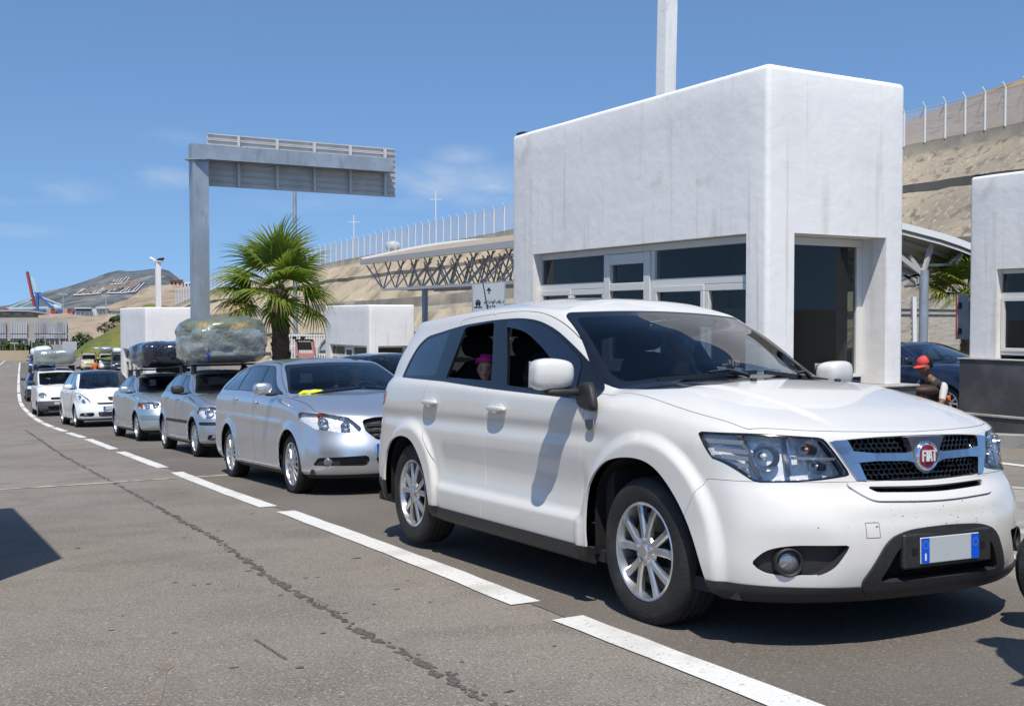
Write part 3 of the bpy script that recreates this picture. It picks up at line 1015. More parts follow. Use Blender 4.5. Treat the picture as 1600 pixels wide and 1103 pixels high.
def build_fence(P):
    root = empty('perimeter_fence', P[70], label='tall mesh fence with bent white posts along the top of the beige slope', cat='fence')
    inv = Matrix.Translation(-Vector(P[70]))
    loc = lambda v: Vector(v) - Vector(P[70])
    L = [0]
    for a, b in zip(P[:-1], P[1:]): L.append(L[-1] + (b - a).length)
    def along(s):
        i = min(max(int(np.searchsorted(L, s)) - 1, 0), len(P) - 2); t = (s - L[i]) / (L[i + 1] - L[i])
        p = P[i].lerp(P[i + 1], t); d = (P[i + 1] - P[i]); d.z = 0; d.normalize()
        return p, d
    mesh0 = None
    s = 4.0; k = 0
    step = (L[-1] - 8) / 98
    panel_pts = []
    pm = MB()
    pm.tube([(0, 0, -.1), (0, 0, 2.75)], .085, 6); pm.tube([(0, 0, 2.72), (-.28, 0, 3.15)], .075, 6)
    first = None
    while k < 99:
        p, d = along(s)
        nrm = Vector((-d.y, d.x, 0))
        if nrm.dot(Vector((-p.x, -p.y, 0))) < 0: nrm = -nrm
        q = loc(p)
        if first is None:
            first = pm.build('post', M['white_post'], root); o = first
        else:
            o = first.copy(); link(o, root)
        o.location = q
        o.rotation_euler = (0, 0, math.atan2(-nrm.y, -nrm.x) + math.pi + math.pi)
        panel_pts.append(q)
        s += step; k += 1
    m = MB()
    V = []
    for q in panel_pts: V += [q + Vector((0, 0, .05)), q + Vector((0, 0, 2.72))]
    m.add(V, [(2 * i, 2 * i + 2, 2 * i + 3, 2 * i + 1) for i in range(len(panel_pts) - 1)])
    m.build('mesh_panel', M['fence_mesh'], root)
    m = MB()
    for i in range(len(panel_pts) - 1):
        m.bar(panel_pts[i] + Vector((0, 0, 2.72)), panel_pts[i + 1] + Vector((0, 0, 2.72)), .035)
    m.build('top_rail', M['white_post'], root)
M['white_post'] = mat('white_fence_post', (.72, .71, .69), .6)
M['fence_mesh'] = glass('grey_welded_mesh', (.60, .60, .62), 0.0)
# welded mesh seen from afar: see-through with a matt grey wire share
nt_ = M['fence_mesh'].node_tree
mx_ = [n for n in nt_.nodes if n.type == 'MIX_SHADER'][0]
for l_ in list(nt_.links):
    if l_.to_node == mx_ and l_.to_socket == mx_.inputs[0]: nt_.links.remove(l_)
mx_.inputs[0].default_value = .50
tr_ = [n for n in nt_.nodes if n.type == 'BSDF_TRANSPARENT'][0]; tr_.inputs['Color'].default_value = (1, 1, 1, 1)
df_ = nt_.nodes.new('ShaderNodeBsdfDiffuse'); df_.inputs['Color'].default_value = (.55, .56, .60, 1)
nt_.links.new(df_.outputs['BSDF'], mx_.inputs[2])

def build_mountain():
    ridge = [(-220, 500), (-40, 486), (20, 474), (55, 462), (75, 454), (100, 449), (125, 441), (150, 433), (168, 426), (186, 421.5), (205, 423), (222, 422), (240, 420), (256, 420.5), (266, 423), (274, 430), (284, 438), (294, 445), (305, 455), (325, 470), (360, 486), (420, 492), (520, 498)]
    rx = [r[0] for r in ridge]; ry = [r[1] for r in ridge]
    nx, nv = 190, 46
    V = []
    for j in range(nv):
        v = j / (nv - 1) * 1.35
        for i in range(nx):
            px = -220 + 740 * i / (nx - 1)
            Y = 1700 + 900 * min(v, 1.35)
            zr = at(px, float(np.interp(px, rx, ry)), 2600).z
            z0 = -12
            if v <= 1: z = z0 + (zr - z0) * (v**1.15)
            else: z = zr - (v - 1) * 180
            X = (px - 800) / 1700 * Y
            nz = mnoise.fractal(Vector((X * .006, Y * .006, 3.1)), 1, 2, 6)
            w = min(1, v * 1.6) * (.25 if v > .93 else 1)
            z += nz * 9 * w
            V.append((X, Y, z))
    m = MB(); m.add(V, [(j * nx + i, j * nx + i + 1, (j + 1) * nx + i + 1, (j + 1) * nx + i) for j in range(nv - 1) for i in range(nx - 1)])
    o = m.build('mountain', M['mountain'], smooth=60)
    tag(o, 'distant scrub covered mountain with white writing on its flank', 'mountain', kind='structure')
    from mathutils.bvhtree import BVHTree
    bvh = BVHTree.FromPolygons([Vector(v) for v in m.v], m.f)
    cl = Vector((0, 0, CAM_H))
    def drape(px, py, up):
        d = ray(px, py).normalized()
        h = bvh.ray_cast(cl, d)
        return None if h[0] is None else h[0] + Vector((0, -up * .6, up))
    def patch(mb, a, b, w, n=5, up=2.5):
        a = np.array(a, float); b = np.array(b, float); dd = (b - a) / np.linalg.norm(b - a); r = np.array([-dd[1], dd[0]]) * w / 2
        Q = []
        for k in range(n + 1):
            c = a + (b - a) * k / n
            for s in (-1, 1):
                q = drape(*(c + r * s), up)
                if q is None: return
                Q.append(q)
        mb.add(Q, [(2 * k, 2 * k + 1, 2 * k + 3, 2 * k + 2) for k in range(n)])
    m = MB()
    [patch(m, (118 + 8.5 * k, 462 - 1.1 * k - (k % 3)), (128 + 9.2 * k, 452 - 1.6 * k + (k * 7 % 4)), 5 + (k * 5 % 4), 5, 1.2 + .02 * k) for k in range(11)]
    tag(m.build('cleared_ground', M['cleared']), 'reddish cleared ground around the white writing on the mountain', 'ground', kind='structure')
    # three words in whitewashed stone: God, Homeland, King
    words = {
     'upper word of white Arabic writing on the mountain': [((172, 446), (192, 444.5), 1.7), ((180, 444), (186, 437), 1.3), ((184, 443.5), (192, 435.5), 1.4), ((189, 443.5), (198, 434.5), 1.5), ((194, 444), (203, 435), 1.5), ((177, 442), (180, 439), 1.6)],
     'lower left word of white Arabic writing on the mountain': [((115, 462.5), (140, 461), 2.2), ((122, 459), (134, 453), 1.6), ((126, 456), (131, 452.5), 1.4), ((140, 461.5), (158, 459.5), 1.8), ((146, 459.5), (151, 455), 1.5), ((151, 460), (162, 451.5), 1.9), ((157, 459), (164, 452), 1.6)],
     'lower right word of white Arabic writing on the mountain': [((169, 459.5), (190, 459), 2.0), ((168, 459), (172, 455.5), 1.6), ((188, 458), (196, 453), 1.6), ((194, 458), (203, 450), 1.6), ((190, 459.5), (213, 456.5), 1.8), ((200, 457), (204, 453), 1.8), ((207, 457), (219, 445), 1.8), ((213, 456), (226, 443), 1.9), ((177, 456), (180, 453.5), 1.6)]}
    for lab, strokes in words.items():
        m = MB()
        for a, b, w in strokes: patch(m, a, b, w * .72, 5, 2.2)
        if m.f: tag(m.build('hill_lettering', M['white_stone']), lab, 'lettering', group='white words on the mountain')

def terrain(name, pts, mat_, label, cat, amp=.6, freq=.15, n=26, back=(0, 20, -3), kind='structure'):
    """a bank: front foot line, crest line (pairs of points), made rough"""
    m = MB(); V = []; k = 12
    A = [a for a, b in pts]; B = [b for a, b in pts]
    ua = makima_pts(list(np.arange(len(A))), A, n); ub = makima_pts(list(np.arange(len(B))), B, n)
    for a, b in zip(ua, ub):
        for j in range(k + 1):
            t = j / k; q = a.lerp(b, t)
            q.z += mnoise.fractal(Vector((q.x * freq, q.y * freq, 0)), 1, 2, 5) * amp * math.sin(math.pi * min(t, .7)) 
            V.append(q)
        V.append(b + Vector(back))
    k += 1
    m.add(V, [(i * (k + 1) + j, i * (k + 1) + j + 1, (i + 1) * (k + 1) + j + 1, (i + 1) * (k + 1) + j) for i in range(n - 1) for j in range(k)])
    return tag(m.build(name, mat_, smooth=60), label, cat, kind=kind)

SLOPE_LINE = build_slope()
build_fence(SLOPE_LINE)
build_mountain()
terrain('bank', [(at(60, 556, 330), at(60, 492, 420)), (at(110, 556, 330), at(110, 491, 420)), (at(200, 556, 320), at(200, 490, 410)), (at(300, 545, 300), at(300, 480, 400))], M['brown_bank'], 'bare brown earth bank below the port buildings', 'slope', 2.0, .05)
terrain('upper_bank', [(at(170, 486, 440), at(170, 478, 470)), (at(215, 486, 430), at(215, 458, 500)), (at(262, 490, 410), at(262, 447, 520)), (at(330, 500, 400), at(330, 455, 500))], M['brown_bank'], 'brown hillside with a road below the mountain', 'slope', 3.0, .04)
terrain('grass_bank', [(at(112, 556, 122), at(119, 553, 134)), (at(150, 560, 118), at(152, 528, 140)), (at(195, 566, 112), at(196, 498, 146)), (at(235, 570, 108), at(235, 474, 150)), (at(285, 575, 104), at(285, 488, 150))], M['grass_bank'], 'yellow green grassy bank behind the second lane of cars', 'slope', 1.2, .12)
# ---------------------------------------------------------------- toll-style booths
M['plaster'] = mat('white_painted_plaster', (.82, .80, .765), .75, noise=[(1.1, 7, (.74, .722, .69), .45, .72), (15, 4, (.60, .54, .465), .61, .80, (1, 1, .028)), (5, 4, (.62, .575, .51), .60, .78, (1, 1, .10)), (1.5, 4, (.68, .645, .59), .64, .70), (26, 3, (.55, .53, .50), .72, .78)], bump=(7, .30, 7, .02))
M['dark_tile'] = mat('dark_grey_stone_tile', (.060, .060, .062), .35, noise=[(2.2, 6, (.115, .115, .115), .45, .75)], bump=(20, .1))
M['frame'] = mat('cream_white_window_frame', (.66, .65, .61), .4)
M['booth_glass'] = glass('booth_window_glass', (.48, .51, .50), 1.0)
M['booth_in'] = mat('booth_interior', (.15, .158, .155), .8)
M['grey_metal'] = mat('galvanised_steel', (.31, .35, .39), .48, .35, noise=[(1.6, 7, (.40, .46, .52), .45, .70), (7, 5, (.22, .25, .29), .55, .8, (1, 1, .3))])
M['sign_back'] = mat('grey_sign_back', (.60, .575, .545), .6, noise=[(2, 5, (.50, .48, .455), .45, .7)])
M['white_metal'] = mat('white_painted_metal', (.70, .70, .68), .5)
M['pale_metal'] = mat('pale_grey_steel', (.44, .42, .40), .55, .2)
M['black'] = mat('black_paint', (.012, .012, .012), .5)
M['tan_sheet'] = mat('beige_roof_sheet', (.36, .30, .225), .6, noise=[(3, 5, (.31, .255, .19), .45, .7)])
M['dark_under'] = mat('canopy_underside', (.34, .33, .30), .7)

D_L = Vector((-.503, .864, 0)); D_C = Vector((.864, .503, 0))           # along the lane (away), across (to the right)
LEN, WID = 4.13, 1.637
def booth_mesh(root):
    """origin: near left corner at the plinth top; local x = along the lane (away), y = across to the right, z up"""
    H = 2.60; hd = 1.235
    X = [0, .245, 3.67, LEN]; Y = [0, .304, 1.405, WID]; Z = [-.055, hd, H]
    bm = bmesh.new()
    cache = {}
    def v(x, y, z):
        k = (round(x, 4), round(y, 4), round(z, 4))
        if k not in cache: cache[k] = bm.verts.new(k)
        return cache[k]
    def q(*p):
        return bm.faces.new([v(*a) for a in p])
    n = 9
    def wallx(y, opens):          # walls along x
        for i in range(3):
            for j in range(2):
                if i == 1 and j == 0 and opens: continue
                q((X[i], y, Z[j]), (X[i + 1], y, Z[j]), (X[i + 1], y, Z[j + 1]), (X[i], y, Z[j + 1]))
    def wally(x, opens):
        for i in range(3):
            for j in range(2):
                if i == 1 and j == 0 and opens: continue
                q((x, Y[i], Z[j]), (x, Y[i + 1], Z[j]), (x, Y[i + 1], Z[j + 1]), (x, Y[i], Z[j + 1]))
    wallx(0, True); wallx(WID, True); wally(0, True); wally(LEN, False)
    for i in range(3):
        for k in range(3):
            q((X[i], Y[k], H), (X[i + 1], Y[k], H), (X[i + 1], Y[k + 1], H), (X[i], Y[k + 1], H))
    # reveals
    for y, dy in ((0, .13), (WID, -.13)):
        x0, x1 = X[1], X[2]; z0, z1 = Z[0], Z[1]
        q((x0, y, z0), (x0, y, z1), (x0, y + dy, z1), (x0, y + dy, z0))
        q((x1, y, z0), (x1, y + dy, z0), (x1, y + dy, z1), (x1, y, z1))
        q((x0, y, z1), (x1, y, z1), (x1, y + dy, z1), (x0, y + dy, z1))
    y0, y1 = Y[1], Y[2]; z0, z1 = Z[0], Z[1]; dx = .27
    q((0, y0, z0), (dx, y0, z0), (dx, y0, z1), (0, y0, z1)); q((0, y1, z0), (0, y1, z1), (dx, y1, z1), (dx, y1, z0)); q((0, y0, z1), (dx, y0, z1), (dx, y1, z1), (0, y1, z1))
    bmesh.ops.recalc_face_normals(bm, faces=bm.faces)
    for f in bm.faces:
        pass
    corner = [e for e in bm.edges if all((abs(w.co.x) < 1e-4 or abs(w.co.x - LEN) < 1e-4) and (abs(w.co.y) < 1e-4 or abs(w.co.y - WID) < 1e-4) for w in e.verts) and abs(e.verts[0].co.z - e.verts[1].co.z) > .1]
    rim = [e for e in bm.edges if all(abs(w.co.z - H) < 1e-4 for w in e.verts) and any(abs(f.normal.z) < .5 for f in e.link_faces)]
    bmesh.ops.bevel(bm, geom=corner + rim, offset=.045, segments=4, profile=.5, affect='EDGES')
    edges = [e for e in bm.edges if e.calc_length() > .5]
    bmesh.ops.subdivide_edges(bm, edges=edges, cuts=5, use_grid_fill=True)
    bmesh.ops.triangulate(bm, faces=[f for f in bm.faces if len(f.verts) > 4])
    for w in bm.verts:
        nz = mnoise.fractal(w.co * .9, 1, 2, 3) * .005
        if w.co.z > .02 and (w.co.z > H - .01): w.co.z += nz
    me = bpy.data.meshes.new('wall'); bm.to_mesh(me); bm.free()
    me.materials.append(M['plaster'])
    me.polygons.foreach_set('use_smooth', [True] * len(me.polygons)); me.set_sharp_from_angle(angle=R_(40))
    o = bpy.data.objects.new('wall', me); link(o, root)
    # plinth of dark tiles with a lighter ledge
    p = MB(); p.box((-.10, -.10, -1.50), (LEN + .10, WID + .10, -.895), bev=.008)
    lowp = p.build('plinth', M['dark_tile'], root)
    p = MB(); p.box((-.085, -.085, -.855), (LEN + .085, WID + .085, -.078), bev=.006)
    for k in range(1, 6):
        x = -.085 + (LEN + .17) * k / 6
        p.box((x - .003, -.0865, -.85), (x + .003, -.0845, -.08)); p.box((x - .003, WID + .0845, -.85), (x + .003, WID + .0865, -.08))
    p.build('plinth_tiles', M['dark_tile'], lowp)
    p = MB(); p.box((-.12, -.12, -.893), (LEN + .12, WID + .12, -.857), bev=.006); p.build('plinth_ledge', M['kerb'], lowp)
    p = MB(); p.box((-.105, -.105, -.076), (LEN + .105, WID + .105, -.058), bev=.004); p.build('sill', M['kerb'], root)
    p = MB(); p.box((LEN - .16, .04, H - .01), (LEN - .02, .20, H + .035), bev=.01); p.build('roof_outlet', M['black'], root)
    # inside
    p = MB(); p.box((.32, .20, .0), (.36, WID - .2, .05)); 
    p = MB(); p.add([(.3, .2, .004), (LEN - .1, .2, .004), (LEN - .1, WID - .2, .004), (.3, WID - .2, .004)], [(0, 1, 2, 3)]); p.build('floor', M['booth_in'], root)
    p = MB(); p.box((.9, .35, .0), (1.25, 1.2, .62), bev=.01); p.build('desk', M['booth_in'], root)
    p = MB(); p.box((.40, WID - .30, .0), (LEN - .15, WID - .27, 1.23)); p.box((2.6, .30, .01), (2.64, WID - .31, 1.23)); p.add([(.28, .16, 1.24), (LEN - .1, .16, 1.24), (LEN - .1, WID - .16, 1.24), (.28, WID - .16, 1.24)], [(0, 3, 2, 1)]); p.build('added_partition', M['booth_in'], root)  # opaque panels added so no bright sky shows through; keeps the windows dark
    # long side windows (both sides share the layout)
    for y, s in ((.12, 1), (WID - .12, -1)):
        fr = MB(); pn = MB()
        F = lambda x0, x1, z0, z1, d=.05, o=0: fr.box((x0, min(y - s * (.02 + o), y + s * d), z0), (x1, max(y - s * (.02 + o), y + s * d), z1), bev=.004)
        ztr0, ztr1, zsl = .90, 1.165, .825
        x0, x1 = .245, 3.67
        F(x0, x1, 1.168, 1.232); F(x0, .262, .0, 1.167)
        win = []
        for a, b in ((.262, 1.62), (2.44, 3.66)):
            F(a, b, .832, .898)                                   # transom bar
            F(b, b + .05, .0, 1.167)
            F(a, b, .0, .05)
            win.append((a, b, ztr0, ztr1))
            mid = a + (b - a) * (.46 if a < 1 else .5)
            for c, e, o in ((a, mid, .0), (mid, b, .012)):
                F(c + .003, e - .003, .772, .830, .03, o); F(c + .003, e - .003, .052, .10, .03, o)
                F(c + .003, c + .05, .102, .770, .03, o); F(e - .05, e - .003, .102, .770, .03, o)
                win.append((c + .05, e - .05, .102, .77))
        # door in the middle
        a, b = 1.675, 2.435
        F(a, a + .10, .0, 1.165, .05, .014); F(b - .10, b, .0, 1.165, .05, .014)
        F(a + .102, b - .102, 1.06, 1.163, .05, .014); F(a + .102, b - .102, .80, .875, .05, .014); F(a + .102, b - .102, .0, .12, .05, .014)
        win += [(a + .1, b - .1, .875, 1.06), (a + .1, b - .1, .12, .80)]
        wf = fr.build('window', M['frame'], root)
        for (c, e, z0, z1) in win:
            g = MB(); yy = y + s * .012
            g.add([(c, yy, z0), (e, yy, z0), (e, yy, z1), (c, yy, z1)], [(0, 1, 2, 3)])
            g.build('pane', M['booth_glass'], wf)
    # end window
    fr = MB()
    fr.box((.262, .304, 1.165), (.31, 1.405, 1.232), bev=.004); fr.box((.262, 1.335, 0), (.31, 1.405, 1.163), bev=.004); fr.box((.262, .304, .0), (.31, 1.333, .03), bev=.004)
    wf = fr.build('window', M['frame'], root)
    g = MB(); g.add([(.285, .304, .03), (.285, 1.335, .03), (.285, 1.335, 1.165), (.285, .304, 1.165)], [(0, 1, 2, 3)]); g.build('pane', M['booth_glass'], wf)
    d = MB(); d.box((1.2, .62, .0), (1.24, .70, 1.16)); d.build('door_post', M['black'], root)

def place_booth(b, C, z):
    b.location = (C[0], C[1], z)
    b.rotation_euler = Matrix((D_L, D_C, Vector((0, 0, 1)))).transposed().to_4x4().to_euler()
    b.scale = (1, 1, 1)

# local axes (along, across, up) form a left-handed set, so mirror the across axis in the mesh
def build_booths():
    b = empty('booth', label='large white plaster booth with wide windows right behind the white car', cat='booth', group='white border booths')
    booth_mesh(b)
    def mirror(o):
        for c in o.children:
            if c.type == 'MESH' and not c.data.get('mir'):
                me = c.data; me.transform(Matrix.Diagonal((1, -1, 1, 1))); me.flip_normals(); me['mir'] = 1
            mirror(c)
    mirror(b)
    ang = math.atan2(D_L.y, D_L.x)
    def put(o, X, Y, ztop):
        o.location = (X, Y, ztop); o.rotation_euler = (0, 0, ang)
    put(b, 2.08, 8.9, -.53 + CAM_H)
    spots = [((8.83, 12.53), -.53, 'white booth cut by the right edge of the photo on a dark tiled base'),
             ((-4.74, 5.02), -.62, 'white booth standing left of the frame whose shadow falls on the asphalt'),
             ((-4.70, 35.9), -2.16, 'small distant white booth between the palm and the white car'),
             ((-11.45, 34.0), -2.26, 'distant white booth behind the grey sign post and dark luggage')]
    for (x, y), z, lab in spots:
        c = copy_tree(b); put(c, x, y, z + CAM_H); c['label'] = lab
    # kerbed islands under the booths
    for (X, Y), z in [((2.08, 8.9), 0), ((8.83, 12.53), 0), ((-4.70, 35.9), 0), ((-11.45, 34.0), 0)]:
        C = Vector((X, Y, 0))
        a_ = 2.0 if z else 0
        poly = rounded([(-2.6 + a_, -.38), (-2.9 + a_, .8), (-2.6 + a_, 2.0), (6.2, 2.0), (6.5, .8), (6.2, -.38)], .5, 6)
        m = MB()
        P = [C + D_L * p[0] + D_C * p[1] for p in poly]
        n = len(P)
        inn = [C + D_L * (p[0] * .97 + .05) + D_C * ((p[1] - .8) * .88 + .8) for p in poly]
        zt = [ground_z(p.x, p.y) + .16 for p in P]
        V = [(p.x, p.y, h - .4) for p, h in zip(P, zt)] + [(p.x, p.y, h) for p, h in zip(P, zt)] + [(p.x, p.y, ground_z(p.x, p.y) + .16) for p in inn]
        F = [(i, (i + 1) % n, n + (i + 1) % n, n + i) for i in range(n)] + [(n + i, n + (i + 1) % n, 2 * n + (i + 1) % n, 2 * n + i) for i in range(n)]
        m.add(V, F)
        tag(m.build('kerb', M['kerb']), 'pale concrete kerb around a booth island', 'kerb', kind='structure')
        m = MB(); m.add([(p.x, p.y, ground_z(p.x, p.y) + .156) for p in inn], [tuple(range(n))])
        tag(m.build('pavement', M['paving']), 'paved top of a booth island', 'pavement', kind='structure')
build_booths()

# ---------------------------------------------------------------- gantry with the back of a lane sign
def build_gantry():
    base = Vector((-8.02, 28.0, ground_z(-8.02, 28.0)))
    g = empty('sign_gantry', base, label='tall grey steel cantilever gantry carrying a lane sign seen from behind', cat='gantry')
    top = 4.36 + CAM_H - base.z
    c = D_C
    m = MB(); m.bar((0, 0, 0), (0, 0, top - .33), .40, .40, c); m.box((-.3, -.3, 0), (.3, .3, .03)); m.build('post', M['grey_metal'], g)
    m = MB(); m.box((-.30, -.30, top - .345), (.30, .30, top - .315)); m.build('cap_plate', M['grey_metal'], g)
    m = MB(); m.bar(-c * .22 + Vector((0, 0, top - .12)), c * 5.35 + Vector((0, 0, top - .10)), .34, .37); m.build('arm', M['grey_metal'], g)
    # sign: a row of ribbed planks facing away (towards the drivers behind)
    f = D_L * .30
    x0, x1 = .30, 5.62; z1, z0 = top + .44, top - .93
    m = MB(); nb = 9
    for k in range(nb):
        za = z0 + (z1 - z0) * k / nb; zb = z0 + (z1 - z0) * (k + 1) / nb
        A = c * x0 + f; B = c * x1 + f
        for (u, v, w) in ((za + .006, za + .03, .0), (zb - .03, zb - .006, .0), (za + .03, zb - .03, .03)):
            m.bar(A + D_L * w + Vector((0, 0, (u + v) / 2)), B + D_L * w + Vector((0, 0, (u + v) / 2)), .03 if w == 0 else .008, v - u)
        m.bar(A + D_L * .045 + Vector((0, 0, (za + zb) / 2)), B + D_L * .045 + Vector((0, 0, (za + zb) / 2)), .004, zb - za - .004)
    m.build('sign_panel', M['sign_back'], g)
    for k in range(5):
        x = x0 + (x1 - x0) * (k + .86) / 5.0 * .98 - .1
        m = MB()
        p = c * x + D_L * .235
        m.bar(p + Vector((0, 0, z0 + .02)), p + Vector((0, 0, z1 - .02)), .10, .06, c)
        m.build('sign_stud', M['sign_back'], g)
build_gantry()

def mast(name, X, Y, w, top, label, lights=0, mat_='plaster', group=None, cat='mast', r=None):
    z = ground_z(X, Y)
    o = empty(name, (X, Y, z), label=label, cat=cat, group=group)
    h = top + CAM_H - z
    m = MB()
    if r: m.tube([(0, 0, -.1), (0, 0, h * .6), (0, 0, h)], [r, r * .9, r * .7], 10)
    else: m.bar((0, 0, -.1), (0, 0, h), w, w, (.863, .503, 0))
    m.build('post', M[mat_], o)
    return o, h
# square masts
o, h = mast('square_mast', 3.92, 29, .37, 16.0, 'tall white square mast rising behind the large white booth', cat='mast')
o.rotation_euler = (0, R_(1.0), 0)
m = MB()
for k in range(3): m.box((-.03, -.192, 10.8 + k * .5), (.03, -.182, 10.85 + k * .5))
m.build('bolt', M['black'], o)
o, h = mast('square_mast', -31.5, 97, .42, 5.0, 'white square mast with floodlights beside the distant mountain', cat='mast')
m = MB(); m.box((-.35, -.30, h), (.40, .30, h + .08)); m.build('bracket', M['white_metal'], o)
for dx, tl in ((-.45, .5), (.25, -.2)):
    l = superbox('floodlight', (.62, .42, .24), M['white_metal' if dx < 0 else 'black'], o, (dx, 0, h + .22), 4, 2, (0, tl, 0))
o, h = mast('lamp_post', -9.55, 48, 0, 7.0, 'slim grey lamp post standing behind the palm', r=.105, mat_='grey_metal', cat='lamp post')
m = MB(); m.bar((-.6, 0, h - .05), (.6, 0, h - .05), .06); m.build('arm', M['grey_metal'], o)
for s in (-1, 1): superbox('lamp_head', (.5, .22, .12), M['grey_metal'], o, (s * .6, 0, h), 3, 2)
for px, py0, py1, Y, lab in ((553, 376, 336, 185, 'thin white lamp post above the fence, left of the pair'), (681, 345, 299, 165, 'thin white lamp post above the fence, right of the pair')):
    b = at(px, py0, Y); t = at(px, py1, Y)
    o = empty('lamp_post', b, label=lab, cat='lamp post', group='lamp posts beyond the fence')
    m = MB(); m.tube([(0, 0, -4), (0, 0, t.z - b.z)], .10, 6); m.build('post', M['white_metal'], o)
    m = MB(); m.bar((-.9, 0, (t.z - b.z) * .72), (.9, 0, (t.z - b.z) * .72), .10); m.build('arm', M['white_metal'], o)
# small lamp posts far left
for k, (px, py0, py1, Y) in enumerate([(23, 560, 536, 150), (71, 556, 524, 170), (93, 552, 520, 180), (112, 548, 522, 190), (166, 494, 462, 420), (99, 482, 460, 600), (50, 556, 530, 160)]):
    b = at(px, py0, Y); t = at(px, py1, Y)
    o = empty('lamp_post', b, label=['thin pale lamp post by the tan fence at the far left', 'thin pale lamp post before the panelled wall', 'thin pale lamp post behind the roof luggage', 'short pale lamp post beside the dark sign back', 'tall thin lamp post before the long low building', 'tall thin lamp post beside the crane', 'dark signal post before the panelled wall'][k], cat='lamp post')
    m = MB(); m.tube([(0, 0, -1), (0, 0, t.z - b.z)], .0011 * Y * .35, 6); m.build('post', M['pale_metal'], o)
    m = MB(); m.bar((-.004 * Y, 0, t.z - b.z), (.004 * Y, 0, t.z - b.z), .0010 * Y); m.build('lamp_head', M['pale_metal'], o)

# ---------------------------------------------------------------- canopies on steel trusses
def build_canopy():
    E = at(565, 408, 50); dv = (at(800, 380, 38) - E); Ln = dv.length; a = dv.normalized()
    nrm = Vector((-a.y, a.x, 0)).normalized()
    if nrm.y < 0: nrm = -nrm                                       # away from the camera
    root = empty('canopy', E, label='long beige canopy on a steel lattice truss left of the large booth', cat='canopy')
    Lt = Ln + 9
    m = MB(); n = 10; V = []
    for i in range(2):
        for k in range(n + 1):
            t = k / n
            q = a * (i * Lt) + nrm * (7 * t) + Vector((0, 0, .05 + 1.0 * math.sin(math.pi * .55 * t)))
            if i == 0: q = q + a * (2.2 * t)
            V.append(q)
    V += [v + Vector((0, 0, -.05)) for v in V]
    N_ = n + 1
    m.add(V, [(k, k + 1, N_ + k + 1, N_ + k) for k in range(n)] + [(2 * N_ + k, 3 * N_ + k, 3 * N_ + k + 1, 2 * N_ + k + 1) for k in range(n)])
    m.build('roof', M['tan_sheet'], root)
    m = MB(); m.bar(Vector((0, 0, -.05)), a * Lt + Vector((0, 0, -.03)), .16, .24); m.build('fascia', M['pale_metal'], root)
    m = MB()
    for i in range(n): m.bar(V[i] + Vector((0, 0, .05)), V[i + 1] + Vector((0, 0, .05)), .16, .10)
    m.build('edge_trim', M['white_metal'], root)
    m = MB(); lowz = -1.35; x = 1.9
    for off in (.25, 1.5, 2.8):
        s0 = 1.9
        m.bar(a * s0 + nrm * off + Vector((0, 0, lowz)), a * Lt + nrm * off + Vector((0, 0, lowz)), .11)
        if off < 1:
            m.bar(Vector((0, 0, -.2)) + nrm * off, a * s0 + nrm * off + Vector((0, 0, lowz)), .05)
        s = s0; up = False
        while s < Lt - 1.5:
            m.bar(a * s + nrm * off + Vector((0, 0, lowz)), a * (s - 1.1) + nrm * off + Vector((0, 0, -.15)), .042)
            m.bar(a * s + nrm * off + Vector((0, 0, lowz)), a * (s + .05) + nrm * (off + .35) + Vector((0, 0, -.12)), .055)
            m.bar(a * s + nrm * off + Vector((0, 0, lowz)), a * (s + 1.1) + nrm * (off + .6) + Vector((0, 0, -.10)), .042)
            if off < 2: m.bar(a * s + nrm * off + Vector((0, 0, lowz)), a * (s + .8) + nrm * (off + 1.25) + Vector((0, 0, lowz)), .05)
            s += 1.35
    m.build('truss', M['pale_metal'], root)
    # column under the truss
    d = ray(664.5, 450); t = None
    best = None
    for k in range(400):
        p = E + a * (Lt * k / 400) + nrm * .9
        e = abs(p.x / p.y - (664.5 - 800) / 1700)
        if best is None or e < best[0]: best = (e, p)
    p = best[1]
    m = MB(); m.tube([(p.x - E.x, p.y - E.y, ground_z(p.x, p.y) - E.z), (p.x - E.x, p.y - E.y, lowz)], .13, 14); m.build('column', M['grey_metal'], root, 40)
build_canopy()

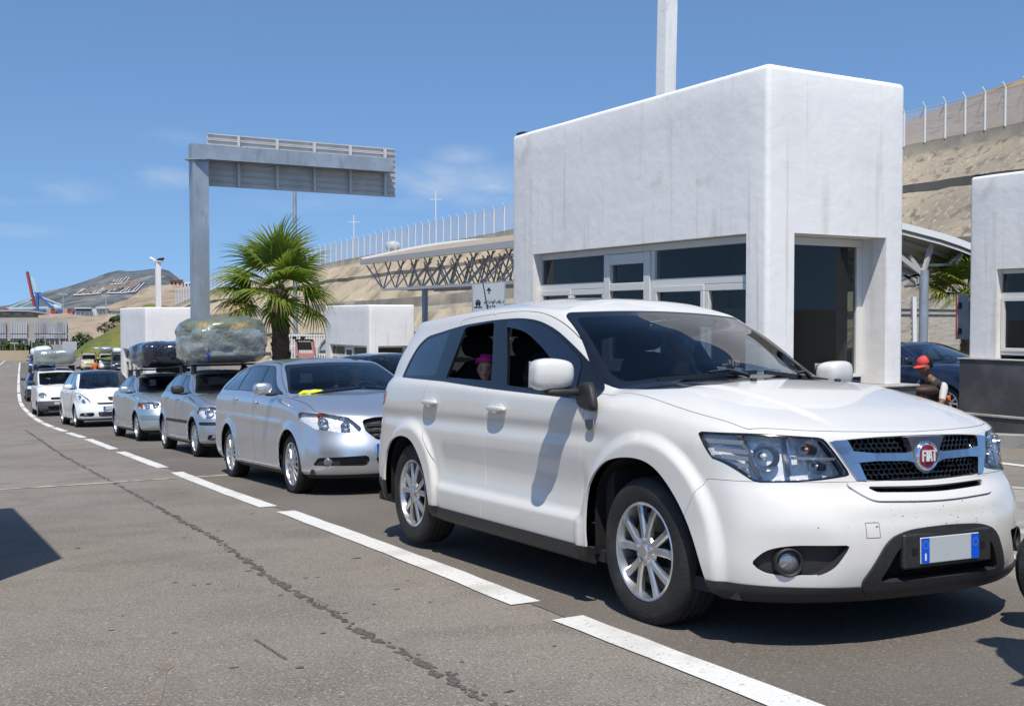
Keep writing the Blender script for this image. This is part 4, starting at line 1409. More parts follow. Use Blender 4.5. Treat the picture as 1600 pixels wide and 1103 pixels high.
def build_canopy_right():
    Y = 30
    g = lambda px, py, dy=0: at(px, py, Y + dy)
    arch = [(1290, 338), (1340, 343), (1380, 349), (1413, 356), (1440, 363), (1470, 371), (1500, 381), (1530, 393), (1570, 413)]
    root = empty('canopy', g(1443, 430), label='white arched canopy edge and strut column between the two right booths', cat='canopy')
    o = Vector(root.location)
    A = [g(*p) - o for p in arch]
    back = Vector((-3.0, 9, -.5))
    m = MB(); n = len(A)
    V = A + [p + back for p in A] 
    V += [v + Vector((0, 0, .06)) for v in V]
    m.add(V, [(i, i + 1, n + i + 1, n + i) for i in range(n - 1)] + [(2 * n + i, 3 * n + i, 3 * n + i + 1, 2 * n + i + 1) for i in range(n - 1)])
    m.build('roof', M['dark_under'], root)
    m = MB()
    for i in range(n - 1): m.bar(A[i] + Vector((0, -.05, .02)), A[i + 1] + Vector((0, -.05, .02)), .10, .17)
    m.build('fascia', M['white_metal'], root)
    m = MB()
    for i in range(n - 1): m.bar(A[i] + Vector((0, -.02, -.17)), A[i + 1] + Vector((0, -.02, -.17)), .05, .06)
    m.build('edge_trim', M['white_metal'], root)
    for k in range(1, 8):
        m = MB(); t = k / 8
        for i in range(n - 1): m.bar(A[i] + back * t + Vector((0, 0, -.06)), A[i + 1] + back * t + Vector((0, 0, -.06)), .09, .10)
        m.build('purlin', M['pale_metal'], root)
    m = MB()
    hub = g(1442, 428, .1) - o
    for px, py, w in ((1456, 383, .10), (1413, 411, .10), (1400, 396, .12), (1422, 400, .08), (1452, 388, .08)):
        m.bar(hub, g(px, py, .3) - o, w)
    hub2 = g(1490, 420, .1) - o
    for px, py in ((1481, 410), (1503, 397), (1497, 397)): m.bar(g(1483, 412, .2) - o, g(1502, 396, .3) - o, .08)
    m.bar(g(1503, 397, .3) - o, g(1493, 414, .3) - o, .08)
    for (x0, y0), (x1, y1) in (((1400, 416), (1540, 412)), ((1405, 432), (1442, 430)), ((1405, 424), (1435, 446)), ((1405, 440), (1436, 428)), ((1435, 446), (1436, 428)), ((1400, 449), (1438, 446))):
        m.bar(g(x0, y0, .5) - o, g(x1, y1, .5) - o, .07)
    m.build('truss', M['pale_metal'], root)
    p = g(1444, 428, .1)
    m = MB(); m.tube([(p.x - o.x, p.y - o.y, hub.z + .1), (p.x - o.x, p.y - o.y, ground_z(p.x, p.y) - o.z)], .125, 16); m.build('column', M['grey_metal'], root, 40)
build_canopy_right()

def build_white_louvres():
    o = at(1440, 560, 46); root = empty('louvre_fence', (o.x, o.y, ground_z(o.x, o.y) + .5), label='pale slatted fence and white post behind the dark car', cat='fence')
    b = Vector(root.location)
    m = MB()
    for k in range(13):
        A = at(1380, 463 + k * 8.5, 46) - b; B = at(1520, 467 + k * 7.6, 46) - b
        m.bar(A, B, .03, .10)
    m.build('slats', M['kerb'], root)
    for px in (1428, 1446):
        m = MB(); m.bar(at(px, 464 if px < 1440 else 455, 45.8) - b, at(px + 1, 560, 45.8) - b, .16); m.build('post', M['white_metal'], root)
build_white_louvres()

# ---------------------------------------------------------------- direction sign
def build_sign():
    Y = 31.0
    P = lambda px, py, d=0: at(px, py, Y - d + (px - 765) * .004)
    o = P(764, 520); o.z = ground_z(o.x, o.y)
    root = empty('direction_sign', o, label='grey direction sign with black arrow and ferry symbol above the white car', cat='sign')
    L = lambda px, py, d=0: P(px, py, d) - o
    m = MB()
    m.prism([(739, 445), (788, 441), (788, 500), (739, 500)], lambda x, y: L(x, y, 0), lambda x, y: L(x, y, -.04))
    m.build('panel', M['sign_face'], root)
    m = MB(); 
    for px in (738.2, 789): m.bar(L(px, 440 if px > 760 else 444), Vector((L(px, 500).x, L(px, 500).y, 0)), .035)
    m.build('post', M['grey_metal'], root)
    def flat(poly):
        mm.prism(poly, lambda x, y: L(x, y, .012), lambda x, y: L(x, y, .003))
    mm = MB(); flat([(764, 449), (767.5, 453.6), (766, 454.2), (764.9, 453), (764.9, 458.5), (763.1, 458.5), (763.1, 453), (762, 454.2), (760.5, 453.6)]); mm.build('arrow', M['black'], root)
    mm = MB()
    flat([(746.8, 468), (749.5, 469.4), (751, 471.2), (750.6, 472.2), (749.3, 470.9), (746.8, 470), (744.6, 470.8), (743.2, 472), (743, 471), (744.4, 469.3)])
    flat([(743.2, 472.4), (746.8, 471.6), (751, 472.4), (751.2, 474), (750.4, 475.4), (750.4, 479.5), (749, 479.5), (748.8, 476.6), (745.2, 476.6), (745, 479.5), (743.6, 479.5), (743.6, 475.4), (742.8, 474)])
    flat([(740.5, 479.6), (753.5, 479.2), (753.5, 480.4), (740.5, 480.8)])
    mm.build('ferry_symbol', M['black'], root)
    # the Arabic line, written right to left: car passengers
    mm = MB()
    def s(a, b, w=.42):
        a = np.array(a, float); b = np.array(b, float); d = (b - a) / max(1e-6, np.linalg.norm(b - a)); r = np.array([-d[1], d[0]]) * w
        flat([tuple(a + r), tuple(b + r), tuple(b - r), tuple(a - r)])
    for a, b in [((787, 469.5), (785.6, 473.3)), ((783, 471), (783, 472.6)), ((783, 472.6), (779, 472.8)), ((781.5, 468.6), (779.8, 471)), ((779, 469), (779, 472.8)), ((777.4, 471.4), (775.6, 472.8)), ((777.4, 471.4), (777.3, 472.8)), ((776.5, 474.1), (776.2, 474.3)),
                 ((773.6, 468.4), (773.5, 472.4)), ((772.2, 468.6), (772, 472.6)), ((772, 472.6), (768.5, 472.8)), ((770.8, 471.4), (770.6, 472.8)), ((769.6, 471.4), (769.4, 472.8)), ((768.5, 471.2), (768.5, 472.8)), ((767, 468.8), (766.9, 472.7)), ((765.4, 471.4), (764, 474.2)), ((762.6, 468.8), (762.5, 472.7)), ((760.8, 471.6), (760.4, 472.9)), ((760.4, 472.9), (756.5, 473)), ((756.5, 473), (756.1, 471.6)), ((758, 469.8), (759.2, 469.7)), ((771, 474.4), (769.8, 474.4))]:
        s(a, b)
    mm.build('arabic_lettering', M['black'], root)
    mm = MB()
    for a, b in [((760.5, 480.2), (762.2, 476.2)), ((762.2, 476.2), (763.8, 480)), ((761.2, 478.9), (763.2, 478.8)), ((765.2, 477.4), (765.2, 479.8)), ((765.2, 479.9), (767, 479.8)), ((767, 477.3), (767, 479.8)), ((769.2, 476.3), (769.2, 479.7)), ((768.3, 477.4), (770.3, 477.3)), ((771.6, 477.6), (771.6, 479.5)), ((771.6, 479.5), (773.4, 479.4)), ((773.4, 477.5), (773.4, 479.4)), ((771.6, 477.5), (773.4, 477.4))]:
        s(a, b, .32)
    mm.build('latin_lettering', M['black'], root)
M['sign_face'] = mat('grey_sign_face', (.42, .45, .47), .45)
build_sign()

# ---------------------------------------------------------------- far left: port buildings, crane, fence
M['panel_grey'] = mat('grey_wall_panels', (.40, .41, .43), .7, noise=[(.4, 5, (.24, .245, .26), .45, .7, (1, 1, .2))])
M['conc'] = mat('grey_concrete_wall', (.36, .34, .30), .85, noise=[(.12, 6, (.27, .25, .22), .45, .7)])
M['pale_wall'] = mat('pale_building', (.60, .59, .56), .8)
M['crane_red'] = mat('crane_red', (.38, .06, .045), .5)
M['crane_blue'] = mat('crane_blue', (.04, .13, .36), .5)
M['crane_pale'] = mat('crane_pale_blue', (.42, .58, .64), .5)
M['tan_fence'] = mat('tan_sheet_fence', (.46, .37, .25), .75, noise=[(.5, 4, (.36, .28, .19), .45, .7, (1, 1, .2))])
M['bush'] = mat('dark_green_bush', (.035, .060, .016), .9, noise=[(3, 5, (.075, .105, .03), .45, .7)])
M['pink_wall'] = mat('salmon_building', (.46, .29, .21), .8)

def build_port():
    Y = 300
    o = at(50, 535, Y)
    root = empty('panelled_wall', o, label='long retaining wall with grey panels at the far left', cat='wall')
    L = lambda px, py, d=0: at(px, py, Y - d) - o
    m = MB(); m.prism([(-60, 497), (60, 496), (106, 499), (108, 556), (-60, 560)], lambda x, y: L(x, y), lambda x, y: L(x, y, -4)); m.build('wall', M['conc'], root)
    for x0, x1 in ((-40, 10), (16, 43), (53, 105)):
        m = MB(); n = max(3, int((x1 - x0) / 3.6))
        for k in range(n):
            a = x0 + (x1 - x0) * k / n; b = x0 + (x1 - x0) * (k + 1) / n - .5
            m.prism([(a, 504), (b, 504), (b, 521), (a, 521)], lambda x, y: L(x, y, .6), lambda x, y: L(x, y, .1))
            m.prism([(a, 522.2), (b, 522.2), (b, 529), (a, 529)], lambda x, y: L(x, y, .9), lambda x, y: L(x, y, .1))
        m.build('panel', M['panel_grey'], root)
    m = MB()
    for k in range(16):
        x = -20 + k * 8.1
        m.prism([(x, 530), (x + 1.2, 530), (x + 1.2, 548), (x, 548)], lambda x_, y: L(x_, y, .5), lambda x_, y: L(x_, y, .02))
    m.build('pilaster', M['pale_wall'], root)
    # terminal with an arched roof
    Y2 = 480; o2 = at(35, 490, Y2)
    t = empty('terminal_building', o2, label='port terminal with a thin arched grey roof at the far left', cat='building')
    L2 = lambda px, py, d=0: at(px, py, Y2 - d) - o2
    arc = [(-40, 487), (-10, 485.2), (20, 484.4), (45, 485.4), (65, 487.6), (85, 491), (96, 493.5)]
    arc2 = [(x, y + 1.7) for x, y in reversed(arc)]
    m = MB(); m.prism(arc + arc2, lambda x, y: L2(x, y, 8), lambda x, y: L2(x, y, -25)); m.build('roof', M['pale_metal'], t)
    m = MB(); m.prism([(-40, 487), (60, 487), (84, 492), (84, 500), (-40, 500)], lambda x, y: L2(x, y, -3), lambda x, y: L2(x, y, -20)); m.build('wall', M['panel_grey'], t)
    for x in (0, 18, 36): 
        m = MB(); m.prism([(x + 4, 489), (x + 16, 489), (x + 16, 492), (x + 4, 492)], lambda x_, y: L2(x_, y, -1.5), lambda x_, y: L2(x_, y, -2.5)); m.build('window', M['pale_wall'], t)
    # long low white building
    Y3 = 520; o3 = at(150, 488, Y3)
    t = empty('low_building', o3, label='long low white port building under the mountain', cat='building')
    L3 = lambda px, py, d=0: at(px, py, Y3 - d) - o3
    m = MB(); m.prism([(117, 483), (196, 482), (196, 494), (117, 494)], lambda x, y: L3(x, y), lambda x, y: L3(x, y, -15)); m.build('wall', M['pale_wall'], t)
    m = MB(); m.prism([(116, 480.5), (143, 480.3), (143, 482), (116, 482.3)], lambda x, y: L3(x, y, 2), lambda x, y: L3(x, y, -16)); m.prism([(150, 479.6), (198, 479.4), (198, 481), (150, 481.4)], lambda x, y: L3(x, y, 2), lambda x, y: L3(x, y, -16)); m.build('roof', M['pale_wall'], t)
    m = MB(); m.prism([(174, 482.3), (194, 482.2), (194, 486), (174, 486)], lambda x, y: L3(x, y, .4), lambda x, y: L3(x, y, -.1)); m.prism([(119, 483.3), (142, 483.2), (142, 485), (119, 485)], lambda x, y: L3(x, y, .4), lambda x, y: L3(x, y, -.1)); m.build('window', M['black'], t)
    m = MB()
    for k in range(14): m.bar(L3(98 + k * 7, 487.5, 8), L3(98 + k * 7, 495, 8), .25)
    m.build('railing', M['pale_metal'], t)
    # crane
    Yc = 760; oc = at(55, 490, Yc)
    cr = empty('container_crane', oc, label='red and blue container crane with its boom raised behind the terminal', cat='crane')
    Lc = lambda px, py, d=0: at(px, py, Yc - d) - oc
    m = MB(); m.bar(Lc(54.5, 484, 3), Lc(42, 425, 3), 1.5, 1.3); m.bar(Lc(55.5, 484, -3), Lc(43, 425, -3), 1.5, 1.3)
    for k in range(9):
        t_ = k / 8; m.bar(Lc(54.5 - 12.5 * t_, 484 - 59 * t_, 3), Lc(55.5 - 12.5 * t_, 484 - 59 * t_, -3), .6)
    m.build('boom', M['crane_red'], cr)
    m = MB()
    for d in (-5, 5):
        m.bar(Lc(59, 498, d), Lc(58, 458, d), 1.7); m.bar(Lc(82, 498, d), Lc(82, 479, d), 1.7); m.bar(Lc(58, 459, d), Lc(82, 481, d), 1.1); m.bar(Lc(54, 458, d), Lc(64, 458, d), 1.0)
    m.build('leg', M['crane_blue'], cr)
    m = MB()
    for d in (-4, 4):
        m.bar(Lc(58, 458, d), Lc(49, 433, d), 1.1); m.bar(Lc(61, 458, d), Lc(51, 433, d), .9)
        m.bar(Lc(60, 462, d), Lc(97, 477, d), .8); m.bar(Lc(60, 465, d), Lc(88, 480, d), .7); m.bar(Lc(50, 466, d), Lc(17, 480, d), .8); m.bar(Lc(50, 472, d), Lc(28, 481, d), .6)
        m.bar(Lc(47, 470, d), Lc(10, 482, d), .5); m.bar(Lc(14, 482, d), Lc(97, 480, d), 1.3)
    m.build('frame', M['crane_pale'], cr)
    m = MB(); m.prism([(84, 475.5), (96, 475), (96, 481.5), (84, 482)], lambda x, y: Lc(x, y, 4), lambda x, y: Lc(x, y, -4)); m.build('machine_house', M['white_metal'], cr)
    m = MB(); m.prism([(6, 481), (14, 480.5), (14, 484), (6, 484)], lambda x, y: Lc(x, y, 4), lambda x, y: Lc(x, y, -4)); m.build('trolley', M['crane_red'], cr)
    # stacked containers by the crane
    for k in range(7):
        x = 62 + k * 8.5
        oo = at(x, 487, Yc - 60)
        mm = MB(); w = 3.2; mm.box((-w / 2, -3, -1.5), (w / 2, 3, .5 + (k % 3) * .8), bev=.05)
        for q in range(6): mm.box((-w / 2 + .2 + q * .5, -3.06, -1.3), (-w / 2 + .35 + q * .5, -2.99, .4))
        c = mm.build('container', [M['crane_red'], M['crane_blue'], M['pink_wall']][k % 3]); c.location = oo
        tag(c, 'small %s shipping container in the far row beside the crane' % ['red', 'blue', 'salmon'][k % 3], 'container', 'containers stacked beside the crane')
    # tan fence at the end of the road
    Yf = 158; of = at(20, 562, Yf)
    f = empty('sheet_fence', of, label='tan sheet metal fence across the far end of the road', cat='fence')
    Lf = lambda px, py, d=0: at(px, py, Yf - d) - of
    m = MB()
    for k in range(34):
        x = -60 + k * 3.1
        m.prism([(x, 547.5), (x + 2.7, 547.5), (x + 2.7, 564), (x, 564)], lambda a, y: Lf(a, y, .05), lambda a, y: Lf(a, y, -.05))
        m.prism([(x + 2.7, 547.8), (x + 3.1, 547.8), (x + 3.1, 564), (x + 2.7, 564)], lambda a, y: Lf(a, y, .0), lambda a, y: Lf(a, y, -.04))
    m.build('sheets', M['tan_fence'], f)
    # houses on the hill
    Yh = 560
    oh = at(283, 448, Yh)
    h = empty('hill_house', oh, label='salmon house with white ground floor on the hill beside the grey post', cat='house')
    Lh = lambda px, py, d=0: at(px, py, Yh - d) - oh
    m = MB(); m.prism([(265, 439), (286, 438), (286, 454), (265, 454)], lambda x, y: Lh(x, y), lambda x, y: Lh(x, y, -10)); m.build('wall', M['pink_wall'], h)
    m = MB(); m.prism([(268, 447), (284, 446.5), (284, 455), (268, 455)], lambda x, y: Lh(x, y, 1.5), lambda x, y: Lh(x, y, .1)); m.build('porch', M['white_metal'], h)
    for x in (267.5, 273, 279.5):
        m = MB(); m.prism([(x, 441.5), (x + 2.4, 441.4), (x + 2.4, 444.6), (x, 444.6)], lambda a, y: Lh(a, y, .4), lambda a, y: Lh(a, y, -.1)); m.build('window', M['black'], h)
    m = MB(); m.prism([(264.5, 437.6), (286.5, 436.8), (286.5, 438), (264.5, 438.9)], lambda x, y: Lh(x, y, .8), lambda x, y: Lh(x, y, -10.5)); m.build('roof', M['crane_red'], h)
    oh2 = at(293, 446, Yh)
    h = empty('hill_house', oh2, label='small white house on the hill right beside the grey post', cat='house')
    Lh2 = lambda px, py, d=0: at(px, py, Yh - d) - oh2
    m = MB(); m.prism([(288, 441), (300, 440.5), (300, 452), (288, 452)], lambda x, y: Lh2(x, y), lambda x, y: Lh2(x, y, -8)); m.build('wall', M['white_metal'], h)
    m = MB(); m.prism([(290, 443.5), (292.5, 443.5), (292.5, 447), (290, 447)], lambda x, y: Lh2(x, y, .4), lambda x, y: Lh2(x, y, -.1)); m.prism([(295, 443.3), (297.5, 443.3), (297.5, 447), (295, 447)], lambda x, y: Lh2(x, y, .4), lambda x, y: Lh2(x, y, -.1)); m.build('window', M['black'], h)
    # back of a dark sign by the road
    os_ = at(108, 552, 120)
    s = empty('lane_sign', os_, label='grey back of a road sign behind the second lane of cars', cat='sign')
    Ls = lambda px, py, d=0: at(px, py, 120 - d) - os_
    m = MB(); m.prism(rounded([(97, 533.5), (120, 533.5), (120, 547), (97, 547)], 1), lambda x, y: Ls(x, y), lambda x, y: Ls(x, y, -.1)); m.build('panel', M['panel_grey'], s)
    m = MB(); m.bar(Ls(100, 547), Ls(100, 556), .14); m.bar(Ls(117, 547), Ls(117, 556), .14); m.build('post', M['grey_metal'], s)
    # white tank behind the fence
    ot = at(614, 385, 158)
    tk = superbox('water_tank', (2.2, 1.6, 1.5), M['white_metal'], None, ot, 2.4, 3)
    tag(tk, 'rounded white tank lying behind the mesh fence', 'tank')
build_port()

def leaf_cloud(name, c, size, n, mat_, label, cat, seed=1, group=None, leaf=.25):
    r = random.Random(seed); m = MB()
    for _ in range(n):
        while True:
            p = Vector((r.uniform(-1, 1), r.uniform(-1, 1), r.uniform(-1, 1)))
            if p.length < 1 and (p.length > .45 or r.random() < .3): break
        p = Vector((p.x * size[0], p.y * size[1], p.z * size[2])) * (1 + .25 * mnoise.noise(p * 2.5 + Vector((seed, 0, 0))))
        d = Vector((r.gauss(0, 1), r.gauss(0, 1), r.gauss(0, 1))).normalized(); e = d.orthogonal().normalized()
        L = leaf * r.uniform(.6, 1.4)
        m.add([p - e * L * .35, p + d * L * .5 - e * .02, p + e * L * .35, p - d * L * .5], [(0, 1, 2, 3)])
    o = m.build(name, mat_); o.location = c
    return tag(o, label, cat, group)
for k, (px, py, Y, sx, sz, lab) in enumerate([(12, 546, 175, 3.2, 1.3, 'dark green bush above the tan fence at the left edge'), (62, 545, 175, 2.0, 1.1, 'dark green bush before the panelled wall'), (128, 538, 200, 2.2, 1.9, 'dark green tree at the foot of the grassy bank'), (176, 513, 150, 2.0, .8, 'brown dry bush on the grassy bank'), (188, 505, 152, 1.6, 1.0, 'green bush on top of the grassy bank')]):
    leaf_cloud('bush', at(px, py, Y), (sx, sx * .8, sz), 420, M['brown_bank'] if k == 3 else M['bush'], lab, 'bush', k, leaf=.7)

# white palisade with the arched screen and the red loader behind the palm
def build_back_things():
    Y = 46
    o = at(470, 555, Y); o.z = ground_z(o.x, o.y)
    root = empty('palisade', o, label='white palisade fence behind the palm trunk', cat='fence')
    m = MB()
    for k in range(24): 
        p = at(425 + k * 3.9, 522, Y) - o; m.bar(p, Vector((p.x, p.y, 0)), .05)
    m.build('pickets', M['white_metal'], root)
    m = MB(); m.bar(at(425, 524, Y) - o, at(516, 524, Y) - o, .06); m.bar(at(425, 541, Y) - o, at(516, 541, Y) - o, .06); m.build('rail', M['white_metal'], root)
    Y = 44; o = at(508, 555, Y); o.z = ground_z(o.x, o.y)
    root = empty('arched_screen', o, label='grey quarter round screen left of the small distant booth', cat='screen')
    L = lambda px, py, d=0: at(px, py, Y - d) - o
    arc = [(498.5, 552)] + [(517 - 18.5 * math.cos(a), 549 - 21 * math.sin(a)) for a in np.linspace(.15, math.pi / 2, 9)] + [(517, 552)]
    m = MB(); m.prism(arc, lambda x, y: L(x, y), lambda x, y: L(x, y, -.06)); m.build('panel', M['panel_grey'], root)
    m = MB()
    for a, b in zip(arc[:-1], arc[1:]): m.bar(L(*a, .03), L(*b, .03), .06)
    m.bar(L(516.5, 528, .03), L(516.5, 560, .03), .09); m.bar(L(499, 547, .03), L(517, 547, .03), .05)
    m.build('frame', M['grey_metal'], root)
    Y = 41; o = at(475, 556, Y); o.z = ground_z(o.x, o.y)
    root = empty('loader', o, label='faded red loader cab showing between the palm and the silver car roof', cat='loader')
    L = lambda px, py, d=0: at(px, py, Y - d) - o
    for xa, ya, xb, yb in ((462, 531, 465, 556), (487, 531, 491, 556)):
        for dx_, dy_, dd_ in ((0, 0, .5), (2, 1, -.6)):
            m = MB(); m.bar(L(xa + dx_, ya, dd_), L(xb + dy_, yb, dd_), .07); m.build('cab_post', M['faded_red'], root)
    m = MB(); m.prism([(461, 530), (489, 530), (489, 533), (461, 533)], lambda x, y: L(x, y, .55), lambda x, y: L(x, y, -.65)); m.build('cab_roof', M['black'], root)
    m = MB(); m.prism([(465, 534), (487, 534), (488, 547), (466, 547)], lambda x, y: L(x, y, .4), lambda x, y: L(x, y, .38)); m.build('cab_window', M['dark_window'], root)
    m = MB(); m.prism([(463, 552), (490, 552), (491, 562), (463, 562)], lambda x, y: L(x, y, .5), lambda x, y: L(x, y, -1.5)); m.build('body', M['faded_red'], root)
    for x in (460, 473): 
        l = superbox('work_lamp', (.16, .14, .12), M['black'], root, L(x, 527.5), 4, 2)
    zt = L(475, 556).z
    for x in (466, 488):
        q = MB(); q.lathe([(.2, -.12), (.42, -.14), (.5, -.1), (.5, .1), (.42, .14), (.2, .12)], 20); w = q.build('wheel', M['rubber'], root, 40); p = L(x, 556, .5); w.location = (p.x, p.y, .5)
M['faded_red'] = mat('faded_red_paint', (.50, .22, .20), .6)
build_back_things()

# red edged grey box on the side of the right booth
def build_signal():
    Y = 16.6
    o = at(1503, 496, Y)
    root = empty('lane_signal', o, label='grey lane signal box with a red edge on the end of the right booth', cat='signal')
    L = lambda px, py, d=0: at(px, py, Y - d) - o
    m = MB(); m.prism([(1495.5, 460), (1514, 461), (1514, 530), (1495.5, 530)], lambda x, y: L(x, y, .0), lambda x, y: L(x, y, -.16)); m.build('housing', M['grey_metal'], root)
    m = MB(); m.prism([(1493, 459.5), (1495.4, 459.5), (1495.4, 530.5), (1493, 530.5)], lambda x, y: L(x, y, .02), lambda x, y: L(x, y, -.18)); m.build('front_frame', M['red_paint'], root)
    for y in (477, 517):
        m = MB(); m.prism([(1497, y - 4), (1503, y - 4), (1503, y + 5), (1497, y + 5)], lambda x, y_: L(x, y_, .05), lambda x, y_: L(x, y_, .0)); m.build('hinge', M['black'], root)
build_signal()
# ---------------------------------------------------------------- fan palms
M['frond'] = mat('palm_frond', (.135, .185, .022), .5, noise=[(2.2, 4, (.24, .27, .03), .42, .62), (5, 3, (.06, .10, .016), .52, .75)], spec=.5)
leafy(M['frond'], .38, (.30, .42, .05))
M['frond_dry'] = mat('yellowing_palm_frond', (.33, .20, .035), .6, noise=[(3, 4, (.15, .16, .03), .42, .62)])
M['petiole'] = mat('palm_leaf_stalk', (.16, .17, .04), .5)
M['palm_trunk'] = mat('palm_trunk_bark', (.12, .075, .045), .95, noise=[(6, 6, (.16, .11, .07), .45, .7), (14, 4, (.035, .022, .015), .55, .8)], bump=(20, .8, 5, .05))

def frond(mb, r, L, stalk, droop, nb=30, dry=False):
    """one fan leaf along local +x, curling down by droop; material 0 blade, 1 stalk, 2 dry tip"""
    st = [Vector((stalk * t, 0, -droop * .25 * t * t)) for t in (0, .33, .66, 1)]
    mb.mat(1).tube(st, [.022, .016, .013, .011], 5)
    base = st[-1]; tilt = -droop * .45
    for k in range(nb):
        a = (k / (nb - 1) - .5) * R_(218) + r.gauss(0, .02)
        ln = L * (.70 + .30 * math.cos(a * .72)) * r.uniform(.90, 1.06)
        fold = .26 * (1 - abs(a) / R_(120))
        d = Vector((math.cos(a), math.sin(a), 0))
        up = Vector((0, 0, 1))
        side = Vector((-math.sin(a), math.cos(a), 0))
        pts = []
        for j in range(6):
            t = j / 5
            p = base + d * (ln * t)
            p.z += tilt * ln * t - (abs(math.sin(a)) * .18) * ln * t - max(0, t - .5)**2 * ln * (.5 + .9 * droop + r.uniform(0, .25)) + .05 * ln * math.sin(t * 3)
            pts.append(p)
        wd = [.008, .030, .036, .030, .018, .002]
        V = []
        for p, w in zip(pts, wd):
            w *= L / 1.1
            V += [p - side * w + up * (w * .55), p, p + side * w + up * (w * .55)]
        drt = dry or r.random() < .03
        for j in range(5):
            mb.mat(2 if (drt and j >= (1 if dry else 3)) else 0)
            mb.add(V[3 * j:3 * j + 6], [(0, 1, 4, 3), (1, 2, 5, 4)])

def palm(name, loc, h, lean, label, nf, L, stalk, seed, trunk_r=.195, extra=None, group=None):
    r = random.Random(seed)
    root = empty(name, loc, label=label, cat='palm tree', group=group)
    m = MB()
    pts = []; rs = []
    n = 16
    for k in range(n + 1):
        t = k / n; pts.append(Vector((lean[0] * t, lean[1] * t, h * t))); rs.append(trunk_r * (1.18 - .22 * t + .05 * math.sin(k * 2.1)))
    m.tube(pts, rs, 14)
    # old leaf bases
    for k in range(230):
        t = r.uniform(.0, 1.0); a = r.uniform(0, 2 * math.pi)
        p = Vector((lean[0] * t, lean[1] * t, h * t)); d = Vector((math.cos(a), math.sin(a), 0)); s = Vector((-d.y, d.x, 0))
        R0 = trunk_r * (1.16 - .22 * t)
        w = r.uniform(.035, .06); ln = r.uniform(.07, .15)
        b = p + d * (R0 - .01)
        m.add([b - s * w, b + s * w, b + s * w * .5 + d * .055 + Vector((0, 0, ln)), b - s * w * .5 + d * .055 + Vector((0, 0, ln)), b + d * .02 - Vector((0, 0, .02))], [(0, 1, 2, 3), (0, 4, 1), (1, 4, 2), (2, 4, 3), (3, 4, 0)])
    m.build('trunk', M['palm_trunk'], root)
    top = Vector((lean[0], lean[1], h))
    mats = [M['frond'], M['petiole'], M['frond_dry']]
    specs = []
    for k in range(nf):
        u = k / nf
        specs.append((k * 2.39996 + r.uniform(-.25, .25), R_(84 - 90 * u**.85 + r.uniform(-8, 8)), L * r.uniform(.88, 1.08), stalk * r.uniform(.8, 1.15), .02 + .26 * u, False))
    for e in (extra or []): specs.append(e)
    for az, el, ln, stk, dr, dry in specs:
        f = MB(); frond(f, r, ln, stk, dr, dry=dry)
        o = f.build('frond', mats, root)
        o.location = top + Vector((0, 0, .02 * math.sin(az)))
        o.rotation_euler = Euler((r.uniform(-.35, .35), -el, az), 'XYZ')
    return root
p_ = at(441, 553, 25.6); gz_ = ground_z(p_.x, p_.y)
palm('fan_palm', (p_.x, p_.y, gz_), at(437, 452, 25.6).z - gz_, (-.06, 0), 'bushy green fan palm with a rough brown trunk under the sign gantry', 17, 1.0, .74, 5,
     extra=[(R_(190), R_(-8), .90, .80, .35, True), (R_(183), R_(6), .85, .90, .3, False), (R_(268), R_(-66), .85, .30, .25, False), (R_(352), R_(-24), .85, .80, .4, False), (R_(204), R_(-20), .8, .8, .4, False)])
p_ = at(1516, 552, 31); gz_ = ground_z(p_.x, p_.y)
palm('fan_palm', (p_.x, p_.y, gz_), at(1510, 462, 31).z - gz_, (-.1, 0), 'low fan palm peeking out left of the right booth', 22, .95, .85, 9, trunk_r=.2)
# ---------------------------------------------------------------- the white seven-seat crossover in front
def pos_car(root, T, yaw, pitch, roll):
    root.location = (T[0], T[1], T[2] + CAM_H)
    root.rotation_euler = Euler((R_(roll), R_(pitch), R_(yaw)), 'XYZ')

def bump1(d, w):
    return np.clip(1 - (d / w)**2, 0, 1)**2

def sstep(a, b, x):
    t = np.clip((x - a) / (b - a), 0, 1)
    return t * t * (3 - 2 * t)

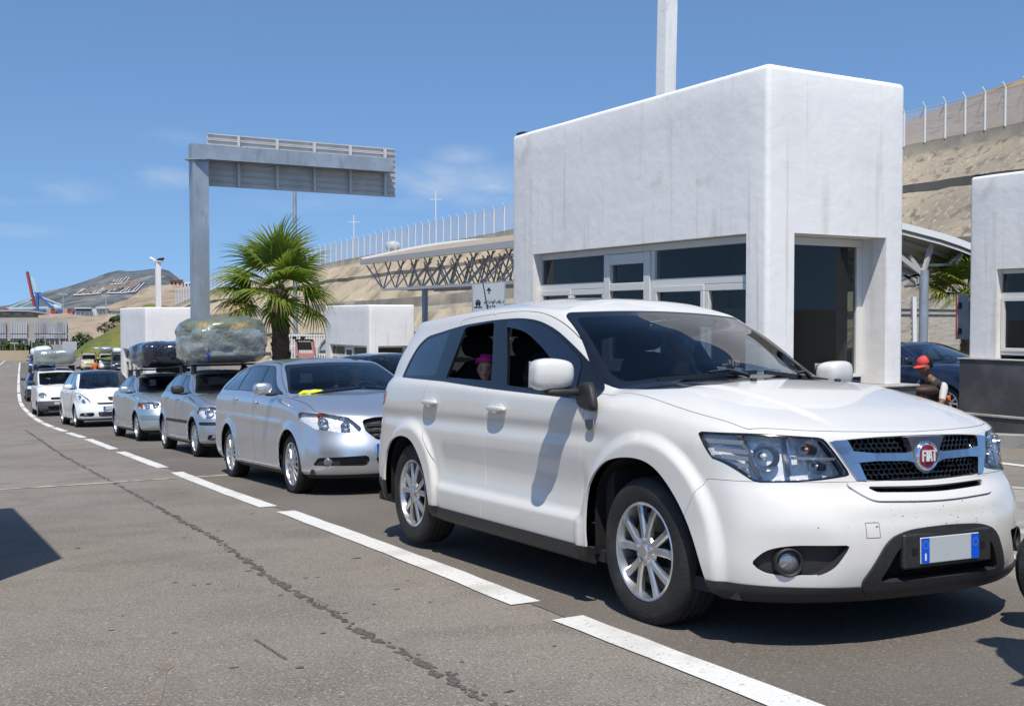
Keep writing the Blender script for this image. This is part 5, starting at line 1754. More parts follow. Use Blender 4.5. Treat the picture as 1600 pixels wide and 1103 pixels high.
def build_suv():
    car = empty('crossover_car', label='large white crossover car at the head of the queue, red round badge on grille', cat='car')
    pos_car(car, (.754, 6.935, -1.577), -61.96, -2.48, -1.4)
    xA = .98
    Wl = lambda w: [(-2.4, w - .055), (-1.9, w - .012), (-1.2, w), (0, w), (1.0, w), (1.6, w - .006), (2.3, w - .05)]
    rows = [
        low_row(-2.34, 2.40, .45, .55, Wl(.875), [(-2.4, .30), (-1, .235), (1, .235), (1.9, .235), (2.36, .25)], xA),
        low_row(-2.41, 2.445, .47, .57, Wl(.912), [(-2.4, .36), (-1, .275), (1, .275), (1.9, .285), (2.4, .295)], xA),
        low_row(-2.46, 2.475, .48, .58, Wl(.925), [(-2.4, .50), (-1, .42), (1, .42), (1.9, .42), (2.4, .42)], xA),
        low_row(-2.47, 2.475, .48, .58, Wl(.920), [(-2.4, .64), (-1, .57), (1, .57), (1.9, .57), (2.4, .56)], xA),
        low_row(-2.42, 2.43, .46, .57, Wl(.918), [(-2.4, .76), (-1, .72), (1, .71), (1.9, .70), (2.4, .67)], xA),
        low_row(-2.40, 2.385, .46, .56, Wl(.917), [(-2.4, .84), (-1, .83), (1, .80), (1.9, .775), (2.35, .735)], xA),
        low_row(-2.38, 2.36, .46, .55, Wl(.914), [(-2.4, .98), (-1, .97), (1, .93), (1.9, .88), (2.35, .85)], xA),
        low_row(-2.35, 2.335, .47, .55, [(-2.4, .82), (-1.8, .885), (-1, .903), (0, .905), (.9, .90), (1.4, .885), (2.2, .84)], [(-2.35, 1.13), (-1.7, 1.13), (-.9, 1.12), (0, 1.09), (.9, 1.06), (1.2, 1.05), (1.7, 1.01), (2.05, .975), (2.35, .94)], xA),
        low_row(-2.33, 2.30, .48, .56, [(-2.4, .79), (-1.8, .865), (-1, .885), (0, .888), (.9, .875), (1.4, .83), (2.2, .76)], [(-2.35, 1.17), (-1.7, 1.165), (-.9, 1.15), (0, 1.115), (.9, 1.09), (1.2, 1.10), (1.7, 1.055), (2.05, 1.01), (2.33, .965)], xA),
    ]
    top = [
        top_row(-2.30, 1.00, .50, .80, [(-2.3, .76), (-1.7, .845), (-.8, .868), (0, .866), (.6, .842), (1.0, .785)], .24, [(-2.3, 1.20), (-1.7, 1.19), (-.8, 1.17), (0, 1.14), (.6, 1.115), (1.0, 1.145), (1.24, 1.205)]),
        top_row(-2.28, .86, .50, .78, [(-2.3, .735), (-1.7, .80), (-.8, .82), (0, .815), (.6, .79), (.86, .755)], .21, [(-2.3, 1.33), (-1.7, 1.31), (-.8, 1.29), (0, 1.26), (.6, 1.225), (.86, 1.225), (1.07, 1.285)]),
        top_row(-2.20, .52, .48, .70, [(-2.3, .67), (-1.7, .715), (-.8, .735), (0, .73), (.52, .69)], .13, [(-2.25, 1.49), (-1.7, 1.50), (-.8, 1.52), (0, 1.505), (.52, 1.455), (.65, 1.49)]),
        top_row(-2.14, .26, .46, .63, [(-2.3, .60), (-1.7, .655), (-.8, .675), (0, .66), (.26, .625)], .06, [(-2.2, 1.60), (-1.7, 1.618), (-1.0, 1.640), (-.5, 1.645), (0, 1.625), (.2, 1.59), (.32, 1.615)]),
    ]
    def disp(P, N):
        x, z = P[:, 0], P[:, 2]; side = sstep(.35, .75, np.abs(N[:, 1])) * sstep(.5, .7, np.abs(P[:, 1]))
        o = np.zeros(len(P))
        # wheel-arch flares
        for cx, cz, r0, r1 in ((1.47, .36, .530, .585), (-1.45, .36, .478, .532)):
            d = np.hypot((x - cx), (z - cz) * (1.0 if True else 1))
            o += .037 * (1 - sstep(r0, r1, d)) * sstep(.20, .30, z)
        # ledge low on the doors
        k = sstep(-.98, -.86, x) * (1 - sstep(.90, .99, x))
        o += k * (.027 * (1 - sstep(.452, .490, z)) - .016 * bump1(z - .62, .17))
        # character line under the handles
        o += -.010 * bump1(z - .90, .07) * sstep(-2.2, -1.9, x) * (1 - sstep(.9, 1.3, x))
        o *= side
        # front bumper: shelf above the number plate, dip around the fog lamps
        fr = sstep(1.9, 2.15, x)
        o += fr * (.012 * bump1(z - .66, .07) * (1 - sstep(.35, .6, np.abs(P[:, 1]))))
        o += fr * (-.013) * bump1(np.hypot((np.abs(P[:, 1]) - .70) / 1.3, z - .43), .17)
        return o
    def dz(P, N):
        x, y = P[:, 0], np.abs(P[:, 1])
        line = np.interp(x, [1.1, 2.3], [.60, .40])
        return .013 * (1 - sstep(line - .012, line + .020, y)) * sstep(.4, .8, N[:, 2]) * sstep(1.22, 1.36, x) * (1 - sstep(2.05, 2.26, x)) * (P[:, 2] > .85)
    sp = dict(rows=rows + top, n_low=9, hood=[(.05, .010), (.14, .022), (.30, .036), (.55, .040), (.80, .022), (.94, .006)],
              spine=(.35, .35), spine_z=[(-2.2, 1.62), (-1.5, 1.685), (-.6, 1.735), (.0, 1.70), (.35, 1.635)], res=.019, relax=2, disp=disp, dz=dz)
    S = shell(sp)
    W, BT, BP, IN = M['white_paint'], M['black_trim'], M['black_plastic'], M['inner']
    # wheel arches
    fa = smooth_closed([(1.02, .10), (1.005, .33), (1.005, .55), (1.06, .69), (1.20, .785), (1.42, .815), (1.60, .78), (1.76, .66), (1.88, .50), (1.955, .33), (2.0, .10), (1.5, .0)], 5)
    ra = smooth_closed([(-1.86, .10), (-1.865, .34), (-1.86, .56), (-1.78, .70), (-1.58, .765), (-1.36, .745), (-1.18, .62), (-1.06, .45), (-1.02, .30), (-1.0, .10), (-1.4, .0)], 5)
    for a in (fa, ra):
        _, S = split(S, fside(a, 0, .45))
    for a in (fa, ra):
        for s in (-1, 1):
            wells = MB()
            P = [tuple(p) for p in a]
            n = len(P)
            V = [(x, s * .895, z) for x, z in P] + [(x, s * .50, z) for x, z in P]
            wells.add(V, [(i, (i + 1) % n, n + (i + 1) % n, n + i) for i in range(n) if min(P[i][1], P[(i + 1) % n][1]) > .28])
            Q = [p for p in P if p[1] > .26]
            wells.add([(x, s * .50, z) for x, z in Q], [tuple(range(len(Q)))])
            wells.build('wheel_well', M['well'], car)
    # windscreen: black border, then glass
    ws = rounded([(-.80, 1.135, .06), (-.655, 1.585, .05), (-.3, 1.602, .1), (0, 1.607, .1), (.3, 1.602, .1), (.655, 1.585, .05), (.80, 1.135, .06), (.45, 1.178, .2), (0, 1.196, .2), (-.45, 1.178, .2)], .06)
    w, S = split(S, ffront(ws, -.05))
    wsi = rounded([(-.735, 1.175, .08), (-.625, 1.555, .05), (-.3, 1.575, .1), (0, 1.58, .1), (.3, 1.575, .1), (.625, 1.555, .05), (.735, 1.175, .08), (.45, 1.215, .2), (0, 1.232, .2), (-.45, 1.215, .2)], .06)
    gl, fr = split(w, ffront(wsi, -.05))
    panel('windscreen', gl, M['windshield'], car, 0, -.004)
    panel('windscreen_border', fr, [BT, IN], car, .006, -.004)
    # side glass area
    dlo = rounded([(-1.80, 1.19, .03), (-1.765, 1.29, .05), (-1.70, 1.43, .06), (-1.58, 1.495, .08), (-1.15, 1.538, .3), (-.93, 1.556, .05), (-.49, 1.572, .2), (-.16, 1.570, .2), (.06, 1.548, .15), (.30, 1.482, .2), (.55, 1.372, .2), (.78, 1.255, .2), (.93, 1.165, .1), (.985, 1.09, .04), (.80, 1.085, .05), (-.23, 1.125, .1), (-.97, 1.165, .1)], .05)
    d_, S = split(S, fside(dlo, 0, .3))
    quarter = rounded([(-1.765, 1.205), (-1.69, 1.41, .07), (-1.58, 1.475, .08), (-1.18, 1.522), (-1.16, 1.205)], .03)
    rear_w = rounded([(-.955, 1.185), (-.925, 1.538), (-.50, 1.556), (-.27, 1.155)], .03)
    front_w = rounded([(-.06, 1.15), (-.32, 1.556), (-.14, 1.554, .15), (.06, 1.53, .15), (.29, 1.465, .2), (.53, 1.357, .2), (.66, 1.29, .06), (.70, 1.115, .03)], .03)
    for s in (-1, 1):
        q, d_ = split(d_, fside(quarter, s))
        panel('quarter_window', q, M['dark_window'], car, 0, -.003)
        rw, d_ = split(d_, fside(rear_w, s))
        fw, d_ = split(d_, fside(front_w, s))
        if s > 0:
            panel('rear_side_window', rw, M['window'], car, 0, -.003)
            panel('front_side_window', fw, M['window'], car, 0, -.003)
        else:
            # both near windows are wound down; a smoked wind deflector stays along the top
            vis = rounded([(-.40, 1.60), (-.31, 1.515, .01), (-.20, 1.505, .15), (-.02, 1.475, .15), (.20, 1.385, .2), (.42, 1.265, .2), (.56, 1.165, .03), (.80, 1.10, .02), (.95, 1.3), (.3, 1.6)], .02)
            v, fw2 = split(fw, fside(vis, s))
            panel('wind_deflector', v, M['dark_visor'], car, .004, .006)
            lo = rounded([(-.06, 1.10), (-.07, 1.172), (.9, 1.13), (.9, 1.05)], .005)
            b_, _ = split(rw, fside([(-1.2, 1.0), (-1.2, 1.205), (-.1, 1.172), (-.1, 1.0)], s))
            if b_: panel('rear_side_window', b_, M['window'], car, 0, -.006)
    panel('window_trim', d_, [BT, IN], car, .02, 0)
    # rear window
    rwp = rounded([(-.62, 1.22), (-.55, 1.53), (.55, 1.53), (.62, 1.22)], .08)
    def frear(poly):
        poly = np.asarray(poly)
        return lambda V, N: np.maximum(poly_sdf(V[:, 1:3], poly), V[:, 0] + 1.9)
    rw, S = split(S, frear(rwp))
    panel('rear_window', rw, M['dark_window'], car, 0, -.003)
    # lamps, grille, bumper openings
    tail = rounded([(-2.5, .92), (-2.5, 1.15), (-1.99, 1.085), (-2.04, .985)], .03)
    for s in (-1, 1):
        t, S = split(S, fside(tail, s, .5))
        panel('tail_lamp', t, M['red_lens'], car, .02, .004)
    hl = rounded([(.93, .90, .02), (.93, .962, .02), (.76, .963, .06), (.52, .945, .02), (.425, .782, .02), (.60, .760, .1), (.80, .752, .02)], .02)
    for s in (-1, 1):
        fn = (lambda V, N, s=s: np.maximum(ffront(hl, 1.84, 0, s)(V, N), 1.86 + (.945 - V[:, 2]) * .95 - V[:, 0]))
        h, S = split(S, fn)
        lamp = panel('headlight', h, M['lens'], car, 0, -.001)
        bucket('reflector', h, [M['lamp_chrome'], M['satin_chrome']], lamp, (-.075, -s * .02, 0))
        rim_i, rim_o = split(h, lambda V, N: fn(V, N) + .007)
        panel('headlight_seal', rim_o, BT, lamp, .01, .001)
        bowls(lamp, h, s)
    gr = rounded([(-.50, .930, .02), (-.405, .762, .03), (-.2, .752, .1), (0, .748, .2), (.2, .752, .1), (.405, .762, .03), (.50, .930, .02), (.3, .944, .1), (0, .949, .2), (-.3, .944, .1)], .03)
    g, S = split(S, ffront(gr, 1.9))
    suv_grille(car, g, gr)
    sl = rounded([(-.375, .732, .008), (-.335, .704, .015), (0, .692, .2), (.335, .704, .015), (.375, .732, .008), (0, .720, .3)], .01)
    g2, S = split(S, ffront(sl, 1.9))
    ch = rounded([(-.47, .752, .01), (-.385, .672, .04), (0, .658, .3), (.385, .672, .04), (.47, .752, .01), (0, .738, .3)], .02)
    chp, S = split(S, ffront(ch, 1.9))
    chi, _ = split(chp, ffront(ch, 1.9, -.002))
    panel('grille_chin', chi, [W, IN], car, .02, .010)
    lo_ = bucket('lower_slot', g2, [M['mesh_black'], BP], car, (-.05, 0, 0))
    # lower intake with black surround
    it_o = rounded([(-.455, .325, .04), (-.335, .520, .09), (-.22, .552, .10), (0, .562, .3), (.22, .552, .10), (.335, .520, .09), (.455, .325, .04), (.40, .27, .02), (-.40, .27, .02)], .03)
    it_i = rounded([(-.375, .335, .03), (-.285, .485, .06), (-.18, .512, .08), (0, .52, .3), (.18, .512, .08), (.285, .485, .06), (.375, .335, .03)], .03)
    i_o, S = split(S, ffront(it_o, 1.9))
    i_i, i_o = split(i_o, ffront(it_i, 1.9))
    panel('intake_surround', i_o, BP, car, .03, .014)
    it = bucket('lower_intake', i_i, [M['mesh_black'], BP], car, (-.09, 0, 0))
    # fog lamps
    fg = [(-.845, .405, .04), (-.80, .475, .05), (-.72, .495, .05), (-.505, .497, .02), (-.565, .40, .03), (-.62, .365, .05), (-.80, .365, .05)]
    fg = rounded([(-p[0],) + tuple(p[1:]) for p in fg], .04)
    for s in (-1, 1):
        f, S = split(S, ffront(fg, 1.6, 0, s))
        b = bucket('fog_lamp_recess', f, [BP, BP], car, (-.045, 0, 0))
        c = ray_to(f, (s * .715, .425))
        lm = MB()
        lm.lathe([(.062, -.03), (.062, .03), (.056, .036), (.050, .03), (.049, .0)], 28, 'x')
        fl = lm.build('fog_lamp_ring', BP, b, 40); fl.location = (c[0] - .035, c[1], c[2]); fl.rotation_euler = (0, 0, s * .45)
        lm = MB(); lm.lathe([(.049, .008), (.035, .018), (.018, .023), (.0005, .025)], 28, 'x')
        fb = lm.build('fog_lamp_lens', M['lamp_lens_solid'], b, 60); fb.location = fl.location; fb.rotation_euler = fl.rotation_euler
    # black lower body
    def flow(V, N):
        lim = np.where(V[:, 0] > 1.7, .315 + .0 * V[:, 0], np.where(V[:, 0] < -1.7, .42, .325))
        return V[:, 2] - lim
    lb, S = split(S, flow)
    panel('lower_trim', lb, BP, car, .02, .008)
    # front bumper seam
    fb_ = [(1.60, -.2), (1.60, .2), (1.93, .757), (2.02, .757), (2.6, .757), (2.6, -.2)]
    bump_, S = split(S, fside(fb_, 0, -1))
    in2, S2 = None, S
    g_in, _ = split(bump_, fside(np.array(fb_), 0, -1, -.0022))
    panel('front_bumper', g_in, [W, IN], car, .012)
    # rear bumper
    rb_ = [(-3, -.2), (-3, .78), (-1.88, .74), (-1.80, .60), (-1.7, -.2)]
    rbp, S = split(S, fside(rb_, 0, -1))
    panel('rear_bumper', rbp, [W, IN], car, .012)
    # bonnet
    hd = smooth_open([(1.10, .835), (1.16, .805), (1.30, .808), (1.49, .815), (1.79, .815), (2.03, .790), (2.10, .735), (2.22, .55), (2.29, .30), (2.315, 0)])
    hd = np.concatenate([hd, [(2.315, -.2), (.9, -.2), (.9, .835)]])
    def fh(V, N): return np.maximum(poly_sdf(np.stack([V[:, 0], np.abs(V[:, 1])], 1), hd), .90 - V[:, 2])
    h, S = split(S, lambda V, N: np.maximum(fh(V, N), .25 - N[:, 2]))
    hh, _ = split(h, lambda V, N: fh(V, N) + .004)
    if hh is None: hh = h
    bonnet = panel('bonnet', hh, [W, IN], car, .012)
    for y in (-.24, .33):
        c = h.V[int(np.argmin((h.V[:, 0] - 1.42)**2 + (h.V[:, 1] - y)**2))]
        superbox('washer_nozzle', (.035, .028, .018), BP, bonnet, (c[0], y, c[2] + .006), sub=2)
    # doors
    fdoor = rounded([(-.235, .30, .03), (-.235, .52, .05), (-.265, .62, .05), (-.265, 1.13, .02), (-.53, 1.615, .03), (-.16, 1.617, .2), (.10, 1.592, .15), (.36, 1.515, .2), (.60, 1.402, .2), (.83, 1.28, .2), (.965, 1.16, .08), (.92, 1.05, .05), (.892, .95, .05), (.892, .54, .05), (.925, .30, .03)], .03)
    rdoor = rounded([(-.23, .30, .03), (-.23, .52, .05), (-.26, .62, .05), (-.26, 1.13, .02), (-.525, 1.615, .03), (-.93, 1.600, .05), (-1.02, 1.585, .04), (-1.20, 1.15, .05), (-1.245, .98, .08), (-1.225, .82, .1), (-1.10, .71, .1), (-.95, .57, .1), (-.87, .44, .1), (-.845, .30, .03)], .03)
    for s in (-1, 1):
        for nm, poly, hx in (('front_door', fdoor, -.075), ('rear_door', rdoor, -1.08)):
            dr, S = split(S, fside(poly, s, .3))
            di, _ = split(dr, fside(poly, s, .3, -.0042))
            door = panel(nm.split('_')[1], di, [W, IN], car, .02)
            if nm[0] == 'r': door.name = 'door'
            door_handle(door, di, hx, 1.005 if nm[0] == 'f' else 1.018, s)
    # fuel / tow-eye cover
    # what is left is the body itself
    body = panel('body', S, [W, M['inner']], car, .012)
    # badge on the wing
    bd = MB(); bd.prism(rounded([(-.042, .028), (.042, .028), (.036, -.012), (0, -.03), (-.036, -.012)], .01), lambda x, z: (x, 0, z), lambda x, z: (x, -.006, z))
    o = bd.build('wing_badge', M['satin_chrome'], car); o.location = (1.0, -.925, .955)
    suv_details(car)
    # wheels
    for x in (1.445, -1.445):
        for y in (-.905, .905):
            wheel_on(car, x, y, .36, .232, .225, 'ten', True, R_(0))
    return car

def smooth_open(P, per=6):
    P = np.array(P, float); n = len(P); out = []
    for i in range(n - 1):
        p0 = P[max(i - 1, 0)]; p1 = P[i]; p2 = P[i + 1]; p3 = P[min(i + 2, n - 1)]
        for k in range(per):
            t = k / per
            out.append(.5 * (2 * p1 + (p2 - p0) * t + (2 * p0 - 5 * p1 + 4 * p2 - p3) * t * t + (3 * p1 - p0 - 3 * p2 + p3) * t**3))
    out.append(P[-1])
    return np.array(out)

def door_handle(door, di, hx, hz, s):
    d = (di.V[:, 0] - hx)**2 + (di.V[:, 2] - hz)**2
    y = abs(di.V[int(np.argmin(d)), 1])
    cup = superbox('handle_cup', (.12, .02, .065), M['handle_cup'], door, (hx + .02, s * (y - .003), hz), 2.6, 3)
    h = superbox('handle', (.235, .034, .036), M['white_paint'], door, (hx, s * (y + .030), hz + .004), 3.4, 3,
                 shape=lambda v: Vector((v.x, v.y - s * .018 * (abs(v.x) / .117)**3, v.z * (1 - .2 * (v.x / .117)**2))))
    return h

def bowls(lamp, h, s):
    """inside a headlamp: two reflector bowls, a divider and turn-signal bulb"""
    for (y, z, r, dx) in ((.735, .865, .062, -.055), (.575, .895, .040, -.05), (.545, .815, .035, -.05)):
        c = ray_to(h, (s * y, z))
        b = MB(); b.lathe([(r, .03), (r * .92, .0), (r * .6, -.03), (r * .2, -.045), (.0005, -.046)], 24, 'x')
        o = b.build('reflector_bowl', M['chrome'], lamp, 60); o.location = (c[0] + dx, c[1], c[2]); o.rotation_euler = (0, 0, s * .35)
        b = MB(); b.lathe([(r * .28, -.04), (r * .28, .0), (r * .2, .012), (.0005, .016)], 14, 'x')
        q = b.build('bulb', M['amber'] if r == .040 else M['lamp_bulb'], lamp, 60); q.location = o.location; q.rotation_euler = o.rotation_euler
    for (y0, z0, y1, z1) in ((.655, .95, .655, .775), (.65, .852, .47, .845), (.80, .955, .76, .765)):
        a = ray_to(h, (s * y0, z0)); b_ = ray_to(h, (s * y1, z1))
        m = MB(); m.bar((a[0] - .035, a[1], a[2]), (b_[0] - .035, b_[1], b_[2]), .012, .03, (1, 0, 0))
        m.build('lamp_divider', M['satin_chrome'], lamp)
    for k in range(5):
        z = .92 - k * .032
        a = ray_to(h, (s * (.885 - k * .008), z)); b_ = ray_to(h, (s * .80, z - .005))
        m = MB(); m.bar((a[0] - .02, a[1] - s * .012, a[2]), (b_[0] - .02, b_[1], b_[2]), .006, .02)
        m.build('lamp_fin', M['satin_chrome'], lamp)

def hexmesh(y0, y1, z0, z1, inside, a=.0175):
    """honeycomb lattice bars inside a front-view region"""
    segs = set()
    dy = a * math.sqrt(3); r = 0
    z = z0 - a
    while z < z1 + a:
        y = y0 - dy + (dy / 2 if r % 2 else 0)
        while y < y1 + dy:
            pts = [(y + a * math.cos(R_(90 + 60 * k)), z + a * math.sin(R_(90 + 60 * k)) * .86) for k in range(6)]
            for k in range(6):
                p, q = pts[k], pts[(k + 1) % 6]
                key = tuple(sorted([(round(p[0], 3), round(p[1], 3)), (round(q[0], 3), round(q[1], 3))]))
                segs.add(key)
            y += dy
        z += a * 1.5 * .86; r += 1
    return [s for s in segs if inside(((s[0][0] + s[1][0]) / 2, (s[0][1] + s[1][1]) / 2))]

def suv_grille(car, g, poly):
    back = bucket('grille', g, [M['mesh_back'], M['black_plastic']], car, (-.085, 0, 0))
    gx = lambda y, z: float(ray_to(g, (y, z))[0])
    poly = np.asarray(poly)
    m = MB()
    for (a, b) in hexmesh(-.5, .5, .74, .95, lambda p: poly_sdf(np.array([p]), poly)[0] < -.004):
        xa = gx(*a) - .035; xb = gx(*b) - .035
        m.bar((xa, a[0], a[1]), (xb, b[0], b[1]), .0065, .018, (1, 0, 0))
    m.build('grille_mesh', M['black_trim'], back)
    # chrome: side blades, cross bar, badge shield
    def plate(pts, push=.006, th=.03):
        V = [(gx(y, z) + push, y, z) for y, z in pts]
        n = len(V)
        W_ = [(x - th, y, z) for x, y, z in V]
        c.add(V + W_, [tuple(range(n))] + [(i, n + i, n + (i + 1) % n, (i + 1) % n) for i in range(n)])
    for s in (-1, 1):
        c = MB()
        for seg in range(6):
            t0, t1 = seg / 6, (seg + 1) / 6
            lo = lambda t: (.50 - .095 * t, .928 - .164 * t); hi = lambda t: (.415 - .06 * t, .936 - .176 * t)
            plate([(s * lo(t0)[0], lo(t0)[1]), (s * lo(t1)[0], lo(t1)[1]), (s * hi(t1)[0], hi(t1)[1]), (s * hi(t0)[0], hi(t0)[1])])
        for seg in range(12):
            y0, y1 = .06 + .36 * seg / 12, .06 + .36 * (seg + 1) / 12
            zc = lambda y: .852 + .010 * (y / .42)
            hw = lambda y: .017 + .010 * max(0, (y - .30) / .12) + .012 * max(0, (.12 - y) / .06)
            plate([(s * y0, zc(y0) - hw(y0)), (s * y1, zc(y1) - hw(y1)), (s * y1, zc(y1) + hw(y1)), (s * y0, zc(y0) + hw(y0))], .010)
        c.build('grille_bar', M['satin_chrome'], back, 30)
    x0 = gx(0, .86)
    sh = MB()
    pr = rounded([(-.118, .945, .01), (-.085, .885, .05), (-.080, .815, .07), (0, .765, .08), (.080, .815, .07), (.085, .885, .05), (.118, .945, .01)], .03, 6)
    sh.prism(pr, lambda y, z: (x0 - .03, y, z), lambda y, z: (x0 + .012, y, z))
    sh.build('badge_shield', M['satin_chrome'], back, 30)
    b = MB(); b.lathe([(.068, .0), (.066, .012), (.060, .016), (.053, .012), (.052, .011)], 40, 'x')
    o = b.build('badge_ring', M['chrome'], back, 50); o.location = (x0 + .012, 0, .855)
    b = MB(); b.lathe([(.0525, .010), (.035, .013), (.0005, .015)], 40, 'x')
    o = b.build('badge', M['badge_red'], back, 50); o.location = (x0 + .012, 0, .855)
    # the letters on the badge
    L = MB()
    def st(a, b_, w=.0062): L.bar((x0 + .029, a[0] * .72, .857 + a[1] * .78), (x0 + .029, b_[0] * .72, .857 + b_[1] * .78), w, .006, (1, 0, 0))
    H = .032
    y = -.055
    for ch in 'FIAT':                              # +y is to the right for someone facing the car
        if ch == 'F':
            st((y, -H), (y, H)); st((y - .004, H - .004), (y + .026, H - .004)); st((y, .004), (y + .021, .004)); y += .036
        elif ch == 'I':
            st((y, -H), (y, H)); y += .014
        elif ch == 'A':
            st((y, -H), (y + .007, H)); st((y + .026, -H), (y + .017, H)); st((y + .004, -.012), (y + .022, -.012)); st((y + .005, H - .004), (y + .019, H - .004)); y += .040
        else:
            st((y + .011, -H), (y + .011, H)); st((y - .006, H - .004), (y + .028, H - .004))
    L.build('badge_letters', M['white_text'], back)
M['dark_visor'] = mat('smoked_wind_deflector', (.010, .014, .028), .10, coat=.6)
M['handle_cup'] = mat('shaded_handle_cup', (.55, .545, .52), .4)
M['lamp_chrome'] = mat('lamp_reflector', (.88, .89, .90), .28, .18, bump=(30, .5, 2))
M['mesh_black'] = mat('black_mesh', (.010, .010, .011), .6, bump=(60, .6, 1))
M['mesh_back'] = mat('grille_back', (.004, .004, .004), .8)
M['lamp_lens_solid'] = mat('fog_lamp_glass', (.26, .27, .28), .08, .6, coat=1)

def suv_details(car):
    BP, W = M['black_plastic'], M['white_paint']
    # number plate on its black carrier
    ca = MB(); ca.box((2.462, -.275, .385), (2.492, .275, .535), bev=.008)
    carrier = ca.build('plate_carrier', BP, car)
    for y in (-.215, .215):
        k = MB(); k.box((2.492, y - .014, .445), (2.4945, y + .014, .475)); k.build('carrier_slot', M['mesh_back'], carrier)
    p = MB(); p.box((2.492, -.185, .403), (2.499, .185, .517), bev=.003); pl = p.build('number_plate', M['plate_white'], car)
    for y0, y1 in ((-.182, -.132), (.132, .182)):
        q = MB(); q.box((2.4995, y0, .406), (2.5005, y1, .514)); q.build('plate_band', M['plate_blue'], pl)
    q = MB(); q.bar((2.5015, -.157, .418), (2.5015, -.157, .448), .010, .001, (1, 0, 0)); q.build('plate_letter', M['white_text'], pl)
    for yc, zc in ((-.157, .485), (.157, .478)):
        q = MB()
        for k in range(12):
            a = k * math.pi / 6
            q.box((2.5012, yc + .016 * math.cos(a) - .0018, zc + .016 * math.sin(a) - .0018), (2.502, yc + .016 * math.cos(a) + .0018, zc + .016 * math.sin(a) + .0018))
        q.build('plate_ring', M['star_yellow'], pl)
    # mirrors
    for s in (-1, 1):
        def shp(v, s=s):
            f = (v.x + .09) / .18
            return Vector((v.x * (1 - .15 * abs(v.z) / .1), v.y * (1 - .10 * f), v.z * (1 - .16 * max(0, v.y * -s / .13)) + .012 * f))
        cap = superbox('side_mirror', (.165, .245, .172), W, car, (.79, s * (1.035 if s < 0 else 1.0), 1.212), 4.0, 4, (0, R_(4), s * R_(12)), shape=shp)
        ar = superbox('mirror_arm', (.13, .24, .045), BP, cap, (.01, -s * .07, -.085), 3.5, 3)
        ft = superbox('mirror_foot', (.26, .05, .19), BP, cap, (.10, -s * .155, -.075), 5, 3, shape=lambda v: Vector((v.x + .05 * (v.z / -.095), v.y, v.z * (1 if v.z < 0 else max(.08, .30 + (v.x) / .32)))))
        g = MB(); g.box((-.081, -.105, -.07), (-.076, .105, .07)); g.build('mirror_glass', M['chrome'], cap)
    # wipers
    for (y0, y1, x0, x1, zz) in ((.30, .74, 1.265, 1.09, 1.235), (-.28, .24, 1.275, 1.255, 1.235)):
        w = MB(); m = Vector((x0 + .02, (y0 + y1) / 2 - .05, zz + .025))
    for (a, b, piv) in (((1.120, -.58, 1.192), (1.225, .00, 1.232), (1.262, -.08, 1.212)), ((1.225, .06, 1.232), (1.075, .66, 1.184), (1.175, .44, 1.196))):
        w = MB(); w.bar(a, b, .014, .022); blade = w.build('wiper', M['black_trim'], car)
        mid = (Vector(a) + Vector(b)) / 2 + Vector((.01, 0, .018))
        w = MB(); w.tube([piv, (Vector(piv) + mid) / 2 + Vector((.0, 0, .022)), mid], [.012, .009, .007], 6); w.build('wiper_arm', M['black_trim'], blade)
    # roof seams
    for s in (-1, 1):
        r = MB()
        pts = [(-1.95, .635, 1.612), (-1.5, .652, 1.648), (-1.0, .660, 1.664), (-.5, .655, 1.668), (0, .640, 1.648), (.2, .625, 1.607)]
    # floor, dashboard, seats
    f = MB(); f.box((-2.2, -.86, .24), (2.1, .86, .30)); f.build('floor', M['inner'], car)
    fw = MB(); fw.box((1.02, -.84, .3), (1.10, .84, 1.10)); fw.build('bulkhead', M['inner'], car)
    d = superbox('dashboard', (.62, 1.50, .28), M['inner'], car, (.92, 0, 1.03), 4, 3)
    cw = MB()
    hd = MB(); hd.box((-2.0, -.60, 1.60), (.20, .60, 1.615), bev=.006); hd.build('headliner', M['headliner'], car)
    for s in (-1, 1):
        st = superbox('front_seat', (.50, .50, .20), M['seat'], car, (.02, s * .37, .72), 3.5, 3)
        bk = superbox('seat_back', (.16, .50, .66), M['seat'], st, (-.27, 0, .33), 3.2, 3, (0, R_(-14), 0))
        hr = superbox('headrest', (.11, .28, .20), M['seat'], st, (-.38, 0, .76), 3.0, 3, (0, R_(-10), 0))
        po = MB(); po.bar((-.30, s * .80, 1.1), (-.42, s * .66, 1.56), .10, .03, (0, 1, 0)); po.build('pillar_trim', M['beige'], car)
    rs = superbox('rear_seat', (.5, 1.3, .2), M['seat'], car, (-.95, 0, .72), 4, 3)
    superbox('seat_back', (.16, 1.3, .62), M['seat'], rs, (-.28, 0, .33), 4, 3, (0, R_(-14), 0))
    for y in (-.42, 0, .42):
        superbox('headrest', (.10, .26, .17), M['seat'], rs, (-.40, y, .70), 3, 2, (0, R_(-10), 0))
    w = MB()
    pts = [Vector((0, .185 * math.cos(a), .185 * math.sin(a))) for a in np.linspace(0, 2 * math.pi, 33)]
    w.tube(pts, .016, 8, False)
    for a in (0, math.pi, -math.pi / 2): w.bar((0, 0, 0), (0, .18 * math.cos(a), .18 * math.sin(a)), .035, .02, (1, 0, 0))
    w.lathe([(.075, -.02), (.07, .025), (.0005, .03)], 16, 'x')
    sw = w.build('steering_wheel', M['inner'], car, 40); sw.location = (.56, .37, 1.06); sw.rotation_euler = (0, R_(-24), 0)
    mi = superbox('rear_view_mirror', (.03, .24, .07), M['black_trim'], car, (.38, 0, 1.50), 4, 2)
M['star_yellow'] = mat('plate_ring_gold', (.25, .30, .55), .4)
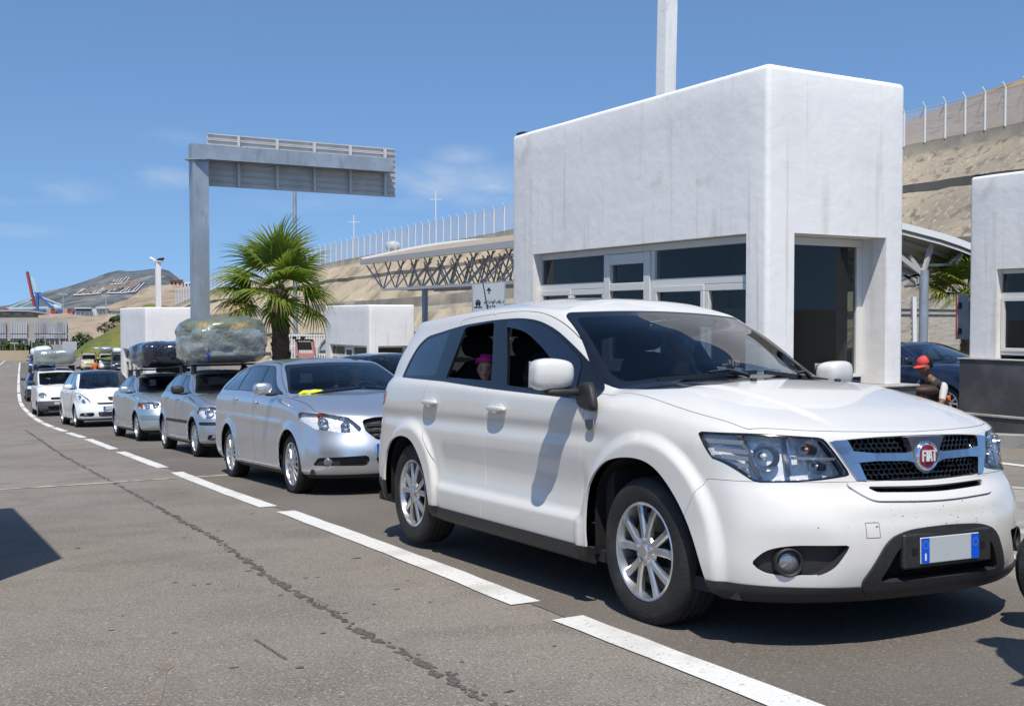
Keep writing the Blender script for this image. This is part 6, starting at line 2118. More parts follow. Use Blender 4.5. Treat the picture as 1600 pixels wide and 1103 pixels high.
# ---------------------------------------------------------------- the other cars: one builder, a sheet of measures for each
def gen_car(c):
    """c: measures in metres from the middle of the wheelbase"""
    W = c['W'] / 2; xr, xf = c['xr'], c['xf']; wb = c['wb'] / 2
    xA, zA = c['A']                                    # foot of the windscreen pillar
    zbr = c['belt_rear']; zh = c['nose']               # belt height at the back, bonnet edge height at the nose
    xt, zt = c['top']                                  # upper corner of the windscreen
    xrr, zrr = c['roof_rear']; pk = c['peak']
    Lf, Lr = c.get('Lf', .62), c.get('Lr', .45); nf = c.get('nf', 2.3); nr_ = c.get('nr', 2.7)
    sl = c.get('sill', .20)
    Wk = lambda w: [(xr, w - .06), (xr + .5, w - .012), (-.9, w), (.6, w), (wb, w - .006), (xf, w - .06)]
    zm = zh - .03
    hood_edge = [(xr, zbr), (-1.0, (zbr + zA) / 2 + .01), (xA, zA - .015), ((xA + xf) / 2, (zA + zh) / 2 + .015), (xf - .35, zh + .045), (xf - .05, zh - .015)]
    sub = lambda k, d: [(x, z - d) for x, z in k]
    lo = [
        low_row(xr + .10, xf - .10, Lr, Lf, Wk(W - .06), [(xr, sl + .08), (-.9, sl), (.9, sl), (xf, sl)], xA, nr_, nf),
        low_row(xr + .03, xf - .025, Lr, Lf, Wk(W - .022), [(xr, sl + .14), (-.9, sl + .05), (.9, sl + .05), (xf, sl + .05)], xA, nr_, nf),
        low_row(xr, xf, Lr, Lf, Wk(W - .006), [(xr, .46), (-.9, .40), (.9, .40), (xf, .38)], xA, nr_, nf),
        low_row(xr, xf - .01, Lr, Lf, Wk(W), [(xr, .60), (-.9, .56), (.9, .56), (xf, .50)], xA, nr_, nf),
        low_row(xr + .03, xf - .07, Lr, Lf, Wk(W - .004), [(xr, .74), (-.9, .70), (.9, .69), (xf, .5 * .5 + .5 * zm - .02)], xA, nr_, nf),
        low_row(xr + .05, xf - .12, Lr, Lf, Wk(W - .014), sub(hood_edge, .10), xA, nr_, nf),
        low_row(xr + .06, xf - .155, Lr, Lf, Wk(W - .028), sub(hood_edge, .032), xA, nr_, nf),
        low_row(xr + .08, xf - .19, Lr, Lf * .95, [(xr, W - .10), (-1.2, W - .05), (.3, W - .05), (xA, W - .065), (wb, W - .11), (xf, W - .20)], hood_edge, xA, nr_, nf),
    ]
    bow = c['bow']; zc = c['cowl']                     # centre of the windscreen foot: height
    xg = c['rear_glass']                               # x of the rear glass foot
    wA = c.get('wA', W - .14)
    wt = c.get('wt', W - .32)
    top = []
    for t in (0, .34, .72, 1):
        u = t
        xa = xA + .02 + (xt - xA - .02) * u; za = zA + .02 + (zt - zA - .02) * (u if t in (0, 1) else u + .035)
        rear = xg + (xrr - xg) * u**1.3
        wm = W - .075 + (wt + .03 - (W - .075)) * (u**1.25)
        wa = wA + (wt - wA) * (u**1.25)
        zb = zbr + .03 + (zrr - zbr - .03) * u
        zmid = (zbr + zA) / 2 + .04 + ((pk - .055) - (zbr + zA) / 2 - .04) * u
        xm = (rear + xa) / 2
        bw = bow + (c.get('bow_top', .07) - bow) * u
        zfront = zc + (zt + .025 - zc) * (u if t in (0, 1) else u + .035)
        top.append(top_row(rear, xa, c.get('Lrt', .42), wa, [(rear, wm - .07), (rear + .5, wm - .01), (xm, wm), (xa - .35, wm - .012), (xa, wa)], bw,
                           [(rear, zb), (rear + .4, zb + .02 * u), (xm, zmid), (xa - .25, za + .02 * (1 - 2 * u) * 0 + (pk - .055 - zt) * .5 * u), (xa, za), (xa + bw, zfront)], nr=c.get('nrt', 2.8)))
    R = c['R']; cx = wb
    aw = R + .055
    def disp(P, N):
        x, z = P[:, 0], P[:, 2]; side = sstep(.35, .75, np.abs(N[:, 1])) * sstep(.4, .6, np.abs(P[:, 1]))
        o = np.zeros(len(P))
        for q in (wb, -wb):
            d = np.hypot(x - q, z - R)
            o += c.get('flare', .018) * (1 - sstep(aw + .01, aw + .10, d)) * sstep(sl, sl + .08, z)
        if c.get('crease'):
            zc_ = c['crease']; o += .010 * bump1(z - zc_ - (x * -.02), .05) * sstep(xr + .3, xr + .6, x) * (1 - sstep(.9, 1.3, x))
        o -= c.get('waist', .014) * bump1(z - .42, .16) * sstep(-wb, -wb + .5, x) * (1 - sstep(wb - .6, wb - .4, x))
        o *= side
        return o
    hb = c.get('bump', .035)
    sp = dict(rows=lo + top, n_low=8, hood=[(.06, .2 * hb + .006), (.16, .5 * hb + .006), (.35, hb), (.6, hb), (.85, .45 * hb)],
              spine=(.3, .3), spine_z=[(xrr, zrr + .03), ((xrr + xt) / 2, pk), (xt + .02, zt + .05)], res=c['res'], relax=2, disp=disp)
    return shell(sp), dict(W=W, wb=wb, aw=aw, top=top)

def make_car(c, root):
    S, g = gen_car(c)
    wb, aw, R = g['wb'], g['aw'], c['R']
    paint = c['paint']; IN = M['inner']; BT = M['black_trim']; BP = M['black_plastic']
    hi = c.get('detail', 2)
    circ = lambda q, d=0: (lambda V: np.hypot(V[:, 0] - q, (V[:, 2] - R) * np.where(V[:, 2] < R, .75, 1.0)) - aw - d)
    for q in (wb, -wb):
        f = circ(q)
        _, S = split(S, lambda V, N: np.maximum(f(V), .40 - np.abs(V[:, 1])))
        for s in (-1, 1):
            m = MB(); n = 20
            P = [(q + (aw + .012) * math.cos(a), R + (aw + .012) * math.sin(a)) for a in np.linspace(-.35, math.pi + .35, n)]
            y0 = s * (g['W'] - .03); y1 = s * .45
            m.add([(x, y0, z) for x, z in P] + [(x, y1, z) for x, z in P], [(i, i + 1, n + i + 1, n + i) for i in range(n - 1)] + [tuple(range(n, 2 * n))])
            m.build('wheel_well', M['well'], root)
    xA, zA = c['A']; xt, zt = c['top']; top = g['top']
    # windscreen
    r0, r3 = top[0], top[3]
    iA = NR + NS1
    b0, t0 = r0[iA], r3[iA]; bc, tc = r0[-1], r3[-1]
    def wsp(e):
        return rounded([(-b0[1] + .012 + e, b0[2] + .022 + e), (-t0[1] + .01 + e, t0[2] - .012 - e), (-t0[1] * .5, tc[2] - .022 - e), (0, tc[2] - .016 - e), (t0[1] * .5, tc[2] - .022 - e), (t0[1] - .01 - e, t0[2] - .012 - e),
                        (b0[1] - .012 - e, b0[2] + .022 + e), (b0[1] * .55, bc[2] - .006 + e * 1.3), (0, bc[2] + .022 + e * 1.3), (-b0[1] * .55, bc[2] - .006 + e * 1.3)], .05)
    w, S = split(S, ffront(wsp(0), xt - .12))
    gl, fr = split(w, ffront(wsp(.035), xt - .12))
    panel('windscreen', gl, c.get('glass', M['windshield']), root, 0, -.003)
    panel('windscreen_border', fr, [BT, IN], root, 0.005, -.003)
    # side glass
    xs = np.linspace(c['dlo'][0], xt - .10, 7)
    r3s = r3[NR:iA + 1]; r0s = r0[NR:iA + 1]
    ztop = lambda x: float(np.interp(x, r3s[:, 0], r3s[:, 2])) - .028
    zbot = lambda x: float(np.interp(x, r0s[:, 0], r0s[:, 2])) + .012
    xe = c['dlo'][0]; xe2 = c['dlo'][1]
    poly = [(xe, zbot(xe), .03)] + [(xe2, ztop(xe2), .08)] + [(x, ztop(x), .2) for x in xs if x > xe2 + .15]
    for u in (.86, .6, .35):
        xa = xA + (xt - xA) * u; za = zA + (zt - zA) * (u + .02)
        poly.append((xa - .085, za - .03, .15))
    poly += [(xA - .10, zA + .045, .03), (xA - .12, zbot(xA - .15), .03)]
    poly += [(x, zbot(x), .2) for x in (0, -.8)]
    dlo = rounded(poly, .05)
    d, S = split(S, fside(dlo, 0, .3))
    cuts = c['cuts']                                   # pillar centre lines: list of ((x_bottom, x_top), half width)
    for s in (-1, 1):
        side, d = split(d, lambda V, N: -V[:, 1] * s)
        if d is None: d = None
        def pil(V, N):
            best = poly_sdf(V[:, [0, 2]], dlo) + .016
            for (xb, xtp), hw in cuts:
                t = (V[:, 2] - zbot(xb)) / max(.1, (ztop(xtp) - zbot(xb)))
                best = np.maximum(best, hw - np.abs(V[:, 0] - (xb + (xtp - xb) * t)))
            return best
        win, trim = split(side, pil)
        panel('side_window', win, c.get('side_glass', M['window']), root, 0, -.003)
        if trim: panel('window_trim', trim, [BT, IN], root, .012)
        if d is None: break
    # rear window
    rg = top[0]; rt = top[3]
    rp = rounded([(-.58, rg[0, 2] + .03), (-.50, rt[0, 2] - .04), (.50, rt[0, 2] - .04), (.58, rg[0, 2] + .03)], .07)
    rw, S = split(S, lambda V, N: np.maximum(poly_sdf(V[:, 1:3], rp), V[:, 0] + 1.0))
    if rw: panel('rear_window', rw, M['dark_window'], root, 0, -.003)
    # lamps and openings at the front
    for pl, xm, kind in c['lamps']:
        P = rounded(pl, .02)
        for s in (-1, 1):
            h, S = split(S, ffront(P, xm, 0, s))
            if h is None: continue
            if kind == 'head':
                lamp = panel('headlight', h, M['lens'], root, 0, .002)
                bucket('reflector', h, [M['lamp_chrome'], M['satin_chrome']], lamp, (-.07, -s * .02, 0))
                if hi >= 2:
                    for (y, z, r, mt) in c['bulbs']:
                        p = ray_to(h, (s * y, z))
                        b = MB(); b.lathe([(r, .03), (r * .9, .0), (r * .6, -.022), (.0005, -.03)], 18, 'x')
                        o = b.build('reflector_bowl', M[mt], lamp, 60); o.location = (p[0] - .05, p[1], p[2]); o.rotation_euler = (0, 0, s * .4)
            elif kind == 'fog':
                b = bucket('fog_lamp_recess', h, [BP, BP], root, (-.03, 0, 0))
                y, z, r = c['fog']
                p = ray_to(h, (s * y, z))
                q = MB(); q.lathe([(r, -.01), (r * .95, .012), (r * .6, .022), (.0005, .026)], 16, 'x')
                o = q.build('fog_lamp_lens', M['lamp_lens_solid'], b, 60); o.location = (p[0] - .02, p[1], p[2]); o.rotation_euler = (0, 0, s * .4)
                if c.get('fog_bars'):
                    ys = np.linspace(abs(y) - .10, min(q_[0] for q_ in pl) + .03, 4)
                    for k in range(4):
                        zz = min(q_[1] for q_ in pl) + .02 + k * .022
                        a = ray_to(h, (s * (ys[0]), zz)); e = ray_to(h, (s * ys[-1], zz))
                        q = MB(); q.bar((a[0] - .008, a[1], a[2]), (e[0] - .008, e[1], e[2]), .008, .02, (1, 0, 0)); q.build('grille_slat', BT, b)
    for nm, pl, depth, deco in c['grilles']:
        P = rounded(pl, .02)
        h, S = split(S, ffront(P, .8))
        if h is None: continue
        b = bucket(nm, h, [M['grey_paint'] if 'pad' in deco else M['mesh_black'], M['satin_chrome'] if 'chrome' in deco else BP], root, (-depth, 0, 0))
        zs = [p[1] for p in pl]
        for k in range(deco.count('-')):
            z = min(zs) + (max(zs) - min(zs)) * (k + 1) / (deco.count('-') + 1)
            seg = []
            for y in np.linspace(min(p[0] for p in pl), max(p[0] for p in pl), 15):
                if poly_sdf(np.array([[y, z]]), P)[0] < -.006:
                    p = ray_to(h, (y, z)); seg.append((p[0] - .006, y, z))
            if len(seg) > 1:
                q = MB()
                for i in range(len(seg) - 1): q.bar(seg[i], seg[i + 1], .016 if 'wide' in deco else .009, .02, (1, 0, 0))
                q.build('grille_slat', M['satin_chrome'] if 'chrome' in deco else BT, b)
    if c.get('lower'):                                 # unpainted bumper
        z = c['lower']
        lb, S = split(S, lambda V, N: np.maximum(V[:, 2] - z, wb + .28 - V[:, 0]))
        if lb: panel('front_bumper', lb, [c.get('lower_mat', BP), IN], root, .012)
    sk, S = split(S, lambda V, N: V[:, 2] - c.get('sill', .20) - .045)
    if sk: panel('lower_trim', sk, [BP, IN], root, .01, .002)
    if c.get('roof_mat'):
        rf, S = split(S, lambda V, N: np.maximum(zt - .03 - V[:, 2], .5 - N[:, 2]))
        panel('roof', rf, [c['roof_mat'], IN], root, .01)
    # bonnet
    if hi >= 1:
        lo_e = c['nose']
        def fh(V, N, e=0):
            yy = np.abs(V[:, 1])
            lim = np.interp(V[:, 0], [xA - .02, xA + .12, c['xf'] - .5, c['xf'] - .27, c['xf'] - .16], [g['W'] - .10, g['W'] - .115, g['W'] - .16, g['W'] - .32, .0])
            return np.maximum.reduce([yy - lim, lo_e - .06 - V[:, 2], .30 - N[:, 2], xA + .0 - V[:, 0]]) + e
        h, S = split(S, fh)
        if h:
            hh, _ = split(h, lambda V, N: fh(V, N, .0055)); panel('bonnet', hh or h, [paint, IN], root, .01)
        # doors
        for s in (-1, 1):
            for k, (xb, xf_) in enumerate(c['doors']):
                hz = zbot((xb + xf_) / 2) - .10
                def fd(V, N, e=0):
                    x0 = xb; x1 = xf_
                    slope = np.clip(V[:, 2] - zbot(xb), 0, .5)
                    f = np.maximum.reduce([x0 - slope * c.get('bslope', .35) * (1 if k == 0 else .5) - V[:, 0], V[:, 0] - x1 + slope * (c.get('bslope', .35) if k else 0), sl_(c) + .06 - V[:, 2], V[:, 2] - zt - .02, .3 - V[:, 1] * s])
                    for q in (wb, -wb): f = np.maximum(f, .05 - circ(q)(V))
                    if k == 0:
                        f = np.maximum(f, V[:, 2] - np.interp(V[:, 0], [xt - .2, xt, xA - .05, xA + .3], [zt + .02, zt + .0, zA + .06, zA - .2]))
                    return f + e
                dr, S = split(S, fd)
                if dr is None: continue
                di, _ = split(dr, lambda V, N: fd(V, N, .0055))
                if di is None: continue
                door = panel('door', di, [paint, IN], root, .015)
                hx = xb + .12
                dd = (di.V[:, 0] - hx)**2 + (di.V[:, 2] - hz)**2
                y = abs(di.V[int(np.argmin(dd)), 1])
                superbox('handle', (.20, .03, .035), paint, door, (hx, s * (y + .018), hz), 3, 2)
                if c.get('strip'):
                    q = MB(); z = c['strip']
                    xs_ = [x for x in np.linspace(xb + .02, xf_ - .02, 7) if all(math.hypot(x - q_, z - R) > aw + .06 for q_ in (wb, -wb))]
                    pts = [di.V[int(np.argmin((di.V[:, 0] - x)**2 + (di.V[:, 2] - z)**2))] for x in xs_]
                    for i in range(len(pts) - 1): q.bar((pts[i][0], pts[i][1] + s * .006, z), (pts[i + 1][0], pts[i + 1][1] + s * .006, z), .02, .05)
                    if len(pts) > 1: q.build('rubbing_strip', c.get('strip_mat', BP), door)
    panel('body', S, [paint, IN], root, .012)
    # mirrors
    if hi >= 0:
        mx, mz = xA - .22, zbot(xA - .25) + .075
        for s in (-1, 1):
            cap = superbox('side_mirror', (.15, .22, .15), c.get('mirror', paint), root, (mx, s * (g['W'] + .09), mz), 3.0, 3, (0, 0, s * R_(12)))
            superbox('mirror_arm', (.09, .16, .045), BP, cap, (.02, -s * .10, -.065), 3, 2)
    # inside
    f = MB(); f.box((c['xr'] + .35, -g['W'] + .08, .25), (c['xf'] - .4, g['W'] - .08, .30)); f.build('floor', IN, root)
    if hi >= 1:
        f = MB(); f.box((xA + .05, -g['W'] + .09, .3), (xA + .10, g['W'] - .09, zA - .03)); f.build('bulkhead', IN, root)
        superbox('dashboard', (.5, 2 * g['W'] - .30, .22), M['inner'], root, (xA - .04, 0, zA - .09), 4, 3)
        for s in (-1, 1):
            st = superbox('front_seat', (.5, .48, .2), M['seat'], root, (-.0, s * .36, zA - .48), 3.5, 2)
            superbox('seat_back', (.15, .48, .62), M['seat'], st, (-.26, 0, .32), 3.2, 2, (0, R_(-14), 0))
            superbox('headrest', (.11, .26, .18), M['seat'], st, (-.36, 0, .72), 3, 2, (0, R_(-10), 0))
        rs = superbox('rear_seat', (.5, 1.2, .2), M['seat'], root, (-.9, 0, zA - .46), 4, 2)
        superbox('seat_back', (.16, 1.2, .6), M['seat'], rs, (-.28, 0, .33), 4, 2, (0, R_(-14), 0))
        w = MB(); w.tube([(0, .18 * math.cos(a), .18 * math.sin(a)) for a in np.linspace(0, 2 * math.pi, 21)], .015, 6, False)
        w.box((-.02, -.17, -.02), (.02, .17, .02), bev=.01)
        sw = w.build('steering_wheel', IN, root, 40); sw.location = (xA - .40, .36, zA - .01); sw.rotation_euler = (0, R_(-24), 0)
        if hi >= 2:
            superbox('rear_view_mirror', (.03, .22, .065), BT, root, (xt + .10, 0, zt - .055), 4, 2)
            for (a, b) in (((bc[0] - .10, -b0[1] * .72, bc[2] - .01), (bc[0] - .0, .02, bc[2] + .045)), ((bc[0] + .0, .06, bc[2] + .045), (bc[0] - .12, b0[1] * .70, bc[2] + .0))):
                w = MB(); w.bar(a, b, .012, .016); w.build('wiper', BT, root)
    if c.get('plate'):
        y0, y1, z0, z1, eu = c['plate']
        xm = c['xf'] + .0
        p = MB(); p.box((xm - .012, y0, z0), (xm + .008, y1, z1), bev=.003); pl = p.build('number_plate', M['plate_white'], root)
        if eu:
            for a, b in ((y0 + .003, y0 + .05), (y1 - .05, y1 - .003)):
                q = MB(); q.box((xm + .008, a, z0 + .003), (xm + .0095, b, z1 - .003)); q.build('plate_band', M['plate_blue'], pl)
    for x in (wb, -wb):
        for y in (-(g['W'] - .022), g['W'] - .022):
            wheel_on(root, x, y, R, c['rim'], .205, c['wheel'], hi >= 2, 0)
    if c.get('rack'):
        for x in c['rack']:
            q = MB()
            zr = float(np.interp(x, r3s[:, 0], r3s[:, 2])); yw = float(np.interp(x, r3s[:, 0], r3s[:, 1]))
            zb_ = c['peak'] + .065
            q.bar((x, -yw - .02, zb_), (x, yw + .02, zb_), .05, .03)
            for s in (-1, 1): q.bar((x, s * (yw - .01), zr - .03), (x, s * (yw - .01), zb_ + .012), .09, .05, (1, 0, 0))
            q.build('roof_rack', BP, root)
    return root

def sl_(c): return c.get('sill', .20)

def ground_normal(x, y, e=.8):
    gx = (ground_z(x + e, y) - ground_z(x - e, y)) / (2 * e); gy = (ground_z(x, y + e) - ground_z(x, y - e)) / (2 * e)
    return Vector((-gx, -gy, 1)).normalized()

def place_car(root, X, Y, yaw):
    n = ground_normal(X, Y)
    f = Vector((math.cos(R_(yaw)), math.sin(R_(yaw)), 0)); f = (f - n * f.dot(n)).normalized()
    l = n.cross(f)
    root.rotation_euler = Matrix((f, l, n)).transposed().to_4x4().to_euler('XYZ')
    root.location = (X, Y, ground_z(X, Y))
# ---------------------------------------------------------------- measures of the cars in the queue
BASE = dict(W=1.78, wb=2.6, xr=-2.05, xf=2.12, A=(.88, 1.0), belt_rear=1.02, nose=.80, top=(.10, 1.38), roof_rear=(-1.65, 1.36), peak=1.46,
            bow=.26, cowl=1.03, rear_glass=-1.95, R=.315, rim=.205, res=.045, wheel='five', detail=1,
            dlo=(-1.62, -1.35), cuts=[((-.12, -.28), .055), ((-1.0, -.95), .04)], doors=[(-.12, .86), (-1.10, -.13)],
            lamps=[([(.86, .70), (.84, .79), (.60, .795), (.50, .72), (.56, .64), (.78, .63)], 1.45, 'head')], bulbs=[(.66, .71, .055, 'chrome')],
            grilles=[('grille', [(-.40, .70), (-.34, .62), (.34, .62), (.40, .70)], .04, '--'), ('lower_intake', [(-.5, .42), (-.45, .30), (.45, .30), (.5, .42)], .05, '-')],
            plate=(-.26, .26, .47, .58, True), paint=M['grey_paint'])

CARS = {
 'opel': dict(W=1.856, wb=2.737, xr=-2.55, xf=2.33, A=(.90, 1.07), belt_rear=1.13, nose=.87, top=(.12, 1.475), roof_rear=(-2.1, 1.42), peak=1.565,
    bow=.28, cowl=1.115, rear_glass=-2.42, R=.335, rim=.235, res=.030, wheel='many', detail=2, flare=.026, crease=.80, Lf=.70, nf=2.2,
    dlo=(-1.98, -1.55), cuts=[((-.15, -.28), .045), ((-1.16, -1.05), .03)], doors=[(-.15, .86), (-1.13, -.16)],
    lamps=[([(.92, .86), (.88, .92), (.70, .905), (.47, .855), (.365, .735), (.385, .695), (.55, .690), (.80, .735)], 1.62, 'head'),
           ([(.84, .345), (.80, .43), (.34, .445), (.32, .39), (.36, .335)], 1.6, 'fog')],
    bulbs=[(.70, .79, .058, 'chrome'), (.52, .755, .052, 'chrome'), (.72, .865, .032, 'amber')], fog=(.72, .39, .05), fog_bars=True,
    grilles=[('grille', [(-.35, .82), (-.33, .70), (-.22, .60), (.22, .60), (.33, .70), (.35, .82), (.2, .845), (-.2, .845)], .05, 'chrome---'),
             ('lower_intake', [(-.26, .42), (-.22, .32), (.22, .32), (.26, .42)], .05, '--')],
    plate=(-.26, .26, .46, .57, True), paint=M['silver_paint'], bump=.045),
 'golf': dict(W=1.759, wb=2.578, xr=-2.03, xf=2.15, A=(.82, 1.02), belt_rear=1.05, nose=.84, top=(.08, 1.40), roof_rear=(-1.62, 1.39), peak=1.49,
    bow=.25, cowl=1.06, rear_glass=-1.90, R=.316, rim=.215, res=.036, wheel='ten', detail=2, flare=.022, Lf=.58, nf=2.5,
    dlo=(-1.50, -1.30), cuts=[((-.10, -.26), .05), ((-1.02, -.98), .035)], doors=[(-.10, .80), (-1.05, -.11)], strip=.58,
    lamps=[([(.86, .74), (.84, .84), (.66, .85), (.50, .79), (.485, .70), (.56, .655), (.80, .65)], 1.50, 'head'),
           ([(.78, .30), (.76, .39), (.60, .39), (.58, .30)], 1.5, 'fog')],
    bulbs=[(.72, .745, .075, 'chrome'), (.58, .735, .045, 'chrome')], fog=(.69, .345, .04),
    grilles=[('grille', [(-.47, .79), (-.44, .705), (.44, .705), (.47, .79)], .04, '--'), ('bumper_strip', [(-.86, .60), (-.86, .545), (-.30, .535), (-.30, .59)], .004, ''), ('bumper_strip', [(.86, .60), (.86, .545), (.30, .535), (.30, .59)], .004, ''),
             ('lower_intake', [(-.5, .40), (-.48, .29), (.48, .29), (.5, .40)], .05, '--')],
    plate=(-.26, .26, .47, .58, True), paint=M['golf_paint'], mirror=M['black_plastic'], rack=(.0, -.85)),
 'megane': dict(W=1.777, wb=2.625, xr=-2.06, xf=2.12, A=(.92, 1.0), belt_rear=1.04, nose=.82, top=(.05, 1.39), roof_rear=(-1.55, 1.36), peak=1.475,
    bow=.30, cowl=1.03, rear_glass=-1.72, R=.31, rim=.205, res=.042, wheel='five', detail=2, flare=.020, Lf=.62, nf=2.3,
    dlo=(-1.45, -1.25), cuts=[((-.05, -.22), .05), ((-1.0, -.95), .035)], doors=[(-.06, .88), (-1.06, -.07)], strip=.55, strip_mat=M['megane_paint'],
    lamps=[([(.90, .76), (.86, .83), (.66, .845), (.48, .81), (.48, .725), (.60, .69), (.84, .70)], 1.5, 'head')],
    bulbs=[(.70, .76, .055, 'chrome'), (.56, .765, .05, 'chrome'), (.80, .765, .04, 'amber')],
    grilles=[('grille', [(-.42, .735), (-.38, .68), (.38, .68), (.42, .735)], .04, '-'), ('bumper_pad', [(-.86, .56), (-.86, .46), (-.34, .44), (-.34, .56)], .004, 'pad'), ('bumper_pad', [(.86, .56), (.86, .46), (.34, .44), (.34, .56)], .004, 'pad'),
             ('lower_intake', [(-.5, .37), (-.45, .28), (.45, .28), (.5, .37)], .05, '-')],
    plate=(-.26, .26, .45, .56, True), paint=M['megane_paint'], rack=(.0, -.80)),
 'mpv': dict(W=1.837, wb=2.727, xr=-2.25, xf=2.26, A=(1.22, 1.06), belt_rear=1.08, nose=.86, top=(.30, 1.565), roof_rear=(-1.95, 1.53), peak=1.66,
    bow=.36, cowl=1.10, rear_glass=-2.12, R=.325, rim=.22, res=.045, wheel='five', detail=2, flare=.022, Lf=.66, nf=2.25,
    dlo=(-1.85, -1.65), cuts=[((.74, .45), .035), ((-.10, -.25), .05), ((-1.15, -1.10), .045)], doors=[(-.10, 1.0), (-1.18, -.11)],
    lamps=[([(.94, .90), (.92, 1.0), (.80, .985), (.60, .80), (.55, .70), (.66, .68), (.86, .70)], 1.30, 'head'),
           ([(.86, .32), (.82, .42), (.50, .43), (.48, .35), (.56, .31)], 1.6, 'fog')],
    bulbs=[(.74, .77, .05, 'chrome'), (.80, .88, .04, 'chrome')], fog=(.70, .37, .05), fog_bars=True,
    grilles=[('grille', [(-.42, .70), (-.38, .645), (.38, .645), (.42, .70)], .04, '-'), ('lower_intake', [(-.40, .44), (-.36, .30), (.36, .30), (.40, .44)], .05, 'chrome---'),
             ('emblem_recess', [(-.13, .86), (-.06, .75), (.06, .75), (.13, .86)], .012, '')],
    plate=(-.26, .26, .49, .60, True), paint=M['white_paint_b'], roof_mat=M['navy_paint']),
 'van': dict(W=1.672, wb=2.6, xr=-1.95, xf=2.0, A=(.86, 1.17), belt_rear=1.18, nose=.98, top=(.28, 1.68), roof_rear=(-1.88, 1.74), peak=1.86,
    bow=.22, cowl=1.20, rear_glass=-1.93, R=.30, rim=.19, res=.055, wheel='cover', detail=2, flare=.012, Lf=.52, nf=2.6, Lr=.22, Lrt=.22, wt=.66,
    dlo=(-1.75, -1.73), cuts=[((-.12, -.14), .05), ((-1.0, -1.0), .06)], doors=[(-.13, .80)], bslope=.05,
    lamps=[([(.78, .78), (.76, .90), (.64, .93), (.52, .86), (.50, .76), (.60, .71), (.74, .72)], 1.3, 'head')], bulbs=[(.65, .81, .07, 'chrome')],
    grilles=[('grille', [(-.40, .73), (-.36, .64), (.36, .64), (.40, .73)], .03, '-'), ('lower_intake', [(-.5, .40), (-.45, .28), (.45, .28), (.5, .40)], .05, '--')],
    plate=(-.26, .26, .45, .56, False), paint=M['white_paint_b'], lower=.60, lower_mat=M['grey_bumper'], mirror=M['black_plastic'], rack=(.0, -.75, -1.45)),
}
# ---------------------------------------------------------------- people (one skinned surface per body)
def skin_mesh(name, joints, edges, mat_, parent=None, sub=2):
    """joints: name -> (xyz, radius); edges: pairs; the first joint is the root"""
    names = list(joints); idx = {n: i for i, n in enumerate(names)}
    me = bpy.data.meshes.new(name)
    me.from_pydata([joints[n][0] for n in names], [(idx[a], idx[b]) for a, b in edges], [])
    o = bpy.data.objects.new(name, me); link(o)
    me.materials.append(mat_)
    md = o.modifiers.new('skin', 'SKIN'); md.use_smooth_shade = True; md.branch_smoothing = .4
    me.update()
    if not me.skin_vertices:
        bm = bmesh.new(); bm.from_mesh(me); bm.verts.layers.skin.verify(); bm.to_mesh(me); bm.free()
    sv = me.skin_vertices[0].data
    for n in names:
        r = joints[n][1]; sv[idx[n]].radius = r if isinstance(r, tuple) else (r, r); sv[idx[n]].use_root = (n == names[0])
    s = o.modifiers.new('sub', 'SUBSURF'); s.levels = sub; s.render_levels = sub
    dg = bpy.context.evaluated_depsgraph_get()
    ev = o.evaluated_get(dg)
    m2 = bpy.data.meshes.new_from_object(ev, depsgraph=dg)
    bpy.data.objects.remove(o)
    m2.name = name
    m2.materials.clear(); m2.materials.append(mat_)
    m2.polygons.foreach_set('use_smooth', [True] * len(m2.polygons))
    o = bpy.data.objects.new(name, m2)
    return link(o, parent)

EYES = []
def head_mesh(name, mat_, parent, loc, rot, size=1.0):
    """a head with brow, nose, lips, chin, ears; faces +x"""
    bm = bmesh.new()
    bmesh.ops.create_uvsphere(bm, u_segments=28, v_segments=20, radius=1)
    for v in bm.verts:
        x, y, z = v.co
        p = Vector((x * .098, y * .076, z * .118))
        if z < 0:                                        # jaw
            p.y *= 1 - .38 * (-z)**1.5; p.x += .010 * (-z) if x > 0 else .018 * (-z)
        if x > 0: p.x *= .94
        f = max(0, x)
        g = lambda cy, cz, sy, sz: math.exp(-((p.y - cy) / sy)**2 - ((p.z - cz) / sz)**2) * (1 if x > 0 else 0)
        p.x += .024 * g(0, -.018, .014, .026) + .006 * g(0, .02, .05, .012) + .008 * g(0, -.062, .022, .010) + .010 * g(0, -.098, .022, .016)
        p.x -= .011 * g(.030, .006, .016, .010) + .011 * g(-.030, .006, .016, .010) + .005 * g(0, -.044, .03, .007)
        p.y += .012 * (1 if y > 0 else -1) * math.exp(-((p.x + .005) / .014)**2 - ((p.z + .005) / .026)**2) * (abs(y) > .8)
        v.co = p * size
    me = bpy.data.meshes.new(name); bm.to_mesh(me); bm.free(); me.materials.append(mat_)
    me.polygons.foreach_set('use_smooth', [True] * len(me.polygons))
    o = bpy.data.objects.new(name, me); link(o, parent); o.location = loc; o.rotation_euler = rot
    eyes = MB()
    for s in (-1, 1):
        eyes.lathe([(.0005, .083), (.008, .081), (.012, .076), (.013, .07)], 12, 'x', Matrix.Translation((.0, s * .031, .005)) @ Matrix.Diagonal((1, 1, .62, 1)))
        eyes.bar((.090, s * .016, .026), (.080, s * .046, .028), .008, .006)
    eyes.bar((.094, -.018, -.046), (.094, .018, -.046), .006, .004)
    e = eyes.build('eyes', M['hair'], None); e.data.transform(Matrix.Scale(size, 4)); e.location = loc; e.rotation_euler = rot
    EYES.append(e)
    return o

